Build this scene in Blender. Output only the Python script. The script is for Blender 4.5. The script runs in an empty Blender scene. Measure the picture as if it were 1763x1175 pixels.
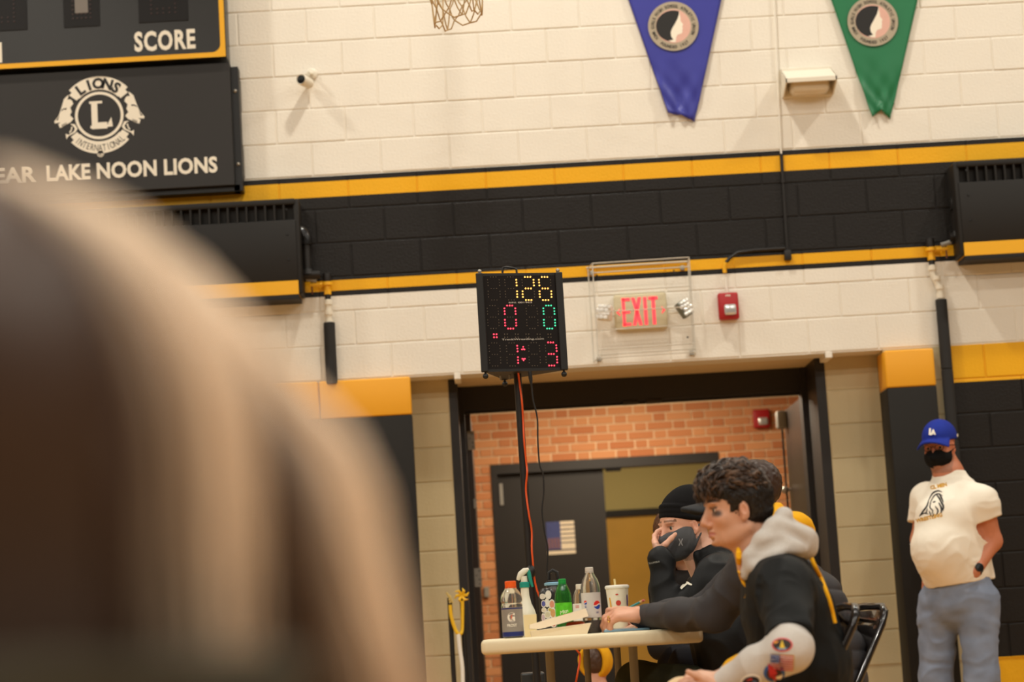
import bpy, bmesh, math, random
import numpy as np
from mathutils import Vector, Matrix

random.seed(7)
np.random.seed(7)
SC = bpy.context.scene
COL = SC.collection

# ------------------------------------------------------------------ camera
ZC = 0.75                       # camera height
FPX = 3800.0                    # focal length in pixels of the 1763 px frame
ROLL, PITCH, YAW = 0.0589033, 0.1328141, 0.0112488
DW = 12.7735                    # distance of the painted block wall
_F = Vector((math.sin(YAW)*math.cos(PITCH), math.cos(YAW)*math.cos(PITCH), math.sin(PITCH)))
_R = Vector((math.cos(YAW), -math.sin(YAW), 0.0))
_U = _R.cross(_F)
CR = _R*math.cos(ROLL) - _U*math.sin(ROLL)
CU = _R*math.sin(ROLL) + _U*math.cos(ROLL)
cam_data = bpy.data.cameras.new('camera')
cam_data.sensor_fit = 'HORIZONTAL'
cam_data.sensor_width = 36.0
cam_data.lens = FPX/1763.0*36.0
cam_data.clip_start = 0.05
cam_data.clip_end = 200
cam_data.dof.use_dof = True
cam_data.dof.focus_distance = 8.8
cam_data.dof.aperture_fstop = 2.8
cam = bpy.data.objects.new('camera', cam_data)
COL.objects.link(cam)
m = Matrix((CR, CU, -_F)).transposed().to_4x4()
m.translation = Vector((0, 0, ZC))
cam.matrix_world = m
SC.camera = cam

# ------------------------------------------------------------------ world, lamps, exposure
world = bpy.data.worlds.new('bounce_fill')
SC.world = world
world.use_nodes = True
bg = world.node_tree.nodes['Background']
bg.inputs['Color'].default_value = (1.0, 0.86, 0.68, 1)
bg.inputs['Strength'].default_value = 0.12  # weak warm background added as fill, standing in for bounced light
SC.view_settings.view_transform = 'Standard'
SC.view_settings.look = 'None'
SC.view_settings.gamma = 1.0
SC.view_settings.exposure = -0.12
SC.view_settings.use_curve_mapping = False
SC.cycles.max_bounces = 8
SC.cycles.use_denoising = True

def lamp(name, loc, power, size, color=(1.0, 0.94, 0.825), shape='DISK', rot=(0, 0, 0), sy=None):
    l = bpy.data.lights.new(name, 'AREA')
    l.shape = shape
    l.size = size
    if sy: l.size_y = sy
    l.energy = power
    l.color = color
    o = bpy.data.objects.new(name, l)
    o.location = loc
    o.rotation_euler = rot
    COL.objects.link(o)
    return o
# three rows of high-bay lamps over the court
for y, pw in ((DW-2.0, 160.0), (DW-6.6, 70.0), (DW-11.2, 150.0), (DW-15.8, 260.0)):
    for x in (-9.1, -4.4, 0.3, 5.0, 9.7):
        lamp('high_bay_lamp', (x, y, 7.6), pw, 0.32)
# ceiling lights of the corridor and of the room behind it
lamp('corridor_ceiling_lamp', (0.9, DW+2.6, 2.72), 110, 0.6, (1.0, 0.83, 0.62), 'RECTANGLE', sy=1.8)
lamp('back_room_ceiling_lamp', (1.0, DW+5.7, 2.72), 34, 0.6, (1.0, 0.83, 0.58), 'RECTANGLE', sy=1.2)

# ------------------------------------------------------------------ pixel <-> place
def at(px, py, Y):
    d = _F*FPX + CR*(px-881.5) + CU*(587.5-py)
    d = d*(Y/d.y)
    return Vector((d.x, d.y, d.z+ZC))
def wx(px, py, Y=DW): return at(px, py, Y).x
def wz(px, py, Y=DW): return at(px, py, Y).z

# ------------------------------------------------------------------ materials
def nn(t, kind, **kw):
    n = t.nodes.new(kind)
    for k, v in kw.items():
        setattr(n, k, v)
    return n
def lin(c):
    return tuple((x/12.92 if x <= 0.04045 else ((x+0.055)/1.055)**2.4) for x in c)
def rgb(r, g, b):
    return lin((r/255.0, g/255.0, b/255.0))
def mat(name, color, rough=0.6, metal=0.0, var=0.06, vscale=40.0, bump=0.0, bscale=200.0, emit=None, estr=1.0,
        trans=0.0, attr=None, coat=0.0, spec=0.5, ior=1.45, sheen=0.0, alpha=None):
    m = bpy.data.materials.new(name)
    m.use_nodes = True
    t = m.node_tree
    b = t.nodes['Principled BSDF']
    b.inputs['Roughness'].default_value = rough
    b.inputs['Metallic'].default_value = metal
    b.inputs['Specular IOR Level'].default_value = spec
    b.inputs['IOR'].default_value = ior
    if trans: b.inputs['Transmission Weight'].default_value = trans
    if coat: b.inputs['Coat Weight'].default_value = coat
    if sheen: b.inputs['Sheen Weight'].default_value = sheen
    tc = nn(t, 'ShaderNodeTexCoord')
    nz = nn(t, 'ShaderNodeTexNoise')
    nz.inputs['Scale'].default_value = vscale
    nz.inputs['Detail'].default_value = 4
    t.links.new(tc.outputs['Object'], nz.inputs['Vector'])
    mx = nn(t, 'ShaderNodeMix', data_type='RGBA', blend_type='MULTIPLY')
    mx.inputs['Factor'].default_value = 1.0
    rp = nn(t, 'ShaderNodeMapRange')
    rp.inputs['To Min'].default_value = 1.0-var
    rp.inputs['To Max'].default_value = 1.0+var
    t.links.new(nz.outputs['Fac'], rp.inputs['Value'])
    if attr:
        a = nn(t, 'ShaderNodeAttribute', attribute_name=attr)
        t.links.new(a.outputs['Color'], mx.inputs['A'])
    else:
        mx.inputs['A'].default_value = (*color, 1)
    t.links.new(rp.outputs['Result'], mx.inputs['B'])
    t.links.new(mx.outputs['Result'], b.inputs['Base Color'])
    if bump:
        n2 = nn(t, 'ShaderNodeTexNoise')
        n2.inputs['Scale'].default_value = bscale
        n2.inputs['Detail'].default_value = 3
        t.links.new(tc.outputs['Object'], n2.inputs['Vector'])
        bp = nn(t, 'ShaderNodeBump')
        bp.inputs['Strength'].default_value = min(1.0, bump)
        bp.inputs['Distance'].default_value = 0.004
        t.links.new(n2.outputs['Fac'], bp.inputs['Height'])
        t.links.new(bp.outputs['Normal'], b.inputs['Normal'])
    if emit:
        b.inputs['Emission Color'].default_value = (*emit, 1)
        b.inputs['Emission Strength'].default_value = estr
    return m

def band_mat(name, bands, rough=0.5, bump=0.5, bscale=90.0, wearcol=None):
    """paint in level bands: bands = [(z_from, colour)...] from bottom to top, by height in the room"""
    m = mat(name, (1, 1, 1), rough=rough, var=0.05, vscale=3.0, bump=bump, bscale=bscale, spec=.3)
    t = m.node_tree
    g = nn(t, 'ShaderNodeNewGeometry')
    sp = nn(t, 'ShaderNodeSeparateXYZ')
    t.links.new(g.outputs['Position'], sp.inputs[0])
    mr = nn(t, 'ShaderNodeMapRange')
    mr.inputs['From Min'].default_value = 0.0
    mr.inputs['From Max'].default_value = 8.0
    t.links.new(sp.outputs['Z'], mr.inputs['Value'])
    cr = nn(t, 'ShaderNodeValToRGB')
    cr.color_ramp.interpolation = 'CONSTANT'
    e = cr.color_ramp.elements
    e[0].position = 0.0; e[0].color = (*bands[0][1], 1)
    e[1].position = bands[1][0]/8.0; e[1].color = (*bands[1][1], 1)
    for z, c in bands[2:]:
        x = e.new(z/8.0); x.color = (*c, 1)
    t.links.new(mr.outputs['Result'], cr.inputs['Fac'])
    mx = [n for n in t.nodes if n.bl_idname == 'ShaderNodeMix'][0]
    t.links.new(cr.outputs['Color'], mx.inputs['A'])
    return m

C_WHITE = rgb(236, 230, 217)
C_YEL = rgb(238, 176, 26)
C_BLK = rgb(27, 23, 20)
M = {}
M['black_paint'] = mat('black_paint', C_BLK, 0.5, bump=0.2, bscale=60)
M['cab_black'] = mat('cabinet_black', rgb(30, 27, 24), 0.55, spec=.35, var=0.04)
M['cab_yellow'] = mat('cabinet_yellow', C_YEL, 0.5, var=0.03)
M['white_paint'] = mat('white_paint', C_WHITE, 0.55, bump=0.2)
M['khaki_block'] = mat('khaki_block_paint', rgb(192, 176, 138), 0.5, var=0.05, vscale=4, bump=0.35, bscale=70)
M['pad_black'] = mat('pad_black_vinyl', rgb(30, 27, 23), 0.6, spec=.3, var=0.06, vscale=5, bump=0.15, bscale=400)
M['pad_yellow'] = mat('pad_yellow_vinyl', rgb(238, 168, 36), 0.45, var=0.03, vscale=5, bump=0.1, bscale=400)
M['frame'] = mat('dark_bronze_frame', rgb(30, 25, 22), 0.5, var=0.05)
M['door_brown'] = mat('dark_brown_door', rgb(50, 38, 30), 0.38, var=0.05, vscale=6)
M['door_dark'] = mat('black_brown_door', rgb(30, 25, 21), 0.5, var=0.05, vscale=6)
M['steel'] = mat('brushed_steel', rgb(170, 165, 155), 0.4, metal=0.8)
M['grey_metal'] = mat('grey_metal', rgb(150, 146, 138), 0.5, metal=0.3)
M['black_plastic'] = mat('black_plastic', rgb(26, 25, 25), 0.45)
M['black_gloss'] = mat('black_gloss', rgb(20, 18, 17), 0.12, coat=0.6)
M['rubber'] = mat('black_rubber', rgb(38, 37, 36), 0.8, bump=0.2)
M['ivory'] = mat('ivory_plastic', rgb(228, 220, 202), 0.45, var=0.02)
M['red'] = mat('red_plastic', rgb(172, 30, 34), 0.4, var=0.03)
M['white'] = mat('plain_white', rgb(240, 236, 226), 0.5, var=0.02)
M['ink_white'] = mat('white_lettering', rgb(240, 232, 214), 0.5, var=0.02)
M['ink_black'] = mat('black_lettering', rgb(30, 28, 27), 0.6, var=0.02)
M['lens'] = mat('clear_lens', rgb(225, 225, 225), 0.15, metal=0.6, var=0.2, vscale=150)
M['wire'] = mat('zinc_wire', rgb(216, 212, 200), 0.35, metal=0.4)
M['orange'] = mat('orange_jacket', rgb(226, 84, 26), 0.5)
M['plastic_table'] = mat('granite_white_plastic', rgb(226, 212, 178), 0.5, var=0.04, vscale=200, bump=0.1, bscale=500)

# ------------------------------------------------------------------ mesh helpers
class MB:
    def __init__(s):
        s.v = []; s.f = []
    def raw(s, v, f):
        o = len(s.v)
        s.v += [tuple(p) for p in v]
        s.f += [tuple(i+o for i in q) for q in f]
        return s
    def box(s, x0, x1, y0, y1, z0, z1, bev=0.0, seg=2, rot=None, piv=None):
        if bev <= 0:
            v = [(x0,y0,z0),(x1,y0,z0),(x1,y1,z0),(x0,y1,z0),(x0,y0,z1),(x1,y0,z1),(x1,y1,z1),(x0,y1,z1)]
            f = [(0,3,2,1),(4,5,6,7),(0,1,5,4),(1,2,6,5),(2,3,7,6),(3,0,4,7)]
        else:
            bm = bmesh.new()
            bmesh.ops.create_cube(bm, size=1.0)
            for q in bm.verts:
                q.co = Vector(((x0+x1)/2+q.co.x*(x1-x0), (y0+y1)/2+q.co.y*(y1-y0), (z0+z1)/2+q.co.z*(z1-z0)))
            bmesh.ops.bevel(bm, geom=list(bm.edges), offset=bev, segments=seg, affect='EDGES', profile=0.5)
            bm.verts.index_update()
            v = [tuple(q.co) for q in bm.verts]
            f = [tuple(q.index for q in fc.verts) for fc in bm.faces]
            bm.free()
        if rot is not None:
            piv = Vector(piv) if piv is not None else Vector(((x0+x1)/2, (y0+y1)/2, (z0+z1)/2))
            v = [tuple(rot @ (Vector(p)-piv) + piv) for p in v]
        return s.raw(v, f)
    def tube(s, pts, r, n=10, caps=True, closed=False):
        pts = [Vector(p) for p in pts]
        k = len(pts)
        rr = list(r) if hasattr(r, '__len__') else [r]*k
        T = []
        for i in range(k):
            if closed: t = pts[(i+1) % k]-pts[i-1]
            else: t = pts[min(i+1, k-1)]-pts[max(i-1, 0)]
            T.append(t.normalized() if t.length > 1e-9 else Vector((0, 0, 1)))
        a = T[0].orthogonal().normalized()
        v = []
        for i in range(k):
            a = (a - T[i]*a.dot(T[i]))
            a = a.normalized() if a.length > 1e-9 else T[i].orthogonal().normalized()
            b = T[i].cross(a)
            for j in range(n):
                an = 2*math.pi*j/n
                v.append(tuple(pts[i] + (a*math.cos(an)+b*math.sin(an))*rr[i]))
        f = []
        for i in range(k if closed else k-1):
            i2 = (i+1) % k
            for j in range(n):
                j2 = (j+1) % n
                f.append((i*n+j, i*n+j2, i2*n+j2, i2*n+j))
        if caps and not closed:
            f.append(tuple(range(n-1, -1, -1)))
            f.append(tuple((k-1)*n+j for j in range(n)))
        return s.raw(v, f)
    def lathe(s, prof, c, n=24, axis=(0, 0, 1)):
        """prof = [(radius, height)...] about an axis through c"""
        ax = Vector(axis).normalized()
        a = ax.orthogonal().normalized(); b = ax.cross(a)
        c = Vector(c)
        v = []
        for (r, h) in prof:
            for j in range(n):
                an = 2*math.pi*j/n
                v.append(tuple(c + ax*h + (a*math.cos(an)+b*math.sin(an))*r))
        f = []
        for i in range(len(prof)-1):
            for j in range(n):
                j2 = (j+1) % n
                f.append((i*n+j, i*n+j2, (i+1)*n+j2, (i+1)*n+j))
        f.append(tuple(range(n-1, -1, -1)))
        f.append(tuple((len(prof)-1)*n+j for j in range(n)))
        return s.raw(v, f)
    def sphere(s, c, r, n=12, m_=8):
        r = r if hasattr(r, '__len__') else (r, r, r)
        c = Vector(c)
        v = [(c.x, c.y, c.z+r[2])]
        for i in range(1, m_):
            th = math.pi*i/m_
            for j in range(n):
                p = 2*math.pi*j/n
                v.append((c.x+r[0]*math.sin(th)*math.cos(p), c.y+r[1]*math.sin(th)*math.sin(p), c.z+r[2]*math.cos(th)))
        v.append((c.x, c.y, c.z-r[2]))
        f = [(0, 1+j, 1+(j+1) % n) for j in range(n)]
        for i in range(m_-2):
            for j in range(n):
                a = 1+i*n+j; b = 1+i*n+(j+1) % n
                f.append((a, a+n, b+n, b))
        L = len(v)-1
        f += [(L, 1+(m_-2)*n+(j+1) % n, 1+(m_-2)*n+j) for j in range(n)]
        return s.raw(v, f)
    def prism(s, poly, y0, y1):
        """polygon in (x,z), counter-clockwise seen from -y, extruded from y0 (front) to y1 (back)"""
        n = len(poly)
        v = [(x, y0, z) for x, z in poly] + [(x, y1, z) for x, z in poly]
        f = [tuple(range(n)), tuple(range(2*n-1, n-1, -1))]
        for i in range(n):
            j = (i+1) % n
            f.append((j, i, i+n, j+n))
        return s.raw(v, f)
    def build(s, name, material, parent=None, smooth=False, angle=40):
        me = bpy.data.meshes.new(name)
        base = rootloc(parent)
        me.from_pydata([(x-base.x, y-base.y, z-base.z) for x, y, z in s.v], [], s.f)
        return link(name, me, material, parent, smooth, angle)

def rootloc(o):
    v = Vector((0, 0, 0))
    while o is not None:
        v += o.location
        o = o.parent
    return v
def link(name, me, material, parent=None, smooth=False, angle=40):
    if material is not None and len(me.materials) == 0:
        me.materials.append(M[material] if isinstance(material, str) else material)
    if smooth:
        me.shade_smooth()
        if angle < 180: me.set_sharp_from_angle(angle=math.radians(angle))
    o = bpy.data.objects.new(name, me)
    COL.objects.link(o)
    if parent is not None: o.parent = parent
    return o
def tag(o, label=None, cat=None, group=None, kind=None):
    if label: o['label'] = label
    if cat: o['category'] = cat
    if group: o['group'] = group
    if kind: o['kind'] = kind
    return o
def thing(name, loc, label, cat, group=None):
    o = bpy.data.objects.new(name, None)
    o.empty_display_size = 0.1
    o.location = loc
    COL.objects.link(o)
    return tag(o, label, cat, group)
def copy_part(o, loc, parent=None):
    c = o.copy()
    COL.objects.link(c)
    c.location = loc
    if parent is not None: c.parent = parent
    return c
def grow(*boxes):
    b = MB()
    for a in boxes: b.box(*a)
    return b

# text: the built-in outline font, turned into a mesh lying in x/z and facing -y
def text_verts(s, size, bold=0.0, depth=0.0, sx=1.0, spacing=1.0):
    cu = bpy.data.curves.new('t', 'FONT')
    cu.body = s
    cu.size = size
    cu.offset = bold*size
    cu.extrude = depth
    cu.space_character = spacing
    cu.resolution_u = 3
    o = bpy.data.objects.new('t', cu)
    COL.objects.link(o)
    dg = bpy.context.evaluated_depsgraph_get()
    me = bpy.data.meshes.new_from_object(o.evaluated_get(dg))
    bpy.data.objects.remove(o)
    v = [(p.co.x*sx, p.co.y, p.co.z) for p in me.vertices]
    f = [tuple(p.vertices) for p in me.polygons]
    bpy.data.meshes.remove(me)
    bpy.data.curves.remove(cu)
    return v, f
def put_text(b, s, x, y, z, width=None, height=None, bold=0.0, depth=0.0008, align='l', right=(1, 0, 0), up=(0, 0, 1), spacing=1.0, sx=1.0):
    """letters from the point (x,y,z): left-bottom corner, or the middle; fitted to a width and a cap height"""
    v, f = text_verts(s, 1.0, bold, 0.0, 1.0, spacing)
    xs = [p[0] for p in v]; ys = [p[1] for p in v]
    w = max(xs)-min(xs); h = max(ys)-min(ys)
    ky = (height/h) if height else 1.0
    kx = (width/w) if width else ky*sx
    if not height: ky = kx
    R_, U_ = Vector(right), Vector(up)
    N_ = R_.cross(U_)
    ox = -min(xs) if align == 'l' else -(min(xs)+max(xs))/2
    oy = -min(ys) if align == 'l' else -(min(ys)+max(ys))/2
    P0 = Vector((x, y, z))
    vv = [P0 + R_*((p[0]+ox)*kx) + U_*((p[1]+oy)*ky) + N_*depth for p in v]
    b.raw(vv, f)
    return w*kx
def arc_text(b, s, cx, y, cz, rad, a0, a1, h, bold=0.0, inside=False, sxx=0.8):
    """letters around a circle, a0..a1 in degrees from straight up, clockwise; inside = feet outwards"""
    n = len(s)
    for i, ch in enumerate(s):
        if ch == ' ': continue
        a = math.radians(a0+(a1-a0)*(i/(n-1) if n > 1 else 0.5))
        dx, dz = math.sin(a), math.cos(a)
        if inside: R_ = (-dz, 0, dx); U_ = (-dx, 0, -dz)
        else: R_ = (dz, 0, -dx); U_ = (dx, 0, dz)
        v, f = text_verts(ch, 1.0, bold)
        ys = [p[1] for p in v]; xs = [p[0] for p in v]
        ky = h/0.72
        P0 = Vector((cx+dx*rad, y, cz+dz*rad))
        mx = (min(xs)+max(xs))/2
        b.raw([P0+Vector(R_)*((p[0]-mx)*ky*sxx)+Vector(U_)*((p[1]-0.36)*ky) for p in v], f)
def disc(b, cx, y, cz, r, n=48, r0=0.0, ex=1.0):
    o = []
    if r0 <= 0:
        b.raw([(cx+r*ex*math.cos(2*math.pi*i/n), y, cz+r*math.sin(2*math.pi*i/n)) for i in range(n)], [tuple(range(n))])
    else:
        v = []
        for i in range(n):
            c_, s_ = math.cos(2*math.pi*i/n), math.sin(2*math.pi*i/n)
            v += [(cx+r0*ex*c_, y, cz+r0*s_), (cx+r*ex*c_, y, cz+r*s_)]
        f = [(2*i, 2*i+1, (2*i+3) % (2*n), (2*i+2) % (2*n)) for i in range(n)]
        b.raw(v, f)
def flat(b, poly, y):
    b.raw([(x, y, z) for x, z in poly], [tuple(range(len(poly)))])

# ================================================================== THE SETTING
BW, RH = 0.4064, 0.2032
X0, Z0 = -0.97052, ZC+3.56706
def rz(r): return Z0-r*RH
def jx(j): return X0+j*BW

bands_up = [(0, C_WHITE), (rz(7.65), C_BLK), (rz(7.54), C_YEL), (rz(7.16), C_BLK), (rz(4.65), C_YEL), (rz(4.225), C_BLK), (rz(4.10), C_WHITE)]
M['wall_upper'] = band_mat('painted_block_stripes', bands_up, rough=0.42, bump=0.55, bscale=75)
z_y0, z_y1 = wz(1700, 659), wz(1700, 595)
z_yb = wz(1735, 1132)
M['wall_lower'] = band_mat('painted_block_wainscot', [(0, C_YEL), (z_yb, C_BLK), (z_y0, C_YEL), (z_y1, C_WHITE)], rough=0.42, bump=0.4, bscale=75)

XL = wx(709, 700)                 # left edge of the recessed doorway
XR = wx(1523, 640)                # right edge
ZL = rz(10.03)                    # underside of the lintel
XP = wx(1639, 640)                # where the wainscot paint starts
XS = wx(1606, 640)

# gym floor and corridor floor
fl = grow((-12, 12, -8, DW+0.8, -0.1, 0.0)).build('floor', mat('gym_floor', rgb(196, 150, 92), 0.35, var=0.1, vscale=3))
tag(fl, kind='structure')
fl2 = grow((-4, 6, DW+0.8, DW+9, -0.1, 0.0)).build('floor_corridor', mat('corridor_floor', rgb(120, 100, 78), 0.35, var=0.1, vscale=3))
tag(fl2, kind='structure')

blk = MB().box(-BW/2+0.0035, BW/2-0.0035, 0.0, 0.05, -RH/2+0.0035, RH/2-0.0035, bev=0.0045, seg=2)
def block_mesh(name, w, material):
    b = MB().box(-w/2+0.0035, w/2-0.0035, 0.0, 0.05, -RH/2+0.0035, RH/2-0.0035, bev=0.0045, seg=2)
    me = bpy.data.meshes.new(name)
    me.from_pydata(b.v, [], b.f)
    me.materials.append(M[material])
    return me
def add_block(me, x, y, z, parent):
    o = bpy.data.objects.new('concrete_block', me)
    o.location = (x, y + random.uniform(-0.0012, 0.0012), z)
    o.rotation_euler = (random.uniform(-.002, .002), 0, random.uniform(-.0015, .0015))
    COL.objects.link(o)
    o.parent = parent
    return o

# upper wall with its painted stripes
wb = grow((-9, 9, DW+0.0048, DW+0.22, ZL, 8.5)).build('wall_back', 'wall_upper')
tag(wb, kind='structure')
bm_up = block_mesh('concrete_block', BW, 'wall_upper')
for k in range(-2, 10):
    off = 0.0 if k % 2 else 0.5
    for j in range(-8, 14):
        x = jx(j+off)+BW/2
        if x < -3.6 or x > 4.0: continue
        add_block(bm_up, x, DW, rz(k+0.5), wb)
# lower wall left of the doorway (behind the pads) and right of it
wl = grow((-9, XL-0.02, DW+0.006, DW+0.22, 0, ZL)).build('wall_left', 'khaki_block')
tag(wl, kind='structure')
wr = grow((XP, 9, DW+0.006, DW+0.22, 0, ZL)).build('wall_right', 'wall_lower')
tag(wr, kind='structure')
bm_lo = block_mesh('concrete_block', BW, 'wall_lower')
for k in range(10, 19):
    off = 0.0 if k % 2 else 0.5
    x = jx(8+off)
    while x < 3.9:
        a, b_ = max(x, XP), x+BW
        if b_-a > 0.06:
            if b_-a < BW-0.01:
                me = block_mesh('concrete_block', b_-a, 'wall_lower')
            else: me = bm_lo
            add_block(me, (a+b_)/2, DW, rz(k+0.5), wr)
        x += BW
wst = grow((XR, XP, DW+0.006, DW+0.22, 0, ZL)).build('wall_corner', 'khaki_block')
tag(wst, kind='structure')
me_st = block_mesh('concrete_block', XP-XS, 'khaki_block')
for k in range(10, 19):
    add_block(me_st, (XP+XS)/2, DW, rz(k+0.5), wst)

# recess of the doorway: set-back khaki piers, soffit, steel frame
YR = DW+0.23
XJL0, XJL1 = wx(779, 800, YR), wx(794, 800, YR)
XJR0, XJR1 = wx(1416, 800, YR), wx(1433, 800, YR)
for nm, a, b_ in (('wall_pier_left', XL-0.06, XJL0), ('wall_pier_right', XJR1, XR+0.10)):
    w = grow((a, b_, YR+0.006, YR+0.5, 0, ZL)).build(nm, 'khaki_block')
    tag(w, kind='structure')
    me = block_mesh('concrete_block', b_-a, 'khaki_block')
    for k in range(10, 19):
        add_block(me, (a+b_)/2, YR, rz(k+0.5), w)
so = grow((XL-0.3, XR+0.3, DW+0.21, DW+0.85, ZL+0.002, ZL+0.3)).build('ceiling_doorway', mat('soffit_shaded_white', rgb(222, 200, 160), 0.6))  # white paint darkened to tan: shade and floor bounce put into the colour
tag(so, kind='structure')
rvl = grow((XR, XR+0.2, DW+0.2, YR, 0, ZL)).build('wall_reveal', 'khaki_block')
tag(rvl, kind='structure')
# little white lintel bearing plates over the jambs
for i, (a, b_) in enumerate(((wx(782, 652), wx(793, 652)), (wx(1421, 612), wx(1433, 612)))):
    t_ = MB().box(a, b_, DW-0.003, DW+0.24, ZL-0.028, ZL+0.01, bev=0.003).build('trim_%d' % (i+1), 'white_paint')
    tag(t_, kind='structure')

YH = DW+0.70
zh0, zh1 = wz(1000, 696, YH), wz(1000, 657, YH)
fr = grow((XJL0, XJL1, YR+0.01, YH+0.10, 0, ZL), (XJL1-.001, XJL1+0.03, YH-0.04, YH+0.10, 0, ZL)).build('door_1', 'frame')
tag(fr, kind='structure')
grow((XJR0, XJR1, YR+0.01, YH+0.10, 0, ZL), (XJR0-0.03, XJR0+.001, YH-0.04, YH+0.10, 0, ZL)).build('jamb', 'frame', fr)
grow((XJL1, XJR0, YH-0.02, YH+0.12, zh0, zh1+0.02)).build('frame_head', 'frame', fr)
grow((XJL1, XJR0, YH+0.03, YH+0.07, zh0-0.016, zh0+0.001)).build('door_stop', 'frame', fr)
for px in (1085, 1126):
    c = at(px, 690, YH-0.02)
    MB().box(c.x-0.05, c.x+0.05, YH-0.03, YH+0.05, zh0-0.02, zh0+0.004, bev=0.008).build('latch_strike', 'frame', fr)
# the two leaves stand open into the corridor
def hinge(parent, x, y, z, w=0.045):
    h = MB().box(x-w/2, x+w/2, y-0.004, y, z-0.058, z+0.058, bev=0.0015, seg=1)
    o = h.build('hinge', 'grey_metal', parent)
    s_ = MB()
    for q in (-0.04, -0.013, 0.013, 0.04):
        s_.lathe([(0.004, 0), (0.004, 0.0012)], (x+w*0.2*(1 if q*100 % 2 < 1 else -1), y-0.004, z+q), 8, (0, -1, 0))
    s_.build('screw', 'black_plastic', o)
    return o
zd = zh0-0.01
xa = wx(801, 800, YH+0.12); xb = xa+0.047
dl = grow((xa, xb, YH+0.13, YH+1.15, 0.01, zd)).build('door_2', 'door_brown')
tag(dl, kind='structure')
for py, px in ((759, 811), (995, 823)):
    c = at(px, py, YH+0.12)
    hinge(dl, c.x, YH+0.128, c.z)
c = at(818, 868, YH+0.12); MB().box(c.x-.01, c.x+.01, YH+0.12, YH+.128, c.z-.03, c.z+.03, bev=.002).build('latch_plate', 'grey_metal', dl)
xb2 = wx(1404, 760, YH+0.12); xa2 = xb2-0.047
dr = grow((xa2, xb2, YH+0.13, YH+1.15, 0.01, zd)).build('door_3', 'door_brown')
tag(dr, kind='structure')
grow((xb2, XJR0-0.025, YH+0.05, YH+0.12, 0.01, zd)).build('hinge_stile', 'frame', dr)
c = at(1403, 724, YH+0.03); hinge(dr, c.x, YH+0.04, c.z, 0.05)
c = at(1410, 849, YH+0.03); MB().box(c.x-.013, c.x+.013, YH+0.03, YH+.04, c.z-.035, c.z+.035, bev=.006).build('latch_plate', 'grey_metal', dr)
c = at(1407, 803, YH+0.03); MB().box(c.x-.016, c.x+.016, YH+0.03, YH+.04, c.z-.04, c.z+.04, bev=.003).build('hinge', 'grey_metal', dr)
# vertical-rod exit device on the inner face of the right leaf
yc = YH+1.06
c = at(1361, 722, yc)
MB().box(xa2-0.065, xa2, yc-0.06, yc+0.04, c.z-0.06, c.z+0.055, bev=0.012).build('top_latch', 'grey_metal', dr, True)
MB().tube([(xa2-0.03, yc, c.z-0.05), (xa2-0.03, yc, 1.0)], 0.007, 8).build('latch_rod', 'frame', dr, True)
c = at(1365, 843, yc)
k_ = MB().tube([(xa2, yc, c.z), (xa2-0.03, yc, c.z)], 0.012, 10)
k_.sphere((xa2-0.04, yc, c.z), 0.026)
k_.build('knob', 'steel', dr, True)

# corridor shell
tag(grow((-3.2, -3.0, DW+0.5, DW+9, 0, 2.8)).build('wall_corridor_left', 'khaki_block'), kind='structure')
tag(grow((5.0, 5.2, DW+0.5, DW+9, 0, 2.8)).build('wall_corridor_right', 'khaki_block'), kind='structure')
tag(grow((-3.2, 5.2, DW+0.5, DW+9, 2.8, 2.9)).build('ceiling', mat('ceiling_tile', rgb(220, 212, 196), 0.8)), kind='structure')

# brick wall across the corridor, with its own doorway
YB = 17.2
XD0, XD1 = wx(850, 900, YB), wx(1238, 800, YB)
ZD = wz(1040, 790, YB)
M['mortar'] = mat('mortar', rgb(230, 206, 168), 0.85, bump=0.4, bscale=150)
M['brick'] = mat('orange_brick', rgb(196, 116, 66), 0.75, var=0.0, bump=0.5, bscale=120)
t = M['brick'].node_tree
oi = nn(t, 'ShaderNodeObjectInfo')
crb = nn(t, 'ShaderNodeValToRGB')
crb.color_ramp.elements[0].color = (*rgb(188, 116, 70), 1)
crb.color_ramp.elements[1].color = (*rgb(210, 146, 96), 1)
t.links.new(oi.outputs['Random'], crb.inputs['Fac'])
mxn = [n for n in t.nodes if n.bl_idname == 'ShaderNodeMix'][0]
t.links.new(crb.outputs['Color'], mxn.inputs['A'])
wbr = grow((-3, XD0, YB+0.01, YB+0.2, 0, 2.8), (XD1, 5, YB+0.01, YB+0.2, 0, 2.8), (XD0, XD1, YB+0.01, YB+0.2, ZD, 2.8)).build('wall_corridor', 'mortar')
tag(wbr, kind='structure')
BH = 0.0677
def brick_mesh(w):
    b = MB().box(-w/2+0.005, w/2-0.005, 0.0, 0.03, -BH/2+0.005, BH/2-0.005, bev=0.002, seg=1)
    me = bpy.data.meshes.new('brick'); me.from_pydata(b.v, [], b.f); me.materials.append(M['brick'])
    return me
bm_s, bm_h = brick_mesh(0.203), brick_mesh(0.1015)
bcache = {}
top = 2.62
ncourse = int(top/BH)
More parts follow.
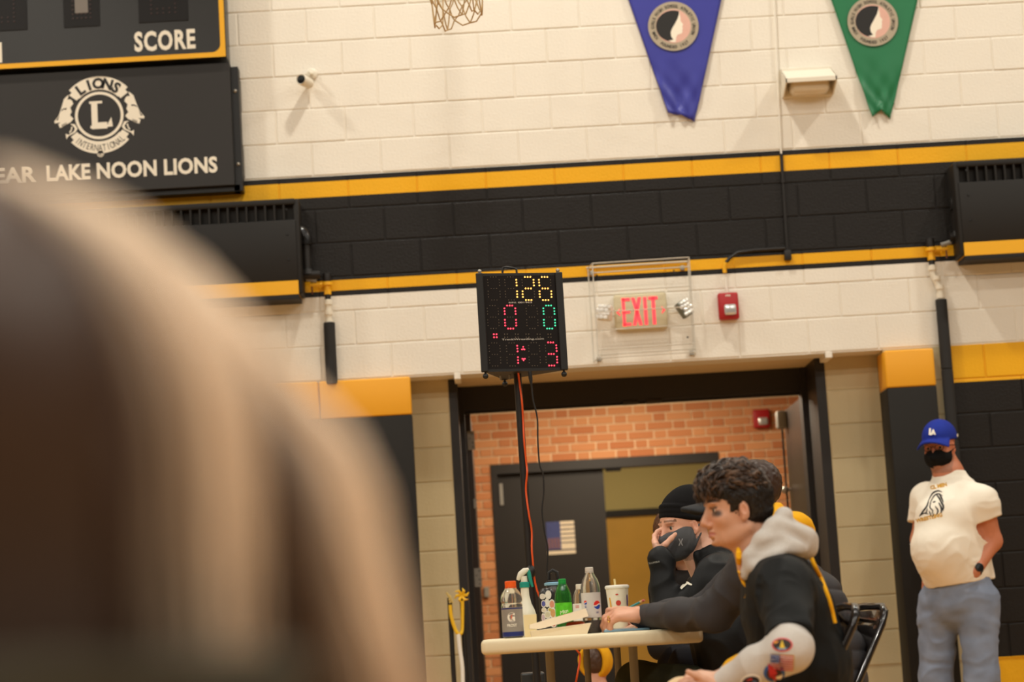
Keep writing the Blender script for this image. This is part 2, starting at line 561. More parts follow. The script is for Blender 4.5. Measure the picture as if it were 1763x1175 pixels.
for i in range(ncourse):
    z = top-(i+0.5)*BH
    if z < 0.25: break
    x = -0.62 + (0.1525 if i % 2 else 0.0)
    q = 0
    over = z-BH/2 >= ZD-0.02
    xr = 2.75 if z > 1.15 else -1
    while x < 2.85:
        w = 0.203 if q % 2 == 0 else 0.1015
        a, b_ = x, x+w
        keep = True
        if not over:
            if a >= XD0-0.02 and b_ <= XD1+0.02: keep = False
            elif a < XD0 < b_: b_ = XD0
            elif a < XD1 < b_: a = XD1
        if b_-a < 0.03: keep = False
        if z > 2.36: keep = keep and True
        if not over and a > XD1-0.01 and z < 1.0: keep = False
        if keep and z < 2.5 and a > -0.48 and b_ < 2.70:
            ww = round(b_-a, 4)
            if abs(ww-0.203) < 1e-3: me = bm_s
            elif abs(ww-0.1015) < 1e-3: me = bm_h
            else:
                me = bcache.setdefault(ww, brick_mesh(ww))
            o = bpy.data.objects.new('brick', me)
            o.location = ((a+b_)/2, YB+random.uniform(-.0015, .0015), z)
            COL.objects.link(o); o.parent = wbr
        x += w; q += 1
# inner doorway: dark frame, a closed dark leaf, the lit room behind the open half
xm = wx(1044, 900, YB+0.05)
f2 = grow((XD0, XD0+0.05, YB-0.01, YB+0.14, 0, ZD), (XD1-0.05, XD1, YB-0.01, YB+0.14, 0, ZD)).build('door_4', 'frame')
tag(f2, kind='structure')
grow((XD0, XD1, YB-0.012, YB+0.14, ZD-0.075, ZD)).build('frame_head', 'frame', f2)
MB().box(xm+0.02, xm+0.14, YB+0.02, YB+0.08, ZD-0.1, ZD-0.074, bev=0.006).build('door_closer', 'frame', f2)
grow((XD0+0.05, xm, YB+0.05, YB+0.095, 0.01, ZD-0.075)).build('door_leaf', 'door_dark', f2)
c = at(863, 852, YB+0.05)
MB().box(c.x-.014, c.x+.014, YB+0.035, YB+0.05, c.z-.085, c.z+.085, bev=.004).build('hinge', 'grey_metal', f2)
YK = 20.3
zb0, zb1 = wz(1120, 888, YK), wz(1120, 876, YK)
wk = grow((-2.5, 5.5, YK, YK+0.2, 0, 3.4)).build('wall_room', mat('cream_wall', rgb(206, 188, 124), 0.7, var=0.04, bump=0.15))
tag(wk, kind='structure')
d5 = grow((wx(1030, 900, YK), wx(1260, 900, YK), YK-0.05, YK, 0, zb0)).build('door_5', mat('golden_oak_veneer', rgb(222, 170, 72), 0.5, var=0.1, vscale=6))
tag(d5, kind='structure')
grow((wx(1000, 900, YK), wx(1300, 900, YK), YK-0.07, YK, zb0, zb1)).build('frame_head', 'frame', d5)
tag(grow((-2.5, 5.5, YB+0.2, YK, 2.8, 2.9)).build('ceiling_room', M['white_paint']), kind='structure')

# ================================================================== THINGS ON THE WALL
# ---- wall pads left of the doorway
def pad(name_label, x0, x1, y0, y1, ztop, zmid, tw=0.0):
    p = thing('wall_pad', ((x0+x1)/2, (y0+y1)/2, 0.3), name_label, 'wall pad', 'vinyl wall pads beside the doorway')
    MB().box(x0+.003, x1-.003, y0, y1, zmid, ztop, bev=0.012, seg=3).build('yellow_top', 'pad_yellow', p, True)
    MB().box(x0+.003, x1-.003, y0, y1, 0.3, zmid, bev=0.008, seg=2).build('black_panel', 'pad_black', p, True)
    return p
zt, zm = wz(640, 652, DW-.05), wz(640, 718, DW-.05)
xs0 = wx(549, 690, DW-.05); xe0 = wx(709, 690, DW-.05)
pw = xe0-xs0
labs = ['black and yellow wall pad touching the left side of the doorway', 'black and yellow wall pad second from the doorway, half behind the blurred head',
        'black and yellow wall pad third from the doorway, behind the blurred head', 'black and yellow wall pad farthest left, hidden behind the blurred head']
for i in range(4):
    pad(labs[i], xe0-pw*(i+1), xe0-pw*i, DW-.055, DW+.004, zt, zm)
xr0, xr1 = wx(1526, 640, DW-.06)-.008, wx(1611, 640, DW-.06)
p = pad('black and yellow wall pad wrapped around the corner behind the standing man', xr0, xr1, DW-.065, DW+.19, wz(1560, 602, DW-.06), wz(1560, 667, DW-.06))
del p['group']
MB().box(xr0+.004, xr1-.004, DW-.063, DW+.19, 0.12, 0.3, bev=0.008).build('yellow_base', 'pad_yellow', p, True)

# ---- unit heaters with painted stripes
def heater(x0, x1, label, vanes, zt_, zy1, zy0, zb_):
    yf = DW-0.20
    # the cabinet follows the wall stripes: a yellow band and a black edge below
    h = thing('unit_heater', ((x0+x1)/2, DW-0.1, zb_), label, 'heater', 'unit heaters on the wall')
    zs = zt_-0.055
    zv0, zv1 = zt_-0.125, zt_-0.035
    b = MB()
    b.box(x0, x1, yf, DW-.003, zy1, zv0, bev=0.006)
    b.box(x0, x1, yf, DW-.003, zv1, zt_, bev=0.006)
    b.box(x0, x1, yf+0.05, DW-.003, zv0-.01, zv1+.01)
    b.build('cabinet', 'cab_black', h, True)
    MB().box(x0, x1, yf-.001, DW-.003, zy0, zy1, bev=0.002).build('yellow_band', 'cab_yellow', h)
    MB().box(x0, x1, yf-.001, DW-.003, zb_, zy0, bev=0.002).build('black_edge', 'cab_black', h)
    for e in (x0, x1):
        MB().box(e-.022 if e == x0 else e-.012, e+.012 if e == x0 else e+.022, yf+.006, DW-.003, zb_+.03, zt_-.003, bev=0.01, seg=3).build('end_cap', 'cab_black', h, True)
    xx = vanes[0]
    me = None
    while xx < vanes[1]:
        v_ = MB().box(xx-.006, xx+.006, yf+0.002, yf+0.05, zv0-.002, zv1+.002, bev=.002, seg=1)
        v_.build('vane', 'cab_black', h)
        xx += 0.054
    s_ = MB()
    for q in (0.15, 0.5, 0.85):
        s_.lathe([(0.007, 0), (0.005, 0.004)], (x0+.05 if x1 > 3 else x1-.05, yf, zb_+.17+q*0.42), 8, (0, -1, 0))
    tag(s_.build('screw', 'black_plastic', h), kind='stuff')
    return h
hx1 = wx(511, 430, DW-.2)
heater(hx1-1.22, hx1, 'black unit heater with a yellow stripe under the big scoreboard', (hx1-1.2, hx1-0.04), *[wz(509, q, DW-.2) for q in (341, 483, 507, 515)])
hx0 = wx(1655, 370, DW-.2)
heater(hx0, hx0+1.22, 'black unit heater with a yellow stripe at the right edge', (hx0+.06, hx0+1.2), *[wz(1662, q, DW-.2) for q in (277, 418, 441, 448)])

# ---- heating pipes beside each heater
def standpipe(px, dirn, foam_top, foam_bot, label, hx, bends=()):
    x = wx(px, 500, DW-.04)
    y = DW-.045
    p = thing('heating_pipe', (x, y, foam_bot), label, 'pipe', 'painted heating pipes below the heaters')
    zc = rz(6.92)
    MB().tube([(x, y, zc), (x, y, zc-.035), (x, y, zc-.05)], [0.024, 0.026, 0.024], 14).build('cap', 'black_paint', p, True)
    MB().tube([(x, y, zc-.05), (x, y, rz(7.17))], 0.02, 12).build('black_collar', 'black_paint', p, True)
    z1, z2, z3 = rz(7.17), rz(7.54), rz(7.68)
    yb = MB().tube([(x, y, z1), (x, y, z2)], 0.017, 12)
    yb.tube([(x, y, z1), (x, y, z1-.02)], 0.030, 12)
    yb.tube([(x, y, z1-.05), (x, y, z1-.075)], 0.022, 6)
    yb.tube([(x, y, z1-.012), (x+dirn*.10, y, z1-.012)], 0.011, 8)
    yb.build('yellow_section', 'cab_yellow', p, True)
    MB().tube([(x, y, z2), (x, y, z3)], 0.018, 12).build('black_section', 'black_paint', p, True)
    w = MB()
    pts = [Vector((x, y, z3)), Vector((x, y, z3-.05))] + [Vector((x+a, y, z3-.05-b_)) for a, b_ in bends]
    last = pts[-1]
    pts.append(Vector((last.x, y, foam_top-.02)))
    w.tube(pts, 0.019, 12)
    for i, q in enumerate((0.0, 0.06, 0.115)):
        xx = x + (bends[-1][0]*(q/0.115) if bends else 0)
        w.tube([(xx, y, z3-q-.008), (xx, y, z3-q-.032)], [0.026, 0.026], 12)
    w.tube([(last.x, y, z3-.17), (last.x, y, z3-.2)], 0.024, 12)
    w.build('white_valve', 'ivory', p, True)
    xl = last.x
    n = 4 if foam_top-foam_bot > 0.5 else 1
    f = MB()
    for i in range(n):
        a = foam_top-(foam_top-foam_bot)*i/n; b_ = foam_top-(foam_top-foam_bot)*(i+1)/n
        f.tube([(xl, y, a), (xl, y, a-.004), (xl, y, b_+.006), (xl, y, b_)], [.030, .034, .034, .028], 16)
    f.build('foam_sleeve', 'rubber', p, True)
    # small copper drain line
    MB().tube([(x+dirn*.09, y, rz(7.1)), (x+dirn*.09, y, rz(7.5))], 0.005, 6).build('drain_line', mat('copper', rgb(120, 72, 48), 0.5, metal=.5), p, True)
    MB().tube([(x+dirn*.06, y-.01, rz(7.12)), (x+dirn*.12, y-.01, rz(7.05))], 0.014, 8).build('drain_valve', 'grey_metal', p, True)
    return p
standpipe(564, -1, wz(566, 556, DW-.04), zt-.02, 'vertical pipe with white valve and black foam sleeve near the left heater', hx1)
standpipe(1608, 1, wz(1624, 516, DW-.04), 0.9, 'long vertical pipe with white valve and black foam sleeve behind the standing man', hx0, bends=((.02, .06), (.035, .09)))
def elbow(px, pyt, pyb, hx, label):
    x = wx(px, pyt, DW-.06); y = DW-.07
    z1, z0_ = wz(px, pyt, DW-.06), wz(px, pyb, DW-.06)
    s = 1 if hx > x else -1
    p = thing('elbow_pipe', (x, y, z0_), label, 'pipe', 'black elbow pipes entering the heaters')
    MB().tube([(x, y, z1-.05), (x, y, z0_)], 0.026, 14).build('riser', 'black_paint', p, True)
    e = MB().tube([(x, y, z1-.075), (x, y, z1-.045), (x+s*.012, y, z1-.015), (x+s*.035, y, z1), (x+s*.075, y, z1)], [.034, .036, .037, .036, .034], 14)
    e.tube([(x, y, z1-.085), (x, y, z1-.06)], 0.039, 14)
    e.build('elbow', 'black_gloss', p, True)
    b_ = MB().tube([(x, y, z0_+.03), (x, y, z0_)], [.034, .04], 14)
    b_.tube([(x-.05, y, z0_-.002), (x+.075, y, z0_-.002)], .026, 10)
    b_.build('union', 'black_paint', p, True)
elbow(1643, 337, 408, hx0, 'black elbow pipe going into the right-hand heater')
elbow(526, 398, 474, hx1, 'black elbow pipe going into the left-hand heater')

# ---- big scoreboard and the sponsor panel below it
YSB = DW-0.16
def qx(px, py): return wx(px, py, YSB)
def qz(px, py): return wz(px, py, YSB)
sx1 = qx(389, 60); sz0 = qz(200, 109)
sb = thing('scoreboard', (sx1-1.4, YSB+.08, sz0), 'large black scoreboard with yellow border and SCORE lettering, top left corner', 'scoreboard')
MB().box(sx1-2.7, sx1, YSB, DW+.003, sz0, sz0+1.5, bev=0.006).build('cabinet', mat('score_black', rgb(31, 28, 25), 0.33, var=0.04), sb)
def rrect_strip(b, x0, x1, z0, z1, w, rad, y):
    # border strip along the bottom and right with a rounded inner corner
    inner = [(x0, z0+w), (x1-w-rad, z0+w)]
    for i in range(1, 9):
        a = math.pi/2*i/8
        inner.append((x1-w-rad+rad*math.sin(a), z0+w+rad-rad*math.cos(a)))
    inner += [(x1-w, z1)]
    outer = [(x0, z0), (x1-w-rad, z0)] + [(x1, z0)]*8 + [(x1, z1)]
    n = len(inner)
    b.raw([(p[0], y, p[1]) for p in outer]+[(p[0], y, p[1]) for p in inner], [(i, i+1, n+i+1, n+i) for i in range(n-1)])
b = MB(); rrect_strip(b, sx1-2.69, sx1-.006, sz0+.004, sz0+1.49, 0.029, 0.05, YSB-.003)
b.build('yellow_border', 'cab_yellow', sb)
b = MB()
x_, z_ = qx(232, 90), qz(232, 90)
put_text(b, 'SCORE', x_, YSB-.003, z_-.0, width=qx(337, 83)-x_, height=0.122, bold=0.035, spacing=1.12)
xn = qx(4, 108)
b.build('lettering', 'ink_white', sb)
b = MB()
put_text(b, 'N', xn-.075, YSB-.003, qz(4, 108), width=.075, height=0.122, bold=0.04)
b.build('lettering', 'ink_white', sb)
M['led_window'] = mat('led_window', rgb(22, 19, 18), 0.45, var=0.1, spec=.3)
M['led_grey'] = mat('led_unlit_grey', rgb(120, 112, 104), 0.4)
M['led_dim'] = mat('led_unlit_dark', rgb(58, 38, 34), 0.4)
for (a, c_, bot, lit) in ((-40, 48, 54, 0), (110, 173, 47, 1), (239, 325, 38, 0)):
    xa_, xb_, zb_ = qx(a, bot), qx(c_, bot), qz((a+c_)/2, bot)
    w = MB().box(xa_, xb_, YSB-.004, YSB+.01, zb_, zb_+.34, bev=.003).build('digit_window', 'led_window', sb)
    d = MB()
    n = 5
    ww = (xb_-xa_)
    for i in range(n):
        for j in range(9):
            if (0 < i < n-1) and (0 < j < 8) and j != 1: continue
            d.lathe([(0.006, 0), (0.005, .003)], (xa_+ww*(0.26+0.12*i), YSB-.004, zb_+.055+.026*j), 6, (0, -1, 0))
    tag(d.build('digit_dots', 'led_dim', w), kind='stuff')
    if lit:
        MB().box(xa_+ww*.32, xb_-ww*.32, YSB-.006, YSB-.003, zb_+.085, zb_+.26, bev=.001).build('digit_core', 'led_grey', w)
YPN = DW-0.12
def ux(px, py): return wx(px, py, YPN)
def uz(px, py): return wz(px, py, YPN)
px1 = ux(399, 200)
pz0, pz1 = uz(200, 336), uz(200, 118)
sp = thing('sponsor_panel', (px1-1.3, YPN+.05, pz0), 'dark sponsor panel with a white lions emblem, hung below the scoreboard', 'sign')
MB().box(px1-2.62, px1, YPN, DW-.05, pz0+.02, pz1, bev=0.004).build('panel', mat('panel_black', rgb(36, 32, 29), 0.45, var=0.04), sp)
MB().box(px1-.01, px1+.045, YPN+.03, DW+.003, pz0-.012, pz1-.02, bev=0.004).build('side_bracket', 'black_plastic', sp)
MB().box(px1-2.6, px1+.03, YPN+.03, DW+.003, pz0-.012, pz0+.03, bev=0.003).build('bottom_rail', 'black_plastic', sp)
for px_, py_ in ((402, 157), (406, 283)):
    c = at(px_, py_, YPN+.03)
    MB().lathe([(.012, 0), (.012, .004), (.007, .010), (.002, .012)], (px1+.022, YPN+.03, c.z), 12, (0, -1, 0)).build('bolt', 'steel', sp, True)
b = MB()
xt0, xt1 = ux(80, 300), ux(375, 300)
put_text(b, 'LAKE NOON LIONS', xt0, YPN-.002, uz(80, 314), width=xt1-xt0, height=0.098, bold=0.035, spacing=1.03)
b.build('lettering', 'ink_white', sp); b = MB()
put_text(b, 'CLEAR', xt0-.47, YPN-.002, uz(80, 314), width=.41, height=0.098, bold=0.035, spacing=1.03)
b.build('lettering', 'ink_white', sp)
# round emblem: ring, letter L, two ribbons, two profiles
ec = at(171, 199, YPN); ex, ez = ec.x, ec.z
ye = YPN-.002
k = 1/296.0/6.53            # emblem pixels (enlarged view) to metres
def E_(pts): return [(ex+(x-655)*k, ez-(y-580)*k) for x, y in pts]
b = MB()
disc(b, ex, ye, ez, 275*k, 64, 243*k)
put_text(b, 'L', ex+0*k, ye, ez+0*k, width=175*k, height=310*k, bold=0.05, align='c', depth=0.0)
flat(b, E_([(545, 440), (545, 413), (692, 413), (692, 440)])[::-1], ye-.0002)
flat(b, E_([(552, 727), (552, 695), (802, 690), (802, 715)]), ye-.0002)
flat(b, E_([(745, 690), (790, 605), (802, 690)]), ye-.0002)
def arc_band(r0, r1, a0, a1, n=24, dy=0.0):
    o = [(655+r1*math.sin(math.radians(a0+(a1-a0)*i/n)), 580-r1*math.cos(math.radians(a0+(a1-a0)*i/n))) for i in range(n+1)]
    i_ = [(655+r0*math.sin(math.radians(a0+(a1-a0)*i/n)), 580-r0*math.cos(math.radians(a0+(a1-a0)*i/n))) for i in range(n+1)]
    oo, ii = E_(o), E_(i_)
    b.raw([(p_[0], ye-dy, p_[1]) for p_ in oo]+[(p_[0], ye-dy, p_[1]) for p_ in ii], [(i, i+1, n+2+i, n+1+i) for i in range(n)])
arc_band(300, 455, -47, 47); arc_band(310, 415, -53, 53, dy=.0003)
arc_band(300, 440, 132, 228); arc_band(310, 400, 125, 235, dy=.0003)
disc(b, ex, ye, ez-445*k, 38*k, 20)
lion = [(355, 395), (365, 430), (330, 470), (345, 520), (325, 560), (362, 600), (330, 640), (300, 655), (240, 690), (205, 700), (190, 655), (215, 635), (150, 645),
        (145, 620), (195, 560), (225, 480), (245, 420), (260, 370), (290, 340), (320, 320), (300, 375), (335, 375)]
jaw = [(320, 660), (375, 665), (405, 720), (380, 760), (300, 800), (275, 835), (268, 770), (300, 785), (360, 750), (375, 715), (350, 680)]
tongue = [(335, 690), (350, 700), (335, 745), (315, 770), (310, 755), (328, 730)]
for pl in (lion, jaw, tongue):
    flat(b, E_(pl)[::-1], ye)
    flat(b, E_([(1310-x, y) for x, y in pl]), ye)
b.build('emblem', 'ink_white', sp)
b = MB()
arc_text(b, 'LIONS', ex, ye-.001, ez, 375*k, -33, 33, 118*k, 0.045, sxx=1.0)
arc_text(b, 'INTERNATIONAL', ex, ye-.001, ez, 372*k, 222, 138, 78*k, 0.0, inside=True, sxx=.62)
disc(b, ex, ye-.001, ez-445*k, 30*k, 20, 25*k)
put_text(b, 'R', ex, ye-.001, ez-445*k, height=32*k, align='c', depth=0.0, bold=.02)
for sgn in (1, -1):
    for pl in ([(220, 510), (275, 480), (262, 472), (235, 488)], [(225, 668), (285, 640), (285, 646), (228, 675)], [(228, 682), (288, 655), (288, 661), (230, 690)],
               [(165, 612), (205, 555), (185, 610)], [(262, 480), (290, 470), (285, 490), (270, 495)]):
        q = E_(pl) if sgn > 0 else E_([(1310-x, y) for x, y in pl])
        flat(b, q if sgn < 0 else q[::-1], ye-.0008)
tag(b.build('emblem_print', mat('panel_ink', rgb(36, 32, 29), 0.5), sp), kind='stuff')

# ---- small security camera
c = at(519, 137, DW-.13)
cm = thing('security_camera', (c.x, DW-.06, c.z), 'small white bullet security camera on the wall beside the scoreboard', 'camera')
base = at(537, 128, DW)
MB().lathe([(.034, 0), (.034, .012), (.022, .02)], (base.x, DW, base.z), 20, (0, -1, 0)).build('mount', 'ivory', cm, True)
MB().tube([(base.x, DW-.015, base.z), (base.x-.004, DW-.045, base.z-.005), (base.x-.012, DW-.07, base.z-.012)], .011, 10).build('arm', 'ivory', cm, True)
f_ = Vector((c.x, DW-.13, c.z)); bk = Vector((c.x+.042, DW-.03, c.z-.004))
dv = (f_-bk).normalized()
MB().lathe([(.022, 0), (.03, .008), (.032, .06), (.032, .112), (.029, .118), (.026, .114)], bk, 24, dv).build('housing', 'ivory', cm, True)
MB().lathe([(.026, 0), (.026, .003), (.014, .004), (.013, .008), (.009, .009)], bk+dv*.112, 20, dv).build('lens', 'black_gloss', cm, True)

# ---- pennants with the round emblem
def pennant(pts_top, tip_l, tip_m, tip_r, ctr, rad_px, color, dark, label, name):
    y = DW-.016
    TL = at(pts_top[0], -110, y); TR = at(pts_top[1], -110, y)
    p = thing('pennant', ((TL.x+TR.x)/2, y, wz(*tip_m)), label, 'pennant', 'cloth pennants on the wall')
    L, Mi, Rr = at(*tip_l, y), at(*tip_m, y), at(*tip_r, y)
    NU, NV = 26, 46
    v = []; f = []
    for j in range(NV+1):
        t_ = j/NV
        a = TL.lerp(L, t_); b_ = TR.lerp(Rr, t_)
        for i in range(NU+1):
            s_ = i/NU
            q = a.lerp(b_, s_)
            if t_ > 0.85:
                q.z += (t_-0.85)/0.15*(1-abs(2*s_-1))*(Mi.z-(L.z+Rr.z)/2)
            wv = 0.0045*math.sin(9*s_+5*t_+len(label))+0.003*math.sin(23*t_+6*s_)*(t_**2)+0.005*math.sin(3*s_-11*t_)*t_
            wv += 0.010*math.sin(40*t_-14*s_)*max(0, t_-.6)+.006*math.sin(31*t_+17*s_)*max(0, t_-.55)
            fade = 0.0 if t_ < .02 else min(1.0, max(.12, (t_-.64)/.2))
            v.append((q.x, min(y-wv*fade*1.6-.008*t_, DW-.006), q.z))
    for j in range(NV):
        for i in range(NU):
            o = j*(NU+1)+i
            f.append((o, o+NU+1, o+NU+2, o+1))
    n = len(v)
    b = MB(); b.raw(v, f)
    m_ = mat(name, color, 0.45, var=0.06, vscale=6, sheen=.3)
    cl = b.build('cloth', m_, p, True, 180)
    md = cl.modifiers.new('thick', 'SOLIDIFY'); md.thickness = 0.002
    hem = MB().tube([(TL.x-.02, y, TL.z), (TR.x+.02, y, TR.z)], .008, 8).build('hanging_rod', 'steel', p, True)
    ye_ = y-.0125
    c = at(*ctr, y)
    r = rad_px/296.0
    d = MB(); disc(d, c.x, ye_, c.z, r, 56)
    d.build('emblem_ring', mat('silver_print', rgb(172, 160, 138), 0.5), p)
    kk = r/525.0
    def Q(pl): return [(c.x+(x-745)*kk, c.z-(yy-550)*kk) for x, yy in pl]
    d = MB(); disc(d, c.x, ye_-.0006, c.z, r*.69, 48)
    d.build('emblem_field', mat('pink_print', rgb(222, 176, 160), 0.55), p)
    face = [(885, 235), (905, 400), (900, 440), (920, 480), (952, 520), (930, 570), (938, 610), (925, 640), (925, 690), (900, 720), (820, 740), (790, 790), (770, 895), (590, 870), (700, 840), (640, 700), (700, 560), (820, 430)]
    d = MB(); flat(d, Q(face)[::-1], ye_-.0012)
    d.build('emblem_profile', 'ink_white', p)
    hair = [(885, 240)]
    for i in range(0, 25):
        a = math.radians(80+i*(260-80)/24.0)
        hair.append((745+360*math.cos(a), 550-335*math.sin(a)))
    hair += [(620, 850), (725, 838), (685, 770), (680, 680), (710, 610), (780, 500), (840, 400), (875, 310)]
    d = MB(); flat(d, Q(hair), ye_-.0018)
    d.build('emblem_hair', 'ink_black', p)
    d = MB()
    arc_text(d, 'IOWA GIRLS HIGH SCHOOL ATHLETIC UNION', c.x, ye_-.0012, c.z, r*.82, -125, 115, r*.125, .03, sxx=.8)
    arc_text(d, 'FOUNDED 1927', c.x, ye_-.0012, c.z, r*.84, 217, 143, r*.125, .03, inside=True, sxx=.8)
    d.build('emblem_lettering', 'ink_black', p)
    return p
pennant((1044, 1266), (1150, 196), (1172, 199), (1196, 210), (1159, 46), 44.5, rgb(46, 50, 152), None, 'blue pennant with a round emblem of a girl in profile', 'blue_satin')
pennant((1393, 1605), (1501, 203), (1520, 190), (1533, 205), (1502, 38), 44.5, rgb(10, 112, 66), None, 'green pennant with a round emblem of a girl in profile', 'green_satin')

# ---- emergency light with visor
A = at(1345, 128, DW); 
xl, xr_ = wx(1350, 160, DW-.1), wx(1438, 155, DW-.1)
zt_, zb_ = wz(1390, 118, DW), wz(1390, 168, DW)
el = thing('emergency_light', ((xl+xr_)/2, DW-.1, zb_), 'ivory emergency wall light with a sloped hood, between the two pennants', 'wall light')
prof = [(DW, zt_+.03), (DW-.20, zt_-.085), (DW-.205, zt_-.115), (DW-.19, zt_-.115), (DW-.06, zb_), (DW, zb_)]
hood = MB()
zmid = wz(1390, 140, DW-.2)
hood.raw([(xl, DW, zt_), (xr_, DW, zt_), (xr_, DW-.2, zmid+.025), (xl, DW-.2, zmid+.025), (xl, DW-.2, zmid), (xr_, DW-.2, zmid), (xr_, DW-.185, zmid), (xl, DW-.185, zmid), (xr_, DW, zt_-.02), (xl, DW, zt_-.02)],
         [(0, 1, 2, 3), (3, 2, 5, 4), (4, 5, 6, 7), (7, 6, 8, 9)])
for x_, s_ in ((xl, 0.008), (xr_, -0.008)):
    q = [(DW, zt_), (DW-.2, zmid+.025), (DW-.2, zmid), (DW-.05, zb_+.005), (DW, zb_+.005)]
    v = [(x_, a, b_) for a, b_ in q]+[(x_+s_, a, b_) for a, b_ in q]
    n = 5
    hood.raw(v, [tuple(range(n)), tuple(range(2*n-1, n-1, -1))]+[(i, i+n, (i+1) % n+n, (i+1) % n) for i in range(n)])
hood.build('hood', 'ivory', el)
MB().box(xl+.002, xr_-.002, DW-.03, DW, zb_, zt_, bev=.003).build('back_plate', 'ivory', el)
ln = MB().box(xl+.035, xr_-.035, DW-.15, DW-.02, zb_-.002, zb_+.085, bev=.035, seg=4)
ln.build('lens', mat('ivory_lens', rgb(226, 214, 190), 0.25, var=.02), el, True)

# ---- conduits
cd = thing('conduit', (wx(1345, 250), DW-.02, wz(1356, 438)), 'thin vertical conduit running down the wall beside the emergency light', 'conduit')
top_ = at(1310, -500, DW-.014); mid = at(1345, 265, DW-.014); bot = at(1356, 440, DW-.014)
MB().tube([top_, mid], .006, 8).build('white_run', 'white_paint', cd, True)
bx_ = MB().tube([mid, bot], .010, 8)
bx_.box(bot.x-.02, bot.x+.02, DW-.035, DW, bot.z-.03, bot.z+.03, bev=.004)
m2 = at(1348, 312, DW-.014); bx_.tube([m2+Vector((0, 0, .012)), m2-Vector((0, 0, .012))], .014, 8)
bx_.build('black_run', 'black_paint', cd, True)
cd2 = thing('conduit', (wx(1300, 440), DW-.02, wz(1250, 500)), 'bent conduit with yellow section leading down to the red fire alarm', 'conduit')
MB().tube([at(1352, 428, DW-.02), at(1300, 431, DW-.02), at(1270, 435, DW-.02), at(1256, 445, DW-.02), at(1250, 452, DW-.02)], .010, 8).build('black_run', 'black_paint', cd2, True)
MB().tube([at(1250, 452, DW-.02), at(1247, 460, DW-.016), at(1248, 470, DW-.016)], .012, 8).build('yellow_run', 'cab_yellow', cd2, True)
MB().tube([at(1249, 478, DW-.014), at(1252, 508, DW-.014)], .009, 8).build('white_run', 'white_paint', cd2, True)

# ---- fire alarm strobe (gym) and the second one in the corridor
def fire_alarm(cpx, cpy, Y, w, h, label, text=True):
    c = at(cpx, cpy, Y)
    f = thing('fire_alarm', (c.x, Y-.03, c.z-h/2), label, 'fire alarm', 'red fire alarm strobes')
    MB().box(c.x-w/2, c.x+w/2, Y-.055, Y, c.z-h/2, c.z+h/2, bev=.012, seg=3).build('housing', 'red', f, True)
    MB().box(c.x-w*.24, c.x+w*.34, Y-.085, Y-.05, c.z-h*.36, c.z+h*.04, bev=.012, seg=3).build('strobe_lens', 'lens', f, True)
    if text:
        b = MB(); put_text(b, 'FIRE', c.x, Y-.056, c.z+h*.38, height=.012, align='c', bold=.02)
        b.build('lettering', 'ink_white', f)
fire_alarm(1253, 529, DW, .118, .158, 'red fire alarm strobe on the white wall right of the exit sign')
fire_alarm(1310, 722, YB-.0, .13, .145, 'red fire alarm strobe on the corridor brick wall', False)

# ---- exit sign with emergency heads inside a wire guard
c = at(1103, 537, DW-.03)
es = thing('exit_sign', (c.x, DW-.03, c.z-.1), 'ivory EXIT sign with red letters and two lamp heads', 'exit sign')
ew = 91/296.0/2; eh = 62/296.0/2
MB().box(c.x-ew, c.x+ew, DW-.05, DW, c.z-eh, c.z+eh, bev=.012, seg=3).build('housing', mat('exit_beige', rgb(206, 194, 160), .5, var=.02), es, True)
M['exit_red'] = mat('exit_red', rgb(255, 70, 80), .4, emit=(1, .06, .08), estr=0.9)
b = MB()
def stroke(x0, z0, x1, z1): b.box(c.x+x0, c.x+x1, DW-.052, DW-.049, c.z+z0, c.z+z1)
hh = .082
lw = .017
def poly_(pl): flat(b, [(c.x+x, c.z+z) for x, z in pl], DW-.0515)
x = -.108
stroke(x, -hh, x+lw, hh); stroke(x, hh-lw, x+.048, hh); stroke(x, -.009, x+.045, .009); stroke(x, -hh, x+.048, -hh+lw)
x = -.052
poly_([(x, -hh), (x+.02, -hh), (x+.058, hh), (x+.038, hh)]); poly_([(x+.038, -hh), (x+.058, -hh), (x+.02, hh), (x, hh)])
stroke(.018, -hh, .018+lw+.002, hh)
x = .048
stroke(x+.018, -hh, x+.018+lw+.002, hh); stroke(x, hh-lw, x+.054, hh)
for s_ in (-1, 1):
    q = [(s_*.143, 0), (s_*.122, .022), (s_*.122, .010), (s_*.131, 0), (s_*.122, -.010), (s_*.122, -.022)]
    poly_(q if s_ > 0 else q)
b.build('lettering', 'exit_red', es)
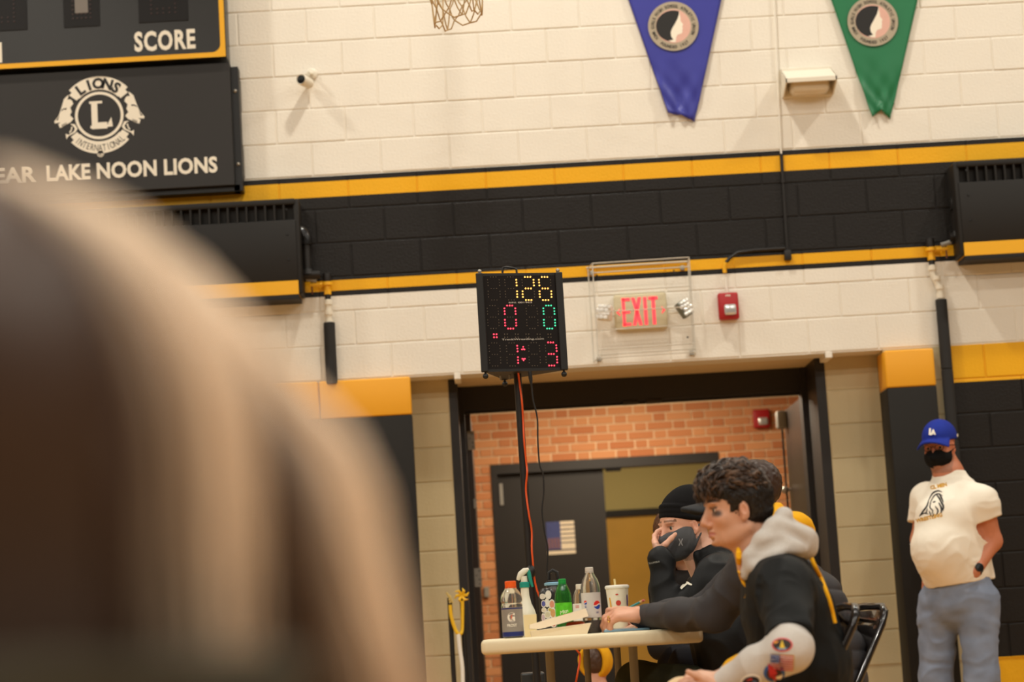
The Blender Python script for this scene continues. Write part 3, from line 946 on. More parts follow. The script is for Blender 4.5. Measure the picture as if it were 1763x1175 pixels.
for (px_, py_, rz_, side) in ((1041, 539, .15, -1), (1178, 532, -.55, 1)):
    h_ = at(px_, py_, DW-.09)
    yoke = MB().tube([(c.x+side*ew*.98, DW-.03, h_.z+.02), (h_.x-side*.02, DW-.05, h_.z+.02)], .006, 6)
    yoke.tube([(c.x+side*ew*.98, DW-.03, h_.z-.012), (h_.x-side*.02, DW-.05, h_.z-.012)], .006, 6)
    yo = yoke.build('yoke', 'ivory', es, True)
    R_ = Matrix.Rotation(rz_, 3, 'Y') @ Matrix.Rotation(.35*side, 3, 'Z')
    w_, hh_ = (.043, .046) if side < 0 else (.036, .05)
    lh = MB().box(h_.x-w_, h_.x+w_, DW-.115, DW-.06, h_.z-hh_, h_.z+hh_, bev=.012, rot=R_).build('lamp_head', 'ivory' if side < 0 else mat('lamp_grey', rgb(110, 116, 104), .5), es, True)
    d = MB()
    for i in range(3):
        for j in range(4):
            q = R_ @ Vector(((i-1)*w_*.58+(.006 if j % 2 else -.006), -.03, (j-1.5)*hh_*.45)) + Vector((h_.x, DW-.0875, h_.z))
            d.lathe([(.011, 0), (.013, .006), (.009, .008)], q, 8, R_ @ Vector((0, -1, 0)))
    d.build('led_lens', mat('led_reflector', rgb(236, 234, 228), .2, metal=.5 if side > 0 else .1, var=.2, vscale=120), lh, True)
# wire guard
wg = thing('wire_guard', (c.x, DW-.1, at(1100, 615, DW).z), 'zinc wire guard cage in front of the exit sign', 'wire guard')
g0, g1 = at(1020, 452, DW-.16), at(1190, 443, DW-.16)
gx0, gx1 = wx(1025, 535, DW-.16), wx(1192, 525, DW-.16)
gzt, gzb = wz(1105, 449, DW-.16), wz(1105, 613, DW-.16)
wr_ = .0032
fr_ = MB()
yF = DW-.16
for x_, y_ in ((gx0, yF), (gx1, yF), (gx0-.02, DW-.01), (gx1+.005, DW-.01)):
    MB().tube([(x_, y_, gzb), (x_, y_, gzt)], wr_, 6).build('side_wire', 'wire', wg, True)
for i, f_ in enumerate((0.0, .10, .305, .52, .71, .91, .965, 1.0)):
    z_ = gzt+(gzb-gzt)*f_
    MB().tube([(gx0, yF-.002, z_), (gx1, yF-.002, z_+.004)], wr_, 6).build('cross_wire', 'wire', wg, True)
fr_ = MB()
for z_ in (gzt, gzb):
    for x_, x2 in ((gx0, gx0-.02), (gx1, gx1+.005)):
        MB().tube([(x_, yF, z_), (x2, DW-.004, z_)], wr_, 6).build('return_wire', 'wire', wg, True)
fr_.tube([(gx0-.03, DW-.01, gzt), (gx1+.01, DW-.01, gzt+.004)], .006, 6)
fr_.build('wall_bar', 'wire', wg, True)
fr_ = MB()
for x_, z_ in ((gx0, gzt-.03), (gx1-.03, gzt-.03), (gx0+.01, gzb+.015), (gx1-.01, gzb+.02)):
    MB().box(x_-.012, x_+.012, DW-.02, DW, z_-.016, z_+.012, bev=.003).build('wall_clip', 'steel', wg)
# screw holes left in the paint
for i, (px_, py_, r_) in enumerate(((1028, 475, .007), (1034, 480, .006), (1162, 471, .008), (1160, 466, .005), (1184, 581, .007))):
    q = at(px_, py_, DW)
    MB().lathe([(r_, 0), (r_*.6, .002)], (q.x, DW-.0005, q.z), 8, (0, -1, 0)).build('screw_hole', 'ink_black', wb)

# ================================================================== TABLE, TIMER AND WHAT STANDS ABOUT
def on_plane(px, py, P0, N):
    d = _F*FPX + CR*(px-881.5) + CU*(587.5-py)
    o = Vector((0, 0, ZC))
    return o + d*((P0-o).dot(N)/d.dot(N))

# ---- three-sided wrestling timer on a pole
YT = 9.70
PL, PR = at(829, 556, YT-.05), at(968, 553, YT+.05)
PB = at(857, 655, YT+.30)
zt1 = at(825, 471, YT-.05).z; zt0 = at(833, 641, YT-.05).z
A2, B2, C2 = Vector((PL.x, PL.y)), Vector((PR.x, PR.y)), Vector((PB.x+.03, PB.y))
ctr = (A2+B2+C2)/3
tm = thing('match_timer', (ctr.x, ctr.y, zt0), 'black three-sided match timer with glowing amber, red and green digits', 'timer')
def tri(b, sc, z0, z1):
    q = [ctr+(p-ctr)*sc for p in (A2, B2, C2)]
    v = [(p.x, p.y, z0) for p in q]+[(p.x, p.y, z1) for p in q]
    b.raw(v, [(0, 2, 1), (3, 4, 5), (0, 1, 4, 3), (1, 2, 5, 4), (2, 0, 3, 5)])
b = MB(); tri(b, 1.0, zt0, zt0+.012); tri(b, 1.0, zt1-.012, zt1)
for p_ in (A2, B2, C2):
    q = ctr+(p_-ctr)*.985
    b.box(q.x-.016, q.x+.016, q.y-.016, q.y+.016, zt0, zt1, bev=.004)
b.build('frame', 'black_plastic', tm)
b = MB(); tri(b, .985, zt0+.01, zt1-.01)
b.build('display_panel', mat('smoked_acrylic', rgb(36, 33, 33), .14, var=.1, vscale=3), tm)
for p_ in (A2, B2, C2):
    q = ctr+(p_-ctr)*.97
    MB().tube([(q.x, q.y, zt0), (q.x, q.y, zt0-.012)], .005, 8).sphere((q.x, q.y, zt0-.018), .013).build('knob', 'black_plastic', tm, True)
    if p_ != C2: MB().tube([(q.x, q.y, zt1), (q.x, q.y, zt1+.008)], .006, 8).sphere((q.x, q.y, zt1+.010), .009).build('top_screw', 'steel', tm, True)
hd = [at(865, 470, YT+.08), at(866, 461, YT+.08), at(872, 460, YT+.08), at(885, 462, YT+.08), at(889, 464, YT+.08), at(890, 472, YT+.08)]
MB().tube(hd, .005, 8).build('handle', 'black_plastic', tm, True)
for px_ in (862, 878):
    q = at(px_, 650, YT+.12)
    MB().tube([(q.x, q.y, zt0), (q.x, q.y, zt0-.02)], .005, 8).build('bolt', 'steel', tm, True)
Nf = Vector((-(B2-A2).y, (B2-A2).x, 0)).normalized()
if Nf.y > 0: Nf = -Nf
P0f = Vector((A2.x, A2.y, zt0))*1.0 + Nf*.001
P0f = Vector((ctr.x, ctr.y, 0)) + Vector((((A2+B2)/2-ctr).x, ((A2+B2)/2-ctr).y, 0))*.985 + Nf*.0012
def TP(x, y): return on_plane(815+x/5.341, 450+y/5.341, P0f, Nf)
def led(name, base, core):
    m_ = mat(name, base, .3, emit=core, estr=1.0)
    return m_
M['led_amber'] = mat('led_amber', rgb(255, 190, 90), .3, emit=(1.0, .50, .10), estr=3.2)
M['led_red'] = mat('led_red', rgb(255, 60, 80), .3, emit=(1.0, .045, .085), estr=3.2)
M['led_green'] = mat('led_green', rgb(70, 230, 170), .3, emit=(.07, .85, .42), estr=1.5)
M['led_off'] = mat('led_off', rgb(176, 160, 134), .4)
SEG = {'a': [(25, 0), (49, 0), (72, 0)], 'f': [(0, 26), (2, 52), (4, 78)], 'b': [(100, 26), (102, 52), (104, 78)], 'g': [(31, 106), (54, 106), (78, 106)],
       'e': [(5, 132), (6, 158), (8, 184)], 'c': [(107, 132), (108, 158), (109, 184)], 'd': [(35, 212), (58, 212), (82, 212)]}
NUM = {'0': 'abcdef', '1': 'bc', '2': 'abged', '3': 'abgcd', '6': 'afgecd', ' ': ''}
off = MB()
def dots(b, pts, r):
    for x, y in pts:
        b.sphere(TP(x, y), (r, r*.6, r), 8, 5)
for ch, x, y, mm in (('1', 288, 145, 'led_amber'), ('2', 447, 145, 'led_amber'), ('6', 603, 145, 'led_amber'), ('0', 285, 408, 'led_red'), ('0', 643, 408, 'led_green'),
                     ('1', 303, 752, 'led_red'), ('3', 662, 748, 'led_red'), (' ', 131, 145, None), (' ', 127, 408, None), (' ', 485, 408, None), (' ', 143, 752, None), (' ', 507, 750, None)):
    on = MB()
    for s_, pts in SEG.items():
        q = [(x+dx*(1.06 if y == 145 else 1), y+dy) for dx, dy in pts]
        dots(on if s_ in NUM[ch] else off, q, .0034 if s_ in NUM[ch] else .0013)
    if mm: on.build('digit', mm, tm, True)
def quad(x, y): return [(x, y), (x+25, y), (x+2, y+28), (x+27, y+28)]
on = MB(); dots(on, quad(188, 672), .0034); on.build('period_light', 'led_red', tm, True)
for x in (287, 386, 484, 588, 687): dots(off, quad(x, 671), .0016)
on = MB(); dots(on, [(458, 788), (447, 812), (470, 812), (459, 808), (450, 898), (474, 898), (462, 912), (462, 900)], .0030); on.build('arrow_light', 'led_red', tm, True)
tag(off.build('unlit_dots', 'led_off', tm, True), kind='stuff')
off = MB()
rt = Vector((B2.x-A2.x, B2.y-A2.y, 0)).normalized()
q = TP(325, 388); w_ = (TP(540, 386)-q).length
put_text(off, 'S/N: 001962', q.x, q.y, q.z, width=w_, height=.0068, bold=.01, right=rt, depth=0)
q = TP(262, 733); w_ = (TP(648, 731)-q).length
put_text(off, 'TrackWrestling.com', q.x, q.y, q.z, width=w_, height=.0095, bold=.01, right=rt, depth=0)
off.build('lettering', mat('timer_print', rgb(214, 208, 198), .5), tm)
# pole, cables
pt, pb = at(891, 648, YT+.10), at(912, 975, YT+.10)
dirp = (pb-pt)
p0 = pt+dirp*((0.02-pt.z)/dirp.z)
po = thing('timer_pole', (p0.x, p0.y, 0), 'slim black pole holding up the match timer behind the table', 'pole')
MB().tube([pt+Vector((0, 0, .03)), p0], .0175, 14).build('tube', 'black_paint', po, True)
MB().tube([p0+Vector((0, 0, .06)), p0], .022, 12).lathe([(.22, 0), (.21, .02), (.03, .03)], (p0.x, p0.y, 0), 28).build('base', 'black_paint', po, True)
q = at(914, 985, YT+.06)
MB().sphere(q, (.022, .022, .03)).build('clamp', 'black_plastic', po, True)
def smooth_path(pts, n=6):
    pts = [Vector(p) for p in pts]
    out = []
    for i in range(len(pts)-1):
        a, b_, c_, d_ = pts[max(i-1, 0)], pts[i], pts[i+1], pts[min(i+2, len(pts)-1)]
        for k_ in range(n):
            t_ = k_/n
            out.append(0.5*((2*b_)+(c_-a)*t_+(2*a-5*b_+4*c_-d_)*t_*t_+(3*b_-a-3*c_+d_)*t_**3))
    out.append(pts[-1])
    return out
pp = [(888, 642), (890, 660), (894, 690), (896, 720), (898, 760), (902, 800), (903, 815), (901, 845), (906, 885), (911, 915), (912, 958), (925, 1030), (985, 1115), (994, 1130), (990, 1160), (985, 1185)]
oc = MB().tube(smooth_path([at(x+4.5, y, YT+.06+.02*(i % 2)) for i, (x, y) in enumerate(pp)]), .0042, 8).build('extension_cord', 'orange', None, True)
tag(oc, 'orange extension cord hanging along the timer pole', 'cord')
pp = [(914, 645), (915, 662), (918, 690), (925, 720), (926, 760), (929, 800), (935, 818), (936, 850), (933, 880), (937, 915), (943, 945), (942, 985), (946, 1040), (950, 1120), (948, 1185)]
oc = thing('power_cable', at(930, 900, YT), 'thin black power cable with plug hanging from the match timer', 'cable')
MB().tube(smooth_path([at(x, y, YT) for x, y in pp[1:]]), .0036, 8).build('cord', 'black_plastic', oc, True)
a, c_ = at(912, 640, YT), at(915, 664, YT)
MB().tube([a, a.lerp(c_, .5), c_], [.009, .009, .0045], 10).build('plug', 'black_plastic', oc, True)

# ---- folding table, seen from its short end
YT0, YT1 = 7.60, 9.43
tx0, tx1 = at(828, 1110, YT0).x, at(1211, 1095, YT0).x
ttop = at(1010, 1092, YT0).z
tb = thing('folding_table', ((tx0+tx1)/2, (YT0+YT1)/2, 0), 'long cream plastic folding table covered with bottles', 'table')
MB().box(tx0, tx1, YT0, YT1, ttop-.052, ttop, bev=.016, seg=4).build('table_top', 'plastic_table', tb, True)
M['table_leg'] = mat('grey_leg_paint', rgb(138, 132, 118), .5, metal=.1)
for (px_, Y, r_) in ((947, 7.95, .016), (1091, 7.95, .016), (1011, 9.05, .0135), (1064, 9.05, .0135)):
    q = at(px_, 1140, Y)
    MB().tube([(q.x, Y, ttop-.05), (q.x, Y, .25), (q.x+(-.12 if px_ < 1030 else .12), Y, .08), (q.x+(-.12 if px_ < 1030 else .12), Y, 0)], r_, 12).build('leg', 'table_leg', tb, True)
for Y in (7.95, 9.05):
    q0, q1 = at(947 if Y < 8 else 1011, 1140, Y), at(1091 if Y < 8 else 1064, 1140, Y)
    MB().tube([(q0.x-.12, Y, .10), (q1.x+.12, Y, .10)], .012, 10).build('leg_brace', 'table_leg', tb, True)

# ---- folding chairs
def chair(loc, yaw, label, m_):
    ch = thing('folding_chair', loc, label, 'chair', 'black metal folding chairs')
    R_ = Matrix.Rotation(yaw, 3, 'Z')
    L = Vector(loc)
    def W(x, y, z): return L + R_ @ Vector((x, y, z))
    hw = .215
    arch = [W(-.20, -hw, 0), W(.19, -hw, .72), W(.205, -hw+.012, .755), W(.215, -hw+.05, .775), W(.217, 0, .78), W(.215, hw-.05, .775), W(.205, hw-.012, .755), W(.19, hw, .72), W(-.20, hw, 0)]
    MB().tube(arch, .0125, 12).build('back_frame', m_, ch, True)
    back = MB()
    v = []; f = []
    for i in range(9):
        for j in range(5):
            y = -hw+.012+(2*hw-.024)*i/8
            z = .56+.205*j/4
            bow = .022*(1-((i-4)/4.0)**2)
            v.append(W(-.20+.39*z/.72+bow, y, z))
    for i in range(8):
        for j in range(4): f.append((i*5+j, i*5+j+1, (i+1)*5+j+1, (i+1)*5+j))
    back.raw(v, f)
    bk_ = back.build('backrest', m_, ch, True)
    md = bk_.modifiers.new('t', 'SOLIDIFY'); md.thickness = .006
    bb = MB(); bb.box(-.20, .20, -.20, .20, .425, .445, bev=.012, seg=3)
    bb.v = [tuple(W(*p_)) for p_ in bb.v]
    bb.build('seat', m_, ch, True)
    for s_ in (-1, 1):
        MB().tube([W(.24, s_*.19, 0), W(-.06, s_*.19, .43)], .0115, 10).build('rear_leg', m_, ch, True)
    MB().tube([W(.19, -.19, .09), W(.19, .19, .09)], .009, 8).build('stretcher', m_, ch, True)
    MB().tube([W(-.14, -hw, .11), W(-.14, hw, .11)], .009, 8).build('stretcher', m_, ch, True)
    for s_ in (-1, 1):
        fo = MB().tube([W(-.205, s_*hw, .0), W(-.195, s_*hw, .03)], .016, 10).build('foot_cap', 'rubber', ch, True)
M['chair_black'] = mat('glossy_brown_black_enamel', rgb(26, 20, 17), .14, var=.05, coat=.5)
q = at(1457, 1057, 6.6); chair((q.x-.215, 6.62, 0), .05, 'glossy black folding chair under the young man in the hoodie', 'chair_black')
q = at(1498, 1062, 7.35); chair((q.x-.21, 7.40, 0), .19, 'glossy black folding chair farthest right, under the man in the grey jacket', 'chair_black')

# ---- bottles, boxes and cups on the table
zt_ = ttop
def curved(b, v, f, c, r, a0, z0):
    """flat (u,w) shapes wrapped round an upright cylinder; a0 = angle to the right of the side facing the camera"""
    b.raw([(c.x+r*math.sin(a0+p[0]/r), c.y-r*math.cos(a0+p[0]/r), z0+p[1]) for p in v], f)
def fit_text(s, width, height, bold=.02):
    v, f = text_verts(s, 1.0, bold)
    xs = [p[0] for p in v]; ys = [p[1] for p in v]
    kx = width/(max(xs)-min(xs)); ky = height/(max(ys)-min(ys))
    return [((p[0]-(min(xs)+max(xs))/2)*kx, (p[1]-(min(ys)+max(ys))/2)*ky) for p in v], f
def cdisc(cu, cw, ru, rw, a0=0, a1=360, n=20):
    # built in upright strips so that it bends with the bottle; a0/a1 pick the whole disc, its upper or its lower part
    lo_ = -1.0 if a1-a0 >= 360 or a0 > 180 else .12
    hi_ = 1.0 if a1-a0 >= 360 or a0 < 180 else -.12
    n = 16; v = []; f = []
    for i in range(n+1):
        u = -1+2*i/n; h_ = math.sqrt(max(0, 1-u*u)); wv_ = .22*math.sin(u*2.6) if a1-a0 < 360 else 0
        b0, b1 = max(-h_, min(h_, lo_+wv_)) if lo_ > -1 else -h_, max(-h_, min(h_, hi_+wv_)) if hi_ < 1 else h_
        v += [(cu+ru*u, cw+rw*b0), (cu+ru*u, cw+rw*b1)]
    return v, [(2*i, 2*i+2, 2*i+3, 2*i+1) for i in range(n)]
def sleeve(b, c, r, z0, z1, n=32):
    b.raw([(c.x+r*math.cos(2*math.pi*i/n), c.y+r*math.sin(2*math.pi*i/n), z) for z in (z0, z1) for i in range(n)], [(i, (i+1) % n, n+(i+1) % n, n+i) for i in range(n)])
M['pet'] = mat('clear_bottle_plastic', rgb(235, 232, 225), .06, trans=.92, ior=1.12, var=.02, coat=.6)
M['pet_green'] = mat('green_bottle_plastic', rgb(60, 150, 60), .08, trans=.75, ior=1.12, var=.05, coat=.6)
def bottle(px_, py_, Y, label, prof, sc, mat_b, cap_m, cap, ribs=None):
    c = at(px_, py_, Y); c.z = zt_
    o = thing('bottle', (c.x, Y, zt_), label, 'bottle')
    MB().lathe([(r*sc, h*sc) for r, h in prof], c, 28).build('body', mat_b, o, True, 60)
    r, h0, h1 = cap
    cp = MB().lathe([(r*sc, h0*sc), (r*sc, h1*sc-.002), (r*sc-.002, h1*sc)], c, 24)
    cp.build('cap', cap_m, o, True)
    n = MB().lathe([(r*sc*1.06, h0*sc-.004), (r*sc*1.06, h0*sc-.001)], c, 24)
    n.build('neck_ring', cap_m, o, True)
    return o, c
# sports drink bottle with orange cap
o, c = bottle(884, 1096, 7.72, 'sports drink bottle with orange cap and grey G label, leftmost on the table',
    [(.030, 0), (.0355, .006), (.0365, .03), (.0365, .105), (.0375, .11), (.036, .116), (.033, .120), (.0375, .126), (.038, .132), (.036, .145), (.029, .160), (.021, .170), (.019, .176)], 1.0, 'pet', mat('orange_cap', rgb(240, 96, 24), .4), (.0195, .176, .197))
b = MB(); sleeve(b, c, .0372, zt_+.005, zt_+.106); lb = b.build('label', mat('grey_label', rgb(146, 138, 128), .35), o, True)
b = MB(); sleeve(b, c, .0374, zt_+.006, zt_+.022); b.build('blue_band', mat('navy_band', rgb(36, 46, 108), .4), lb, True)
b = MB(); sleeve(b, c, .0374, zt_+.100, zt_+.104)
b.build('blue_band', mat('navy_print', rgb(36, 46, 108), .4), lb, True)
b = MB(); v, f = fit_text('G', .027, .033, .045); curved(b, v, f, c, .0376, -.12, zt_+.072)
v, f = fit_text('FROST', .034, .010); curved(b, v, f, c, .0376, -.08, zt_+.044)
b.build('lettering', 'ink_white', lb)
b = MB(); b_pts = [(-.004, -.011), (.004, .001), (.0005, .001), (.006, .013), (-.003, .003), (.001, .002)]
curved(b, b_pts, [tuple(range(6))], c, .0379, -.10, zt_+.071)
b.build('bolt_mark', mat('orange_print', rgb(236, 88, 30), .4), lb)
b = MB(); sleeve(b, c, .034, zt_+.012, zt_+.0125)
# cola bottle with silver label
o, c = bottle(1021, 1088, 7.80, 'tall cola bottle with silver label and red, white and blue globe',
    [(.025, 0), (.031, .004), (.033, .02), (.031, .04), (.0335, .052), (.0335, .14), (.0345, .15), (.0335, .165), (.028, .185), (.017, .205), (.0135, .214), (.0135, .218)], 1.0, 'pet', mat('grey_cap', rgb(206, 198, 186), .4), (.0145, .216, .231))
MB().lathe([(.024, .003), (.030, .006), (.031, .02), (.0295, .042), (.029, .046)], c, 24).build('cola', mat('dark_cola', rgb(34, 16, 12), .1), o, True)
b = MB(); sleeve(b, c, .0340, zt_+.055, zt_+.142); lb = b.build('label', mat('silver_label', rgb(204, 200, 194), .3, metal=.0), o, True)
for a0, zz, rr in ((-.68, .108, .0072), (.62, .098, .0150)):
    for (s0, s1, mm) in ((15, 175, 'globe_red'), (195, 355, 'globe_blue')):
        if mm not in M: M[mm] = mat(mm, rgb(214, 44, 40) if 'red' in mm else rgb(34, 66, 160), .4)
        b = MB(); v, f = cdisc(0, 0, rr, rr, s0, s1); curved(b, v, f, c, .0343, a0, zt_+zz); b.build('globe_mark', M[mm], lb)
    b = MB(); v, f = cdisc(0, 0, rr*1.05, rr*1.05); curved(b, v, f, c, .03415, a0, zt_+zz); b.build('globe_white', 'ink_white', lb)
b = MB(); v, f = fit_text('pepsi', .030, .010)
curved(b, [(-p[1], p[0]) for p in v], f, c, .0343, -.66, zt_+.082)
v, f = fit_text('DIET', .011, .006); curved(b, v, f, c, .0343, .60, zt_+.072)
b.build('lettering', mat('pepsi_blue', rgb(40, 60, 140), .4), lb)
# citrus soda bottle
o, c = bottle(973, 1088, 8.20, 'green soda bottle with green cap in the middle of the table',
    [(.025, 0), (.030, .004), (.031, .03), (.030, .04), (.031, .052), (.031, .12), (.032, .13), (.030, .15), (.022, .172), (.0145, .188), (.0135, .192)], 1.0, 'pet_green', mat('green_cap', rgb(24, 140, 58), .4), (.0145, .190, .206))
b = MB(); sleeve(b, c, .0315, zt_+.050, zt_+.118); lb = b.build('label', mat('lime_label', rgb(84, 186, 36), .4, var=.5, vscale=60), o, True)
b = MB(); v, f = fit_text('Mtn', .03, .014, .0); curved(b, [(p[0], p[1]+p[0]*.25) for p in v], f, c, .0318, 0, zt_+.085); b.build('lettering', 'ink_white', lb)
b = MB(); v, f = fit_text('DEW', .038, .016, .03); curved(b, [(p[0], p[1]+p[0]*.25) for p in v], f, c, .0318, .05, zt_+.068); b.build('lettering', mat('dew_red', rgb(200, 40, 36), .4), lb)
# small clear bottle half behind the cola
o, c = bottle(1002, 1088, 8.45, 'small clear bottle with white label half hidden behind the cola bottle',
    [(.024, 0), (.028, .004), (.029, .12), (.026, .145), (.016, .165), (.013, .172)], 1.0, 'pet', mat('cream_cap', rgb(224, 214, 196), .4), (.0135, .172, .188))
b = MB(); sleeve(b, c, .0295, zt_+.05, zt_+.115); lb = b.build('label', mat('white_label', rgb(226, 220, 210), .5), o, True)
b = MB(); 
for z_ in (.100, .106): 
    v, f = fit_text('IIII', .014, .005); curved(b, v, f, c, .0299, -.45, zt_+z_)
b.build('print', mat('label_red', rgb(206, 80, 70), .5), lb)
# dark bottle with blue strap, and the bottle covered in stickers
o, c = bottle(958, 1088, 8.75, 'dark water bottle with light blue strap and round lid behind the green soda',
    [(.030, 0), (.034, .004), (.035, .06), (.035, .14), (.031, .17), (.026, .182)], 1.1, mat('smoke_bottle', rgb(52, 46, 40), .25, coat=.4), 'black_plastic', (.027, .182, .195))
MB().lathe([(.036, .196), (.037, .198), (.037, .206), (.030, .208)], c, 24).build('blue_strap', mat('pale_blue', rgb(132, 178, 204), .5), o, True)
MB().tube([(c.x-.018, 8.75, zt_+.218), (c.x-.016, 8.75, zt_+.245), (c.x, 8.75, zt_+.255), (c.x+.016, 8.75, zt_+.245), (c.x+.018, 8.75, zt_+.218)], .008, 8).build('carry_loop', 'black_plastic', o, True)
c = at(946, 1088, 8.50); c.z = zt_
o = thing('bottle', (c.x, 8.5, zt_), 'black bottle plastered with colourful stickers left of the green soda', 'bottle')
MB().lathe([(.030, 0), (.034, .004), (.0345, .14), (.032, .165), (.024, .178), (.016, .182)], c, 28).build('body', mat('sticker_base', rgb(40, 38, 38), .3), o, True, 60)
random.seed(3)
sticks = [(-.6, .150, .012, .009, (226, 218, 206)), (.1, .155, .010, .014, (232, 226, 214)), (-.5, .122, .010, .012, (92, 96, 168)), (.45, .118, .012, .016, (222, 150, 120)), (-.1, .125, .008, .014, (230, 224, 214)),
          (-.5, .098, .010, .008, (226, 214, 190)), (.2, .098, .009, .007, (206, 184, 96)), (.5, .085, .013, .018, (212, 160, 104)), (-.1, .080, .012, .012, (214, 206, 176)), (-.62, .070, .008, .014, (206, 180, 190)),
          (.1, .055, .020, .010, (106, 150, 60)), (-.5, .045, .012, .012, (220, 212, 200)), (.5, .045, .012, .012, (196, 90, 70))]
for i, (a0, zz, ru, rw, col) in enumerate(sticks):
    b = MB(); v, f = cdisc(0, 0, ru*1.2, rw*1.2, 0, 360, 10); curved(b, v, f, c, .0351+.0001*i, a0, zt_+zz)
    st = b.build('sticker', mat('sticker_white', rgb(228, 222, 210), .4), o)
    b = MB(); v, f = cdisc(0, 0, ru*.85, rw*.85, 0, 360, 10); curved(b, v, f, c, .0354+.0001*i, a0, zt_+zz)
    b.build('sticker_print', mat('sticker_colour', rgb(*col), .4, var=.2, vscale=120), st)
# spray bottle
c = at(908, 1092, 8.35); c.z = zt_
o = thing('spray_bottle', (c.x, 8.35, zt_), 'white spray bottle with teal collar and trigger behind the orange-capped bottle', 'spray bottle')
M['spray_white'] = mat('milky_plastic', rgb(226, 220, 202), .35, var=.02)
M['teal'] = mat('teal_plastic', rgb(28, 140, 124), .4)
b = MB().lathe([(.034, 0), (.037, .005), (.037, .085), (.033, .10), (.022, .125), (.016, .155), (.0155, .185)], c, 28)
b.build('body', 'spray_white', o, True, 60)
MB().lathe([(.019, .185), (.019, .203), (.016, .206)], c, 20).build('collar', 'teal', o, True)
hd_ = MB()
hd_.tube([(c.x, 8.35, zt_+.204), (c.x-.001, 8.35, zt_+.228)], [.013, .012], 14)
hd_.tube([(c.x+.020, 8.35, zt_+.253), (c.x+.004, 8.35, zt_+.248), (c.x-.012, 8.35, zt_+.236), (c.x-.020, 8.35, zt_+.222), (c.x-.024, 8.35, zt_+.214)], [.006, .012, .012, .009, .006], 12)
hd_.build('spray_head', 'spray_white', o, True)
MB().tube([(c.x+.018, 8.35, zt_+.252), (c.x+.020, 8.35, zt_+.230), (c.x+.024, 8.35, zt_+.206), (c.x+.030, 8.35, zt_+.186)], [.006, .008, .007, .004], 10).build('trigger', 'teal', o, True)
# small cream carton
q0 = at(903, 1092, 7.9); q1 = at(925, 1092, 7.9)
o = thing('paper_carton', ((q0.x+q1.x)/2, 7.9, zt_), 'small plain cream paper carton beside the sports drink', 'carton')
M['cream_card'] = mat('cream_card', rgb(238, 218, 168), .7, var=.03)
b = MB(); x0_, x1_ = q0.x, q1.x
h_ = .079
v = [(x0_+.002, 7.88, zt_), (x1_-.002, 7.88, zt_), (x1_-.002, 7.92, zt_), (x0_+.002, 7.92, zt_), (x0_, 7.877, zt_+h_), (x1_+.001, 7.877, zt_+h_), (x1_+.001, 7.923, zt_+h_), (x0_, 7.923, zt_+h_)]
b.raw(v, [(0, 3, 2, 1), (0, 1, 5, 4), (1, 2, 6, 5), (2, 3, 7, 6), (3, 0, 4, 7)])
bo = b.build('carton_wall', 'cream_card', o); md = bo.modifiers.new('t', 'SOLIDIFY'); md.thickness = .0012
# clamshell food box with its lid half open
M['box_card'] = mat('kraft_cream_card', rgb(255, 240, 212), .65, var=.03)
yb0, yb1 = 7.66, 7.80
def bx(px_, py_, Y=yb0): return at(px_, py_, Y)
o = thing('food_box', (bx(965, 1090).x, (yb0+yb1)/2, zt_), 'open cream cardboard food box with its lid tilted up', 'food box')
L0, L1 = bx(915, 1090).x, bx(1011, 1088).x
hB = .036
wB0, wB1 = bx(913, 1085).x, bx(1018, 1075).x
b = MB()
v = [(L0, yb0+.012, zt_), (L1, yb0+.012, zt_), (L1, yb1-.012, zt_), (L0, yb1-.012, zt_), (wB0, yb0, zt_+hB*.55), (wB1, yb0, zt_+hB), (wB1, yb1, zt_+hB), (wB0, yb1, zt_+hB*.55)]
b.raw(v, [(0, 3, 2, 1), (0, 1, 5, 4), (1, 2, 6, 5), (2, 3, 7, 6), (3, 0, 4, 7)])
bo = b.build('tray', 'box_card', o); md = bo.modifiers.new('t', 'SOLIDIFY'); md.thickness = .0015
P1, P2, P3, P4, P5 = bx(912, 1083), bx(928, 1084), bx(1013, 1062), bx(1009, 1048), bx(912, 1076)
b = MB()
fv = [P1, P2, P3, P4, P5]
v = [tuple(p_) for p_ in fv]+[(p_.x, yb1, p_.z) for p_ in fv]
b.raw(v, [(0, 1, 2, 3, 4), (3, 8, 9, 4), (4, 9, 5, 0), (9, 8, 7, 6, 5), (2, 7, 8, 3)])
bo = b.build('lid', 'box_card', o); md = bo.modifiers.new('t', 'SOLIDIFY'); md.thickness = .0015
MB().box(bx(975, 1070).x, bx(1008, 1070).x, yb0+.03, yb1-.03, zt_+.012, zt_+.044, bev=.012).build('food', mat('orange_food', rgb(206, 84, 36), .6, var=.4, vscale=90), o, True)
# paper cup with straw
c = at(1067, 1088, 8.45); c.z = zt_
o = thing('paper_cup', (c.x, 8.45, zt_), 'white paper cup with lid, straw and red print behind the hands', 'cup')
MB().lathe([(.030, 0), (.031, .003), (.043, .162), (.0435, .165)], c, 32).build('cup_body', mat('white_paper', rgb(238, 228, 208), .55), o, True, 60)
MB().lathe([(.0455, .163), (.0465, .166), (.0465, .172), (.042, .176), (.012, .177)], c, 32).build('lid', mat('white_lid', rgb(236, 230, 216), .35), o, True, 60)
MB().tube([(c.x-.004, 8.44, zt_+.12), (c.x-.008, 8.44, zt_+.20)], .0042, 8).build('straw', mat('cream_straw', rgb(236, 214, 150), .5), o, True)
b = MB(); v, f = cdisc(0, 0, .010, .010); curved(b, v, f, c, .0408, 0, zt_+.108); v, f = cdisc(0, 0, .006, .003); curved(b, v, f, c, .0426, -.1, zt_+.140)
b.build('red_print', mat('cup_red', rgb(196, 60, 44), .5), o)
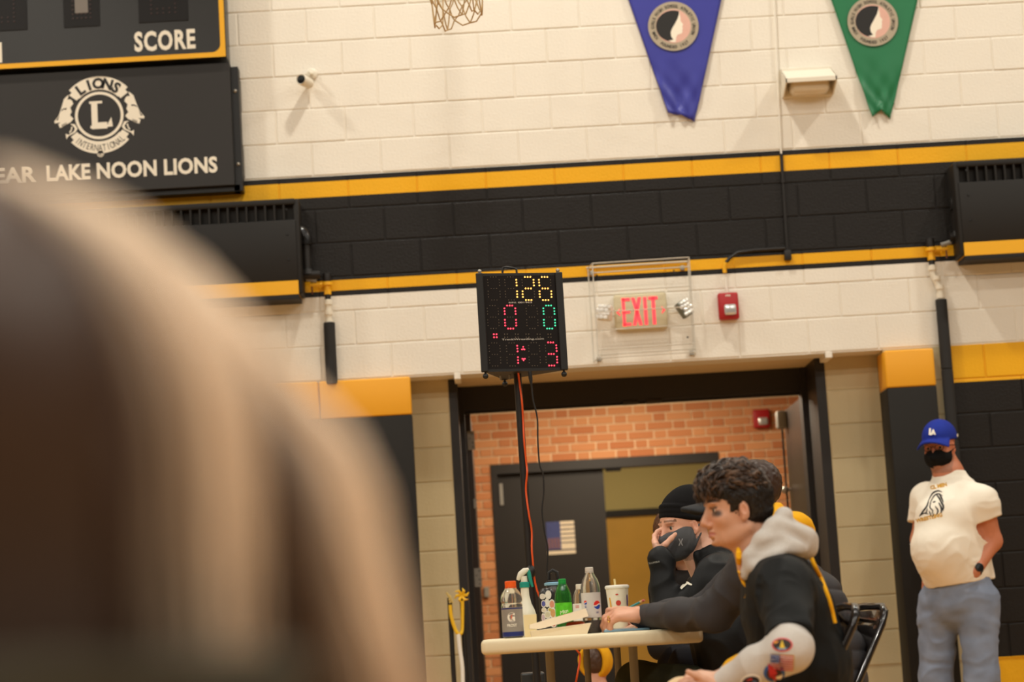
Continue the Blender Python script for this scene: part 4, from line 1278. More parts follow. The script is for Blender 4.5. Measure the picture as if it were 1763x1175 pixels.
b = MB(); curved(b, [(-.004, -.03), (.004, -.03), (-.004, .03), (-.010, .03)], [(0, 1, 2, 3)], c, .0405, -.75, zt_+.11); b.build('yellow_print', mat('cup_yellow', rgb(226, 164, 50), .5), o)
b = MB(); curved(b, [(-.003, -.03), (.004, -.03), (.006, .02), (-.004, .02)], [(0, 1, 2, 3)], c, .0412, 1.0, zt_+.125); b.build('purple_print', mat('cup_purple', rgb(100, 64, 120), .5), o)
# clipboard of papers under the writing hands
q0, q1 = at(1038, 1086, 7.80), at(1116, 1083, 7.80)
o = thing('tablet', ((q0.x+q1.x)/2, 7.8, zt_), 'thin pale blue tablet lying under the writing hands', 'tablet')
MB().box(q0.x, q1.x, 7.70, 7.93, zt_+.0005, zt_+.009, bev=.003).build('case', mat('pale_blue_case', rgb(124, 160, 182), .4), o, True)
MB().box(q0.x+.004, q1.x-.05, 7.71, 7.92, zt_+.009, zt_+.013, bev=.001).build('paper', 'white', o)

# ---- notice on the dark corridor door
Yn = YB+.048
q0, q1 = at(943, 956, Yn), at(988, 897, Yn)
no = thing('notice', ((q0.x+q1.x)/2, Yn, q0.z), 'blue and white printed notice on the dark corridor door', 'poster')
w_, h_ = q1.x-q0.x, q1.z-q0.z
MB().box(q0.x, q1.x, Yn-.003, Yn, q0.z, q1.z).build('sheet', mat('notice_white', rgb(222, 206, 178), .6), no)
b = MB(); b.box(q0.x, q0.x+w_*.5, Yn-.0045, Yn-.003, q0.z+h_*.14, q1.z); b.build('blue_print', mat('notice_blue', rgb(58, 66, 116), .6, var=.25, vscale=30), no)
b = MB(); b.box(q0.x, q1.x, Yn-.0045, Yn-.003, q0.z+h_*.11, q0.z+h_*.15); 
for i in range(5): b.box(q0.x+w_*.5, q1.x, Yn-.0045, Yn-.003, q0.z+h_*(.33+.135*i), q0.z+h_*(.36+.135*i))
b.build('ruled_print', mat('notice_navy', rgb(48, 50, 74), .6), no)
b = MB()
for i in range(4): b.box(q0.x+w_*(.05+.11*i), q0.x+w_*(.11+.11*i), Yn-.006, Yn-.0045, q0.z+h_*.18, q0.z+h_*.5)
b.build('figure_print', mat('notice_brown', rgb(134, 88, 70), .6, var=.3, vscale=60), no)

# ---- basketball net hanging from its raised hoop
YN = 10.6
cn = at(789, 30, YN)
hp = thing('basketball_hoop', (cn.x, YN, cn.z), 'tan basketball net hanging into the top of the picture', 'basketball net')
zr_ = cn.z+.50
ns = 12
def netpt(i, j):
    t_ = j/6.0
    r_ = .229+(.115-.229)*min(1, t_*1.15)
    a = 2*math.pi*(i+(0.5 if j % 2 else 0))/ns
    x_ = cn.x+r_*math.cos(a); y_ = YN+r_*math.sin(a)
    z_ = zr_-.47*t_ - .03*t_ + t_*t_*(.22*(r_*math.cos(a)))*1.2 + (.02*math.sin(5*a) if j == 6 else 0)
    return Vector((x_+.02*t_*t_*math.sin(3*a), y_, z_))
b = MB()
for i in range(ns):
    for j in range(6):
        p0_ = netpt(i, j)
        for i2 in ((i, i-1) if j % 2 == 0 else (i, i+1)):
            p1_ = netpt(i2 % ns, j+1)
            mid_ = (p0_+p1_)/2 + Vector((0, 0, -.012))
            b.tube([p0_, mid_, p1_], .0036, 6)
for i in range(ns):
    a_, b2 = netpt(i, 6), netpt((i+1) % ns, 6)
    b.tube([a_, (a_+b2)/2+Vector((0, 0, -.02)), b2], .0038, 6)
tag(b.build('net', mat('tan_cord', rgb(188, 158, 112), .8), hp, True), kind='stuff')
rim = [(cn.x+.229*math.cos(2*math.pi*i/40), YN+.229*math.sin(2*math.pi*i/40), zr_) for i in range(40)]
MB().tube(rim, .009, 8, closed=True).build('rim', mat('rim_orange', rgb(206, 74, 26), .4), hp, True)
MB().box(cn.x-.06, cn.x+.06, YN+.225, YN+.40, zr_-.01, zr_+.02, bev=.005).build('bracket', 'orange', hp)
MB().box(cn.x-.05, cn.x+.05, YN+.38, YN+.44, zr_-.02, 7.6, bev=.005).build('mast', 'grey_metal', hp)

# ---- rope posts by the left pier
def post(px_, py_, Y, label):
    q = at(px_, py_, Y)
    o = thing('rope_post', (q.x, Y, 0), label, 'post', 'rope posts by the doorway')
    MB().tube([(q.x, Y, q.z), (q.x, Y, .02)], .014, 12).lathe([(.033, 0), (.032, .015), (.02, .025)], (q.x, Y, 0), 20).build('pole', 'black_paint', o, True)
    return o, q
M['tape_yellow'] = mat('yellow_tape', rgb(234, 186, 30), .5, var=.08, vscale=60)
o, q = post(774, 1030, 12.55, 'black rope post with tan ties beside the left door pier')
b = MB()
for i in range(5): b.tube([(q.x-.015+.008*i, 12.53, q.z+.03-.012*i), (q.x+.018-.006*i, 12.525, q.z-.03+.02*(i % 3))], .006, 6)
b.build('tie', mat('tan_tie', rgb(196, 170, 96), .7), o, True)
o, q2 = post(795, 1026, 12.60, 'black rope post with yellow tape bow at the door jamb')
b = MB()
for i in range(6):
    an = i*1.05
    b.tube([(q2.x, 12.58, q2.z), (q2.x+.03*math.cos(an), 12.565, q2.z+.03*math.sin(an)), (q2.x+.045*math.cos(an+.4), 12.57, q2.z+.04*math.sin(an+.4))], [.010, .008, .003], 6)
b.build('bow', 'tape_yellow', o, True)
rp = thing('yellow_rope', (q.x, 12.55, .6), 'yellow and white tape hanging between the two rope posts', 'tape')
MB().tube(smooth_path([at(775, 1042, 12.53), at(777, 1062, 12.53), at(783, 1082, 12.53), at(789, 1092, 12.53), at(795, 1088, 12.56), at(796, 1060, 12.57), at(796, 1035, 12.57)]), .010, 8).build('yellow_length', 'tape_yellow', rp, True)
MB().tube(smooth_path([at(789, 1092, 12.53), at(792, 1120, 12.53), at(796, 1150, 12.53), at(797, 1190, 12.53)]), .011, 8).build('white_length', 'white', rp, True)
# small grey switch box on the corridor brick, and the case under the table
q = at(838, 1020, YB)
sw = thing('wall_box', (q.x, YB-.02, q.z-.04), 'small grey wall box on the corridor brick left of the dark door', 'wall box')
MB().box(q.x-.02, q.x+.02, YB-.03, YB-.002, q.z-.04, q.z+.04, bev=.004).build('cover', 'grey_metal', sw)
q0, q1 = at(899, 1162, 9.9), at(938, 1162, 9.9)
cs = thing('equipment_case', ((q0.x+q1.x)/2, 10.2, 0), 'small black equipment case on the floor under the table, by the pole', 'case')
MB().box(q0.x, q1.x, 10.15, 10.4, 0, q0.z-.02, bev=.01).build('body', 'black_plastic', cs)
MB().box(q0.x-.004, q1.x+.004, 10.145, 10.405, q0.z-.05, q0.z, bev=.008).build('lid', mat('case_lid', rgb(44, 46, 46), .4), cs)

# ================================================================== PEOPLE
# a small sculpting kit: shapes are blended in a distance grid and turned into one continuous surface
def V3(p): return np.array([p[0], p[1], p[2]], dtype=np.float64)
class Sculpt:
    def __init__(s, lo, hi, h):
        s.h = h
        s.lo = V3(lo)-2*h
        n = np.ceil((V3(hi)+2*h-s.lo)/h).astype(int)+1
        s.n = n
        s.g = np.full(n, 0.5, dtype=np.float32)
        s.ax = [(s.lo[i]+h*np.arange(n[i])).astype(np.float32) for i in range(3)]
    def _reg(s, lo, hi, pad):
        a = np.clip(np.floor((lo-pad-s.lo)/s.h).astype(int), 0, s.n)
        b = np.clip(np.ceil((hi+pad-s.lo)/s.h).astype(int)+1, 0, s.n)
        if np.any(b <= a): return None
        sl = tuple(slice(a[i], b[i]) for i in range(3))
        X = s.ax[0][sl[0]][:, None, None]; Y = s.ax[1][sl[1]][None, :, None]; Z = s.ax[2][sl[2]][None, None, :]
        return sl, X, Y, Z
    def _put(s, sl, d, k, sub):
        g = s.g[sl]
        if sub:
            d = -d
            if k > 0:
                h = np.maximum(k-np.abs(g-d), 0)/k
                s.g[sl] = np.maximum(g, d)+h*h*k*0.25
            else: s.g[sl] = np.maximum(g, d)
        else:
            if k > 0:
                h = np.maximum(k-np.abs(g-d), 0)/k
                s.g[sl] = np.minimum(g, d)-h*h*k*0.25
            else: s.g[sl] = np.minimum(g, d)
    def ell(s, c, r, R=None, k=0.015, sub=False):
        c = V3(c); r = V3(r)
        m = r.max()
        ext = np.full(3, m) if R is not None else r
        q = s._reg(c-ext, c+ext, k+3*s.h)
        if q is None: return s
        sl, X, Y, Z = q
        X = X-c[0]; Y = Y-c[1]; Z = Z-c[2]
        if R is not None:
            a = np.array(R, dtype=np.float32)
            X, Y, Z = (a[0, 0]*X+a[1, 0]*Y+a[2, 0]*Z, a[0, 1]*X+a[1, 1]*Y+a[2, 1]*Z, a[0, 2]*X+a[1, 2]*Y+a[2, 2]*Z)
        k0 = np.sqrt((X/r[0])**2+(Y/r[1])**2+(Z/r[2])**2)
        k1 = np.sqrt((X/r[0]**2)**2+(Y/r[1]**2)**2+(Z/r[2]**2)**2)+1e-9
        s._put(sl, (k0*(k0-1)/k1).astype(np.float32), k, sub)
        return s
    def cap(s, a, b, ra, rb=None, k=0.015, sub=False):
        a = V3(a); b = V3(b); rb = ra if rb is None else rb
        m = max(ra, rb)
        q = s._reg(np.minimum(a, b)-m, np.maximum(a, b)+m, k+3*s.h)
        if q is None: return s
        sl, X, Y, Z = q
        ba = b-a; L = max((ba*ba).sum(), 1e-9)
        X = X-a[0]; Y = Y-a[1]; Z = Z-a[2]
        t = np.clip((X*ba[0]+Y*ba[1]+Z*ba[2])/L, 0, 1)
        d = np.sqrt((X-t*ba[0])**2+(Y-t*ba[1])**2+(Z-t*ba[2])**2)-(ra+(rb-ra)*t)
        s._put(sl, d.astype(np.float32), k, sub)
        return s
    def chain(s, pts, rr, k=0.015, sub=False):
        for i in range(len(pts)-1): s.cap(pts[i], pts[i+1], rr[i], rr[i+1], k, sub)
        return s
    def plane_cut(s, p, n, rad=None):
        """throw away what lies on the side the normal n points to (only within rad of p, if given)"""
        n = V3(n); n = n/np.linalg.norm(n); p = V3(p)
        if rad is not None:
            q = s._reg(p-rad, p+rad, 0)
            if q is None: return s
            sl, X, Y, Z = q
            d = (X-p[0])*n[0]+(Y-p[1])*n[1]+(Z-p[2])*n[2]
            far_ = (X-p[0])**2+(Y-p[1])**2+(Z-p[2])**2 > rad*rad
            s.g[sl] = np.where(far_, s.g[sl], np.maximum(s.g[sl], d)).astype(np.float32)
            return s
        d = (s.ax[0][:, None, None]-p[0])*n[0]+(s.ax[1][None, :, None]-p[1])*n[1]+(s.ax[2][None, None, :]-p[2])*n[2]
        s.g = np.maximum(s.g, d.astype(np.float32))
        return s
    def mesh(s):
        g = s.g
        g[0] = g[-1] = 0.5; g[:, 0] = g[:, -1] = 0.5; g[:, :, 0] = g[:, :, -1] = 0.5
        ins = g < 0
        c = np.zeros(tuple(x-1 for x in g.shape), dtype=np.uint8)
        for i in (0, 1):
            for j in (0, 1):
                for k in (0, 1):
                    c += ins[i:g.shape[0]-1+i, j:g.shape[1]-1+j, k:g.shape[2]-1+k]
        act = (c > 0) & (c < 8)
        ids = np.argwhere(act)
        idx = np.full(act.shape, -1, dtype=np.int32)
        idx[act] = np.arange(len(ids))
        acc = np.zeros((len(ids), 3)); cnt = np.zeros(len(ids))
        cor = [(i, j, k) for i in (0, 1) for j in (0, 1) for k in (0, 1)]
        val = {q: g[ids[:, 0]+q[0], ids[:, 1]+q[1], ids[:, 2]+q[2]] for q in cor}
        for a in cor:
            for ax in range(3):
                if a[ax] == 0:
                    b = list(a); b[ax] = 1; b = tuple(b)
                    va, vb = val[a], val[b]
                    m = (va < 0) != (vb < 0)
                    t = np.where(m, va/np.where(m, va-vb, 1), 0)
                    p = np.array(a, dtype=float)[None, :].repeat(len(ids), 0)
                    p[:, ax] += t
                    acc[m] += p[m]; cnt[m] += 1
        v = s.lo + s.h*(ids+acc/np.maximum(cnt, 1)[:, None])
        F = []
        for ax in range(3):
            sl0 = [slice(None)]*3; sl1 = [slice(None)]*3
            sl0[ax] = slice(0, -1); sl1[ax] = slice(1, None)
            e = ins[tuple(sl0)] != ins[tuple(sl1)]
            q = np.argwhere(e)
            if len(q) == 0: continue
            o = [x for x in range(3) if x != ax]
            ok = (q[:, o[0]] > 0) & (q[:, o[1]] > 0)
            q = q[ok]
            def cell(d0, d1):
                r = q.copy(); r[:, o[0]] -= d0; r[:, o[1]] -= d1
                return idx[r[:, 0], r[:, 1], r[:, 2]]
            quad = np.stack([cell(1, 1), cell(0, 1), cell(0, 0), cell(1, 0)], 1)
            inside0 = ins[q[:, 0], q[:, 1], q[:, 2]]
            flip = inside0 if ax != 1 else ~inside0
            quad[~flip] = quad[~flip][:, ::-1]
            F.append(quad)
        F = np.concatenate(F)
        F = F[(F >= 0).all(1)]
        a = v[F[:, 0]]; vol = (a*np.cross(v[F[:, 1]], v[F[:, 2]])).sum()+(a*np.cross(v[F[:, 2]], v[F[:, 3]])).sum()
        if vol < 0: F = F[:, ::-1].copy()
        return v, F

def smooth_verts(v, F, it=2, lam=0.5):
    e = np.concatenate([F[:, [0, 1]], F[:, [1, 2]], F[:, [2, 3]], F[:, [3, 0]]])
    n = len(v)
    deg = np.bincount(e[:, 0], minlength=n)+np.bincount(e[:, 1], minlength=n)
    for _ in range(it):
        a = np.zeros_like(v)
        for d in range(3):
            a[:, d] = np.bincount(e[:, 0], v[e[:, 1], d], n)+np.bincount(e[:, 1], v[e[:, 0], d], n)
        v = v+lam*(a/np.maximum(deg, 1)[:, None]-v)
    return v
def vnormals(v, F):
    a = v[F[:, 2]]-v[F[:, 0]]; b = v[F[:, 3]]-v[F[:, 1]]
    fn = np.cross(a, b)
    n = np.zeros_like(v)
    for i in range(4):
        for d in range(3): n[:, d] += np.bincount(F[:, i], fn[:, d], len(v))
    return n/np.maximum(np.linalg.norm(n, axis=1), 1e-12)[:, None]
_rng = np.random.RandomState(5)
_LAT = _rng.rand(32, 32, 32)
def vnoise(p):
    i = np.floor(p).astype(int); f = p-i; f = f*f*(3-2*f)
    r = 0
    for a in (0, 1):
        for b in (0, 1):
            for c in (0, 1):
                w = (f[:, 0] if a else 1-f[:, 0])*(f[:, 1] if b else 1-f[:, 1])*(f[:, 2] if c else 1-f[:, 2])
                r = r+w*_LAT[(i[:, 0]+a) & 31, (i[:, 1]+b) & 31, (i[:, 2]+c) & 31]
    return r*2-1
def folds(v, scale=12.0, amp=0.005, seed=0.0, stretch=(1, 1, 1)):
    p = v*np.array(stretch)*scale+seed
    w = p+0.8*np.stack([vnoise(p*.7+9), vnoise(p*.7+17), vnoise(p*.7+31)], 1)
    r = 1-np.abs(vnoise(w))          # creases
    return amp*(r-0.6)+amp*.5*vnoise(p*.5+3)

def np_mesh(name, v, F, material, parent, color=None):
    base = rootloc(parent)
    me = bpy.data.meshes.new(name)
    vv = (v-np.array(base)).astype(np.float32)
    me.vertices.add(len(vv)); me.vertices.foreach_set('co', vv.ravel())
    me.loops.add(F.size); me.polygons.add(len(F))
    me.loops.foreach_set('vertex_index', F.ravel().astype(np.int32))
    me.polygons.foreach_set('loop_start', np.arange(0, F.size, 4, dtype=np.int32))
    me.polygons.foreach_set('loop_total', np.full(len(F), 4, dtype=np.int32))
    me.update(calc_edges=True); me.validate()
    if color is not None:
        at_ = me.color_attributes.new('col', 'FLOAT_COLOR', 'POINT')
        c4 = np.ones((len(v), 4), dtype=np.float32); c4[:, :3] = color
        at_.data.foreach_set('color', c4.ravel())
    return link(name, me, material, parent, True, 180)
def finish(S, name, material, parent, smooth=1, disp=None, color=None):
    v, F = S.mesh()
    v = smooth_verts(v, F, smooth)
    if disp is not None:
        v = v+vnormals(v, F)*disp(v)[:, None]
    return np_mesh(name, v, F, material, parent, color(v) if color is not None else None)

class HeadF:
    """head frame: x forward, y to the person's left, z up; origin between the ears"""
    def __init__(s, o, fwd, up=(0, 0, 1), sc=1.0):
        s.o = V3(o); f = V3(fwd); f /= np.linalg.norm(f)
        u = V3(up); u -= f*u.dot(f); u /= np.linalg.norm(u)
        l = np.cross(u, f)
        s.R = np.stack([f, l, u], 1); s.sc = sc
    def w(s, p): return s.o+s.R @ (np.array(p, dtype=float)*s.sc)
    def loc(s, v): return ((v-s.o) @ s.R)/s.sc
    def ell(s, S, c, r, k=.012, sub=False, rot=None):
        R = s.R if rot is None else s.R @ np.array(rot)
        S.ell(s.w(c), np.array(r)*s.sc, R, k*s.sc, sub)
    def cap(s, S, a, b, ra, rb=None, k=.01, sub=False):
        S.cap(s.w(a), s.w(b), ra*s.sc, (ra if rb is None else rb)*s.sc, k*s.sc, sub)
def rotY(a): return np.array(Matrix.Rotation(a, 3, 'Y'))
def rotZ(a): return np.array(Matrix.Rotation(a, 3, 'Z'))
def rotX(a): return np.array(Matrix.Rotation(a, 3, 'X'))

def head_shape(S, H, jaw=1.0, ears=True):
    E = H.ell; C = H.cap
    E(S, (.000, 0, .038), (.092, .075, .086), .03)
    E(S, (.040, 0, .045), (.058, .060, .052), .03)
    E(S, (.036, 0, -.025), (.060, .058*jaw, .078), .03)
    E(S, (.034, 0, -.062), (.050, .046*jaw, .034), .025)
    E(S, (.082, 0, -.083), (.018, .022*jaw, .015), .016)
    for s_ in (1, -1):
        C(S, (-.002, s_*.054*jaw, -.052), (.058, s_*.028*jaw, -.082), .013, .012, .022)      # jaw line
        E(S, (.066, s_*.040, -.022), (.022, .020, .020), .02)                               # cheekbone
        E(S, (.093, s_*.030, .026), (.010, .024, .007), .012)                               # brow ridge
        E(S, (.103, s_*.031, .006), (.013, .017, .0105), .010, True)                        # eye socket
        E(S, (.0800, s_*.031, .006), (.0150, .0155, .0140), .005)                           # lids
        E(S, (.096, s_*.032, .0045), (.0140, .0130, .0062), .002, True)                     # opening of the eye
        E(S, (.099, s_*.0125, -.037), (.010, .0075, .0075), .006)                           # nostril wing
        if ears:
            E(S, (.008, s_*.0745, -.002), (.0135, .0105, .0275), .006, rot=rotY(.18))
            E(S, (.0125, s_*.0850, .002), (.0080, .0080, .0155), .004, True, rot=rotY(.18))
            E(S, (.012, s_*.073, -.025), (.007, .007, .009), .006)
    C(S, (.095, 0, .014), (.114, 0, -.026), .0085, .0105, .012)                             # nose
    E(S, (.112, 0, -.031), (.0105, .0105, .009), .008)
    E(S, (.096, 0, -.056), (.008, .022, .0055), .007)
    E(S, (.0955, 0, -.0685), (.008, .020, .0065), .007)
    C(S, (.106, -.018, -.0622), (.106, .018, -.0622), .0025, .0025, .004, True)
    E(S, (.094, 0, -.079), (.008, .016, .005), .008, True)
def skin_colors(base, H, brow=(60, 42, 32), lip=(176, 96, 84), beard=None, smudge=None):
    base = np.array(rgb(*base)); brow = np.array(rgb(*brow)); lip = np.array(rgb(*lip))
    def fn(v):
        c = np.tile(base, (len(v), 1))
        L = H.loc(v)
        def blend(w, col):
            w = np.clip(w, 0, 1)[:, None]
            return c*(1-w)+np.array(col)*w
        red = np.exp(-(((L[:, 0]-.09)/.03)**2+((np.abs(L[:, 1])-.03)/.028)**2+((L[:, 2]+.025)/.025)**2))
        c = blend(red*.35, base*np.array([1.06, .78, .70]))
        c = blend(np.exp(-(((L[:, 0]-.112)/.018)**2+(L[:, 1]/.018)**2+((L[:, 2]+.032)/.012)**2))*.35, base*np.array([1.05, .74, .68]))
        ear = np.exp(-(((L[:, 0]-.01)/.025)**2+((np.abs(L[:, 1])-.078)/.018)**2+((L[:, 2])/.035)**2))
        c = blend(ear*.4, base*np.array([1.04, .76, .70]))
        bz = .033-.10*np.maximum(0, np.abs(L[:, 1])-.036)
        bw = (np.abs(L[:, 2]-bz) < .0040) & (np.abs(L[:, 1]) > .010) & (np.abs(L[:, 1]) < .056) & (L[:, 0] > .055)
        c = blend(bw*.9, brow)
        lp = (np.abs(L[:, 2]+.0625) < .0105*(1-(np.abs(L[:, 1])/.026)**2)) & (np.abs(L[:, 1]) < .025) & (L[:, 0] > .085)
        c = blend(lp*.8, lip)
        for s_ in (1, -1):
            lash = (np.abs(L[:, 2]-.0108) < .0016) & (np.abs(L[:, 1]-s_*.0325) < .0145) & (L[:, 0] > .078)
            c = blend(lash*.65, brow*.6)
        if beard is not None:
            b = (L[:, 2] < -.040-.25*np.maximum(0, L[:, 0]-.055)*0) & (L[:, 2] > -.125) & (L[:, 0] > -.012) & (np.abs(L[:, 1]) < .075)
            nz = .75+.25*vnoise(v*400)
            b = b & ~lp
            c = blend(b*beard[1]*nz, np.array(rgb(*beard[0])))
        if smudge is not None:
            for s_ in (1, -1):
                w = np.exp(-(((L[:, 0]-.0835)/.0130)**2+((L[:, 2]+.0050)/.0105)**2)**2)*(s_*L[:, 1] > .022)
                c = blend(w*smudge, np.array(rgb(34, 28, 26)))
                w = ((L[:, 2]-.0135)**2 < .0022**2) & (np.abs(L[:, 1]-s_*.032) < .016) & (L[:, 0] > .07)
                c = blend(w*.7, brow*.6)
        return c
    return fn
def eyes(H, parent, iris=(70, 48, 30), sides=(1, -1)):
    for s_ in sides:
        b = MB(); c0 = H.w((.0808, s_*.0312, .0055))
        b.sphere(c0, .0126*H.sc, 24, 16)
        e = b.build('eye', None, parent, True, 180)
        me = e.data
        base = np.array(rootloc(parent))
        v = np.array([q.co for q in me.vertices])+base
        L = H.loc(v)-np.array((.0808, s_*.0312, .0055))
        d = L/np.linalg.norm(L, axis=1)[:, None]
        dv = np.array((.96, s_*.16, -.02)); dv /= np.linalg.norm(dv)
        a = d @ dv
        col = np.where((a > .94)[:, None], np.array(rgb(12, 10, 10)), np.where((a > .80)[:, None], np.array(rgb(*iris)), np.array(rgb(216, 204, 192))))
        at_ = me.color_attributes.new('col', 'FLOAT_COLOR', 'POINT')
        c4 = np.ones((len(v), 4), dtype=np.float32); c4[:, :3] = col
        at_.data.foreach_set('color', c4.ravel())
        me.materials.append(M['eye'])
M['eye'] = mat('eye', (1, 1, 1), .12, var=.0, attr='col')
M['skin'] = mat('skin', (1, 1, 1), .5, var=.05, vscale=60, bump=.06, bscale=350, attr='col')
_b = M['skin'].node_tree.nodes['Principled BSDF']
_b.inputs['Subsurface Weight'].default_value = .12
_b.inputs['Subsurface Radius'].default_value = (.012, .005, .003)
M['hair_attr'] = mat('hair', (1, 1, 1), .42, var=.12, vscale=90, attr='col')

def hand(S, wrist, d, n, ts, curl=(.35, .45, .35), tdir=None, sc=1.0, spread=.10, curls=None, k=.006):
    """five fingers on a palm: d along the fingers, n out of the palm, ts = +1/-1 which side the thumb is on"""
    w = Vector(wrist); d = Vector(d).normalized(); n = Vector(n); n = (n-d*n.dot(d)).normalized()
    l = d.cross(n)*ts
    S.ell(V3(w+d*.045*sc), (.048*sc, .040*sc, .0155*sc), np.array(Matrix((d, l, n)).transposed()), .012)
    S.cap(V3(w-d*.03*sc), V3(w+d*.02*sc), .026*sc, .024*sc, .015)
    lens = (.070, .078, .073, .056)
    out = []
    for i in range(4):
        a = w+d*(.084-.004*abs(i-1))*sc+l*(.030-.0205*i)*sc
        S.cap(V3(w+d*.03*sc+l*(.018-.012*i)*sc), V3(a), .014*sc, .0105*sc, .010)
        dirv = (d+l*spread*(1.2-i)*.6).normalized()
        ang = 0.0
        p = a
        cc = curls[i] if curls else curl
        for j, (fr, r0, r1) in enumerate(((.44, .0098, .0088), (.31, .0088, .0080), (.25, .0080, .0068))):
            ang += cc[j]
            q = p+(dirv*math.cos(ang)+n*math.sin(ang))*lens[i]*fr*sc
            S.cap(V3(p), V3(q), r0*sc, r1*sc, k)
            p = q
        out.append(p)
    tb_ = w+d*.022*sc+l*.026*sc
    td = Vector(tdir).normalized() if tdir is not None else (l*.65+d*.75+n*.35).normalized()
    S.cap(V3(w+d*.01*sc), V3(tb_), .017*sc, .0145*sc, .012)
    q = tb_+td*.036*sc; S.cap(V3(tb_), V3(q), .0145*sc, .0115*sc, .008)
    t2 = (td+d*.35).normalized()
    p = q+t2*.030*sc; S.cap(V3(q), V3(p), .0112*sc, .0100*sc, k)
    p2 = p+t2*.024*sc; S.cap(V3(p), V3(p2), .0100*sc, .0078*sc, k)
    return out, p2

def lockset(b, col, roots, flow, n=5, r=.004, seg=6):
    pass
class Locks:
    """many tapered strands in one mesh, with a colour per strand"""
    def __init__(s): s.v = []; s.F = []; s.c = []
    def add(s, pts, r, color, n=5):
        pts = [Vector(p) for p in pts]; k = len(pts)
        o = len(s.v)
        T = [(pts[min(i+1, k-1)]-pts[max(i-1, 0)]).normalized() for i in range(k)]
        a = T[0].orthogonal().normalized()
        for i in range(k):
            a = a-T[i]*a.dot(T[i]); a = a.normalized() if a.length > 1e-6 else T[i].orthogonal().normalized()
            bb = T[i].cross(a)
            t = i/(k-1)
            rr = r*(1.0 if t < .6 else (1-(t-.6)/.4)*.85+.15)
            for j in range(n):
                an = 2*math.pi*j/n
                s.v.append(pts[i]+(a*math.cos(an)+bb*math.sin(an))*rr); s.c.append(color)
        for i in range(k-1):
            for j in range(n):
                j2 = (j+1) % n
                s.F.append((o+i*n+j, o+i*n+j2, o+(i+1)*n+j2, o+(i+1)*n+j))
    def build(s, name, material, parent):
        return np_mesh(name, np.array([tuple(p) for p in s.v]), np.array(s.F, dtype=np.int32), material, parent, np.array(s.c))
def person(loc, label): return thing('person', loc, label, 'person')
def bounds(pts, pad): 
    a = np.array([V3(p) for p in pts]); return a.min(0)-pad, a.max(0)+pad
def cloth(name, c, rough=.85, var=.08, vscale=25, bump=.2, bscale=700, sheen=.0, **kw):
    return mat(name, rgb(*c), rough, var=var, vscale=vscale, bump=bump, bscale=bscale, sheen=sheen, spec=.18, **kw)

from mathutils.bvhtree import BVHTree
def surface_of(o):
    base = rootloc(o)
    me = o.data
    vs = [q.co+base for q in me.vertices]
    return BVHTree.FromPolygons(vs, [tuple(q.vertices) for q in me.polygons])
def cast(bvh, px_, py_):
    d = (_F*FPX + CR*(px_-881.5) + CU*(587.5-py_)).normalized()
    loc, nor, i, t = bvh.ray_cast(Vector((0, 0, ZC)), d)
    return loc, nor
def decal(bvh, v2, f2, name, material, parent, lift=.0012, sub=2):
    """flat shapes given in picture pixels, laid onto the cloth they are printed or sewn on"""
    bm = bmesh.new()
    vs = [bm.verts.new((x, y, 0)) for x, y in v2]
    for q in f2:
        try: bm.faces.new([vs[i] for i in q])
        except ValueError: pass
    bmesh.ops.triangulate(bm, faces=list(bm.faces))
    if sub: bmesh.ops.subdivide_edges(bm, edges=list(bm.edges), cuts=sub, use_grid_fill=True)
    bm.verts.index_update()
    pts = []; ok = True
    ctr_ = None
    for q in bm.verts:
        l_, n_ = cast(bvh, q.co.x, q.co.y)
        pts.append(None if l_ is None else l_+(n_ if n_.y < 0 else -n_)*lift)
    faces = [tuple(x.index for x in fc.verts) for fc in bm.faces if all(pts[x.index] is not None for x in fc.verts)]
    bm.free()
    b = MB(); b.v = [tuple(q) if q is not None else (0, 0, 0) for q in pts]; b.f = faces
    used = sorted({i for q in faces for i in q}); mp = {k_: i for i, k_ in enumerate(used)}
    b.v = [b.v[i] for i in used]; b.f = [tuple(mp[i] for i in q) for q in b.f]
    return b.build(name, material, parent, True, 180)

def arm_body(S, sh, el, wr, k=.02, s=1.0):
    S.cap(V3(sh), V3(el), .046*s, .038*s, k); S.cap(V3(el), V3(wr), .038*s, .026*s, k)

# ------------------------------------------------------------------ the young man in the black and grey hoodie
YA = 6.50
hA = HeadF(at(1276, 880, YA), (-math.cos(.13), -math.sin(.13), -.02), (0, 0, 1), 1.0)
pa = person((at(1370, 1150, YA).x, YA, 0), 'young man with dark curly hair in black and grey hoodie, seated facing left')
shL, elL, wrL = at(1347, 1012, YA-.19), at(1362, 1120, YA-.40), at(1250, 1176, YA-.26)
shR, elR, wrR = at(1330, 1005, YA+.19), at(1325, 1125, YA+.24), at(1262, 1162, YA+.02)
nk = at(1318, 975, YA)
hipc = at(1385, 1215, YA)
lo, hi = bounds([shL, elL, wrL, shR, elR, wrR, hipc, hA.w((.12, 0, .13)), at(1190, 1175, YA-.26)], .08)
S = Sculpt(lo, hi, .0028)
S.chain([V3(hipc), V3(at(1368, 1120, YA)), V3(at(1345, 1030, YA)), V3(nk)], [.10, .10, .09, .055], .05)
arm_body(S, shL, elL, wrL); arm_body(S, shR, elR, wrR)
S.cap(V3(shL), V3(shR), .055, .055, .05)
S.cap(hA.w((-.020, 0, -.055)), V3(nk), .054, .062, .03)
S.cap(hA.w((.004, 0, -.065)), V3(nk+Vector((-.03, 0, 0))), .034, .05, .03)
head_shape(S, hA)
hand(S, wrL, (-.85, .2, .12), (.15, .5, -.8), 1, (.25, .35, .3), tdir=(-.75, .1, .55))
hand(S, wrR, (-.8, -.35, -.1), (0, .2, -1), -1, (.3, .4, .3))
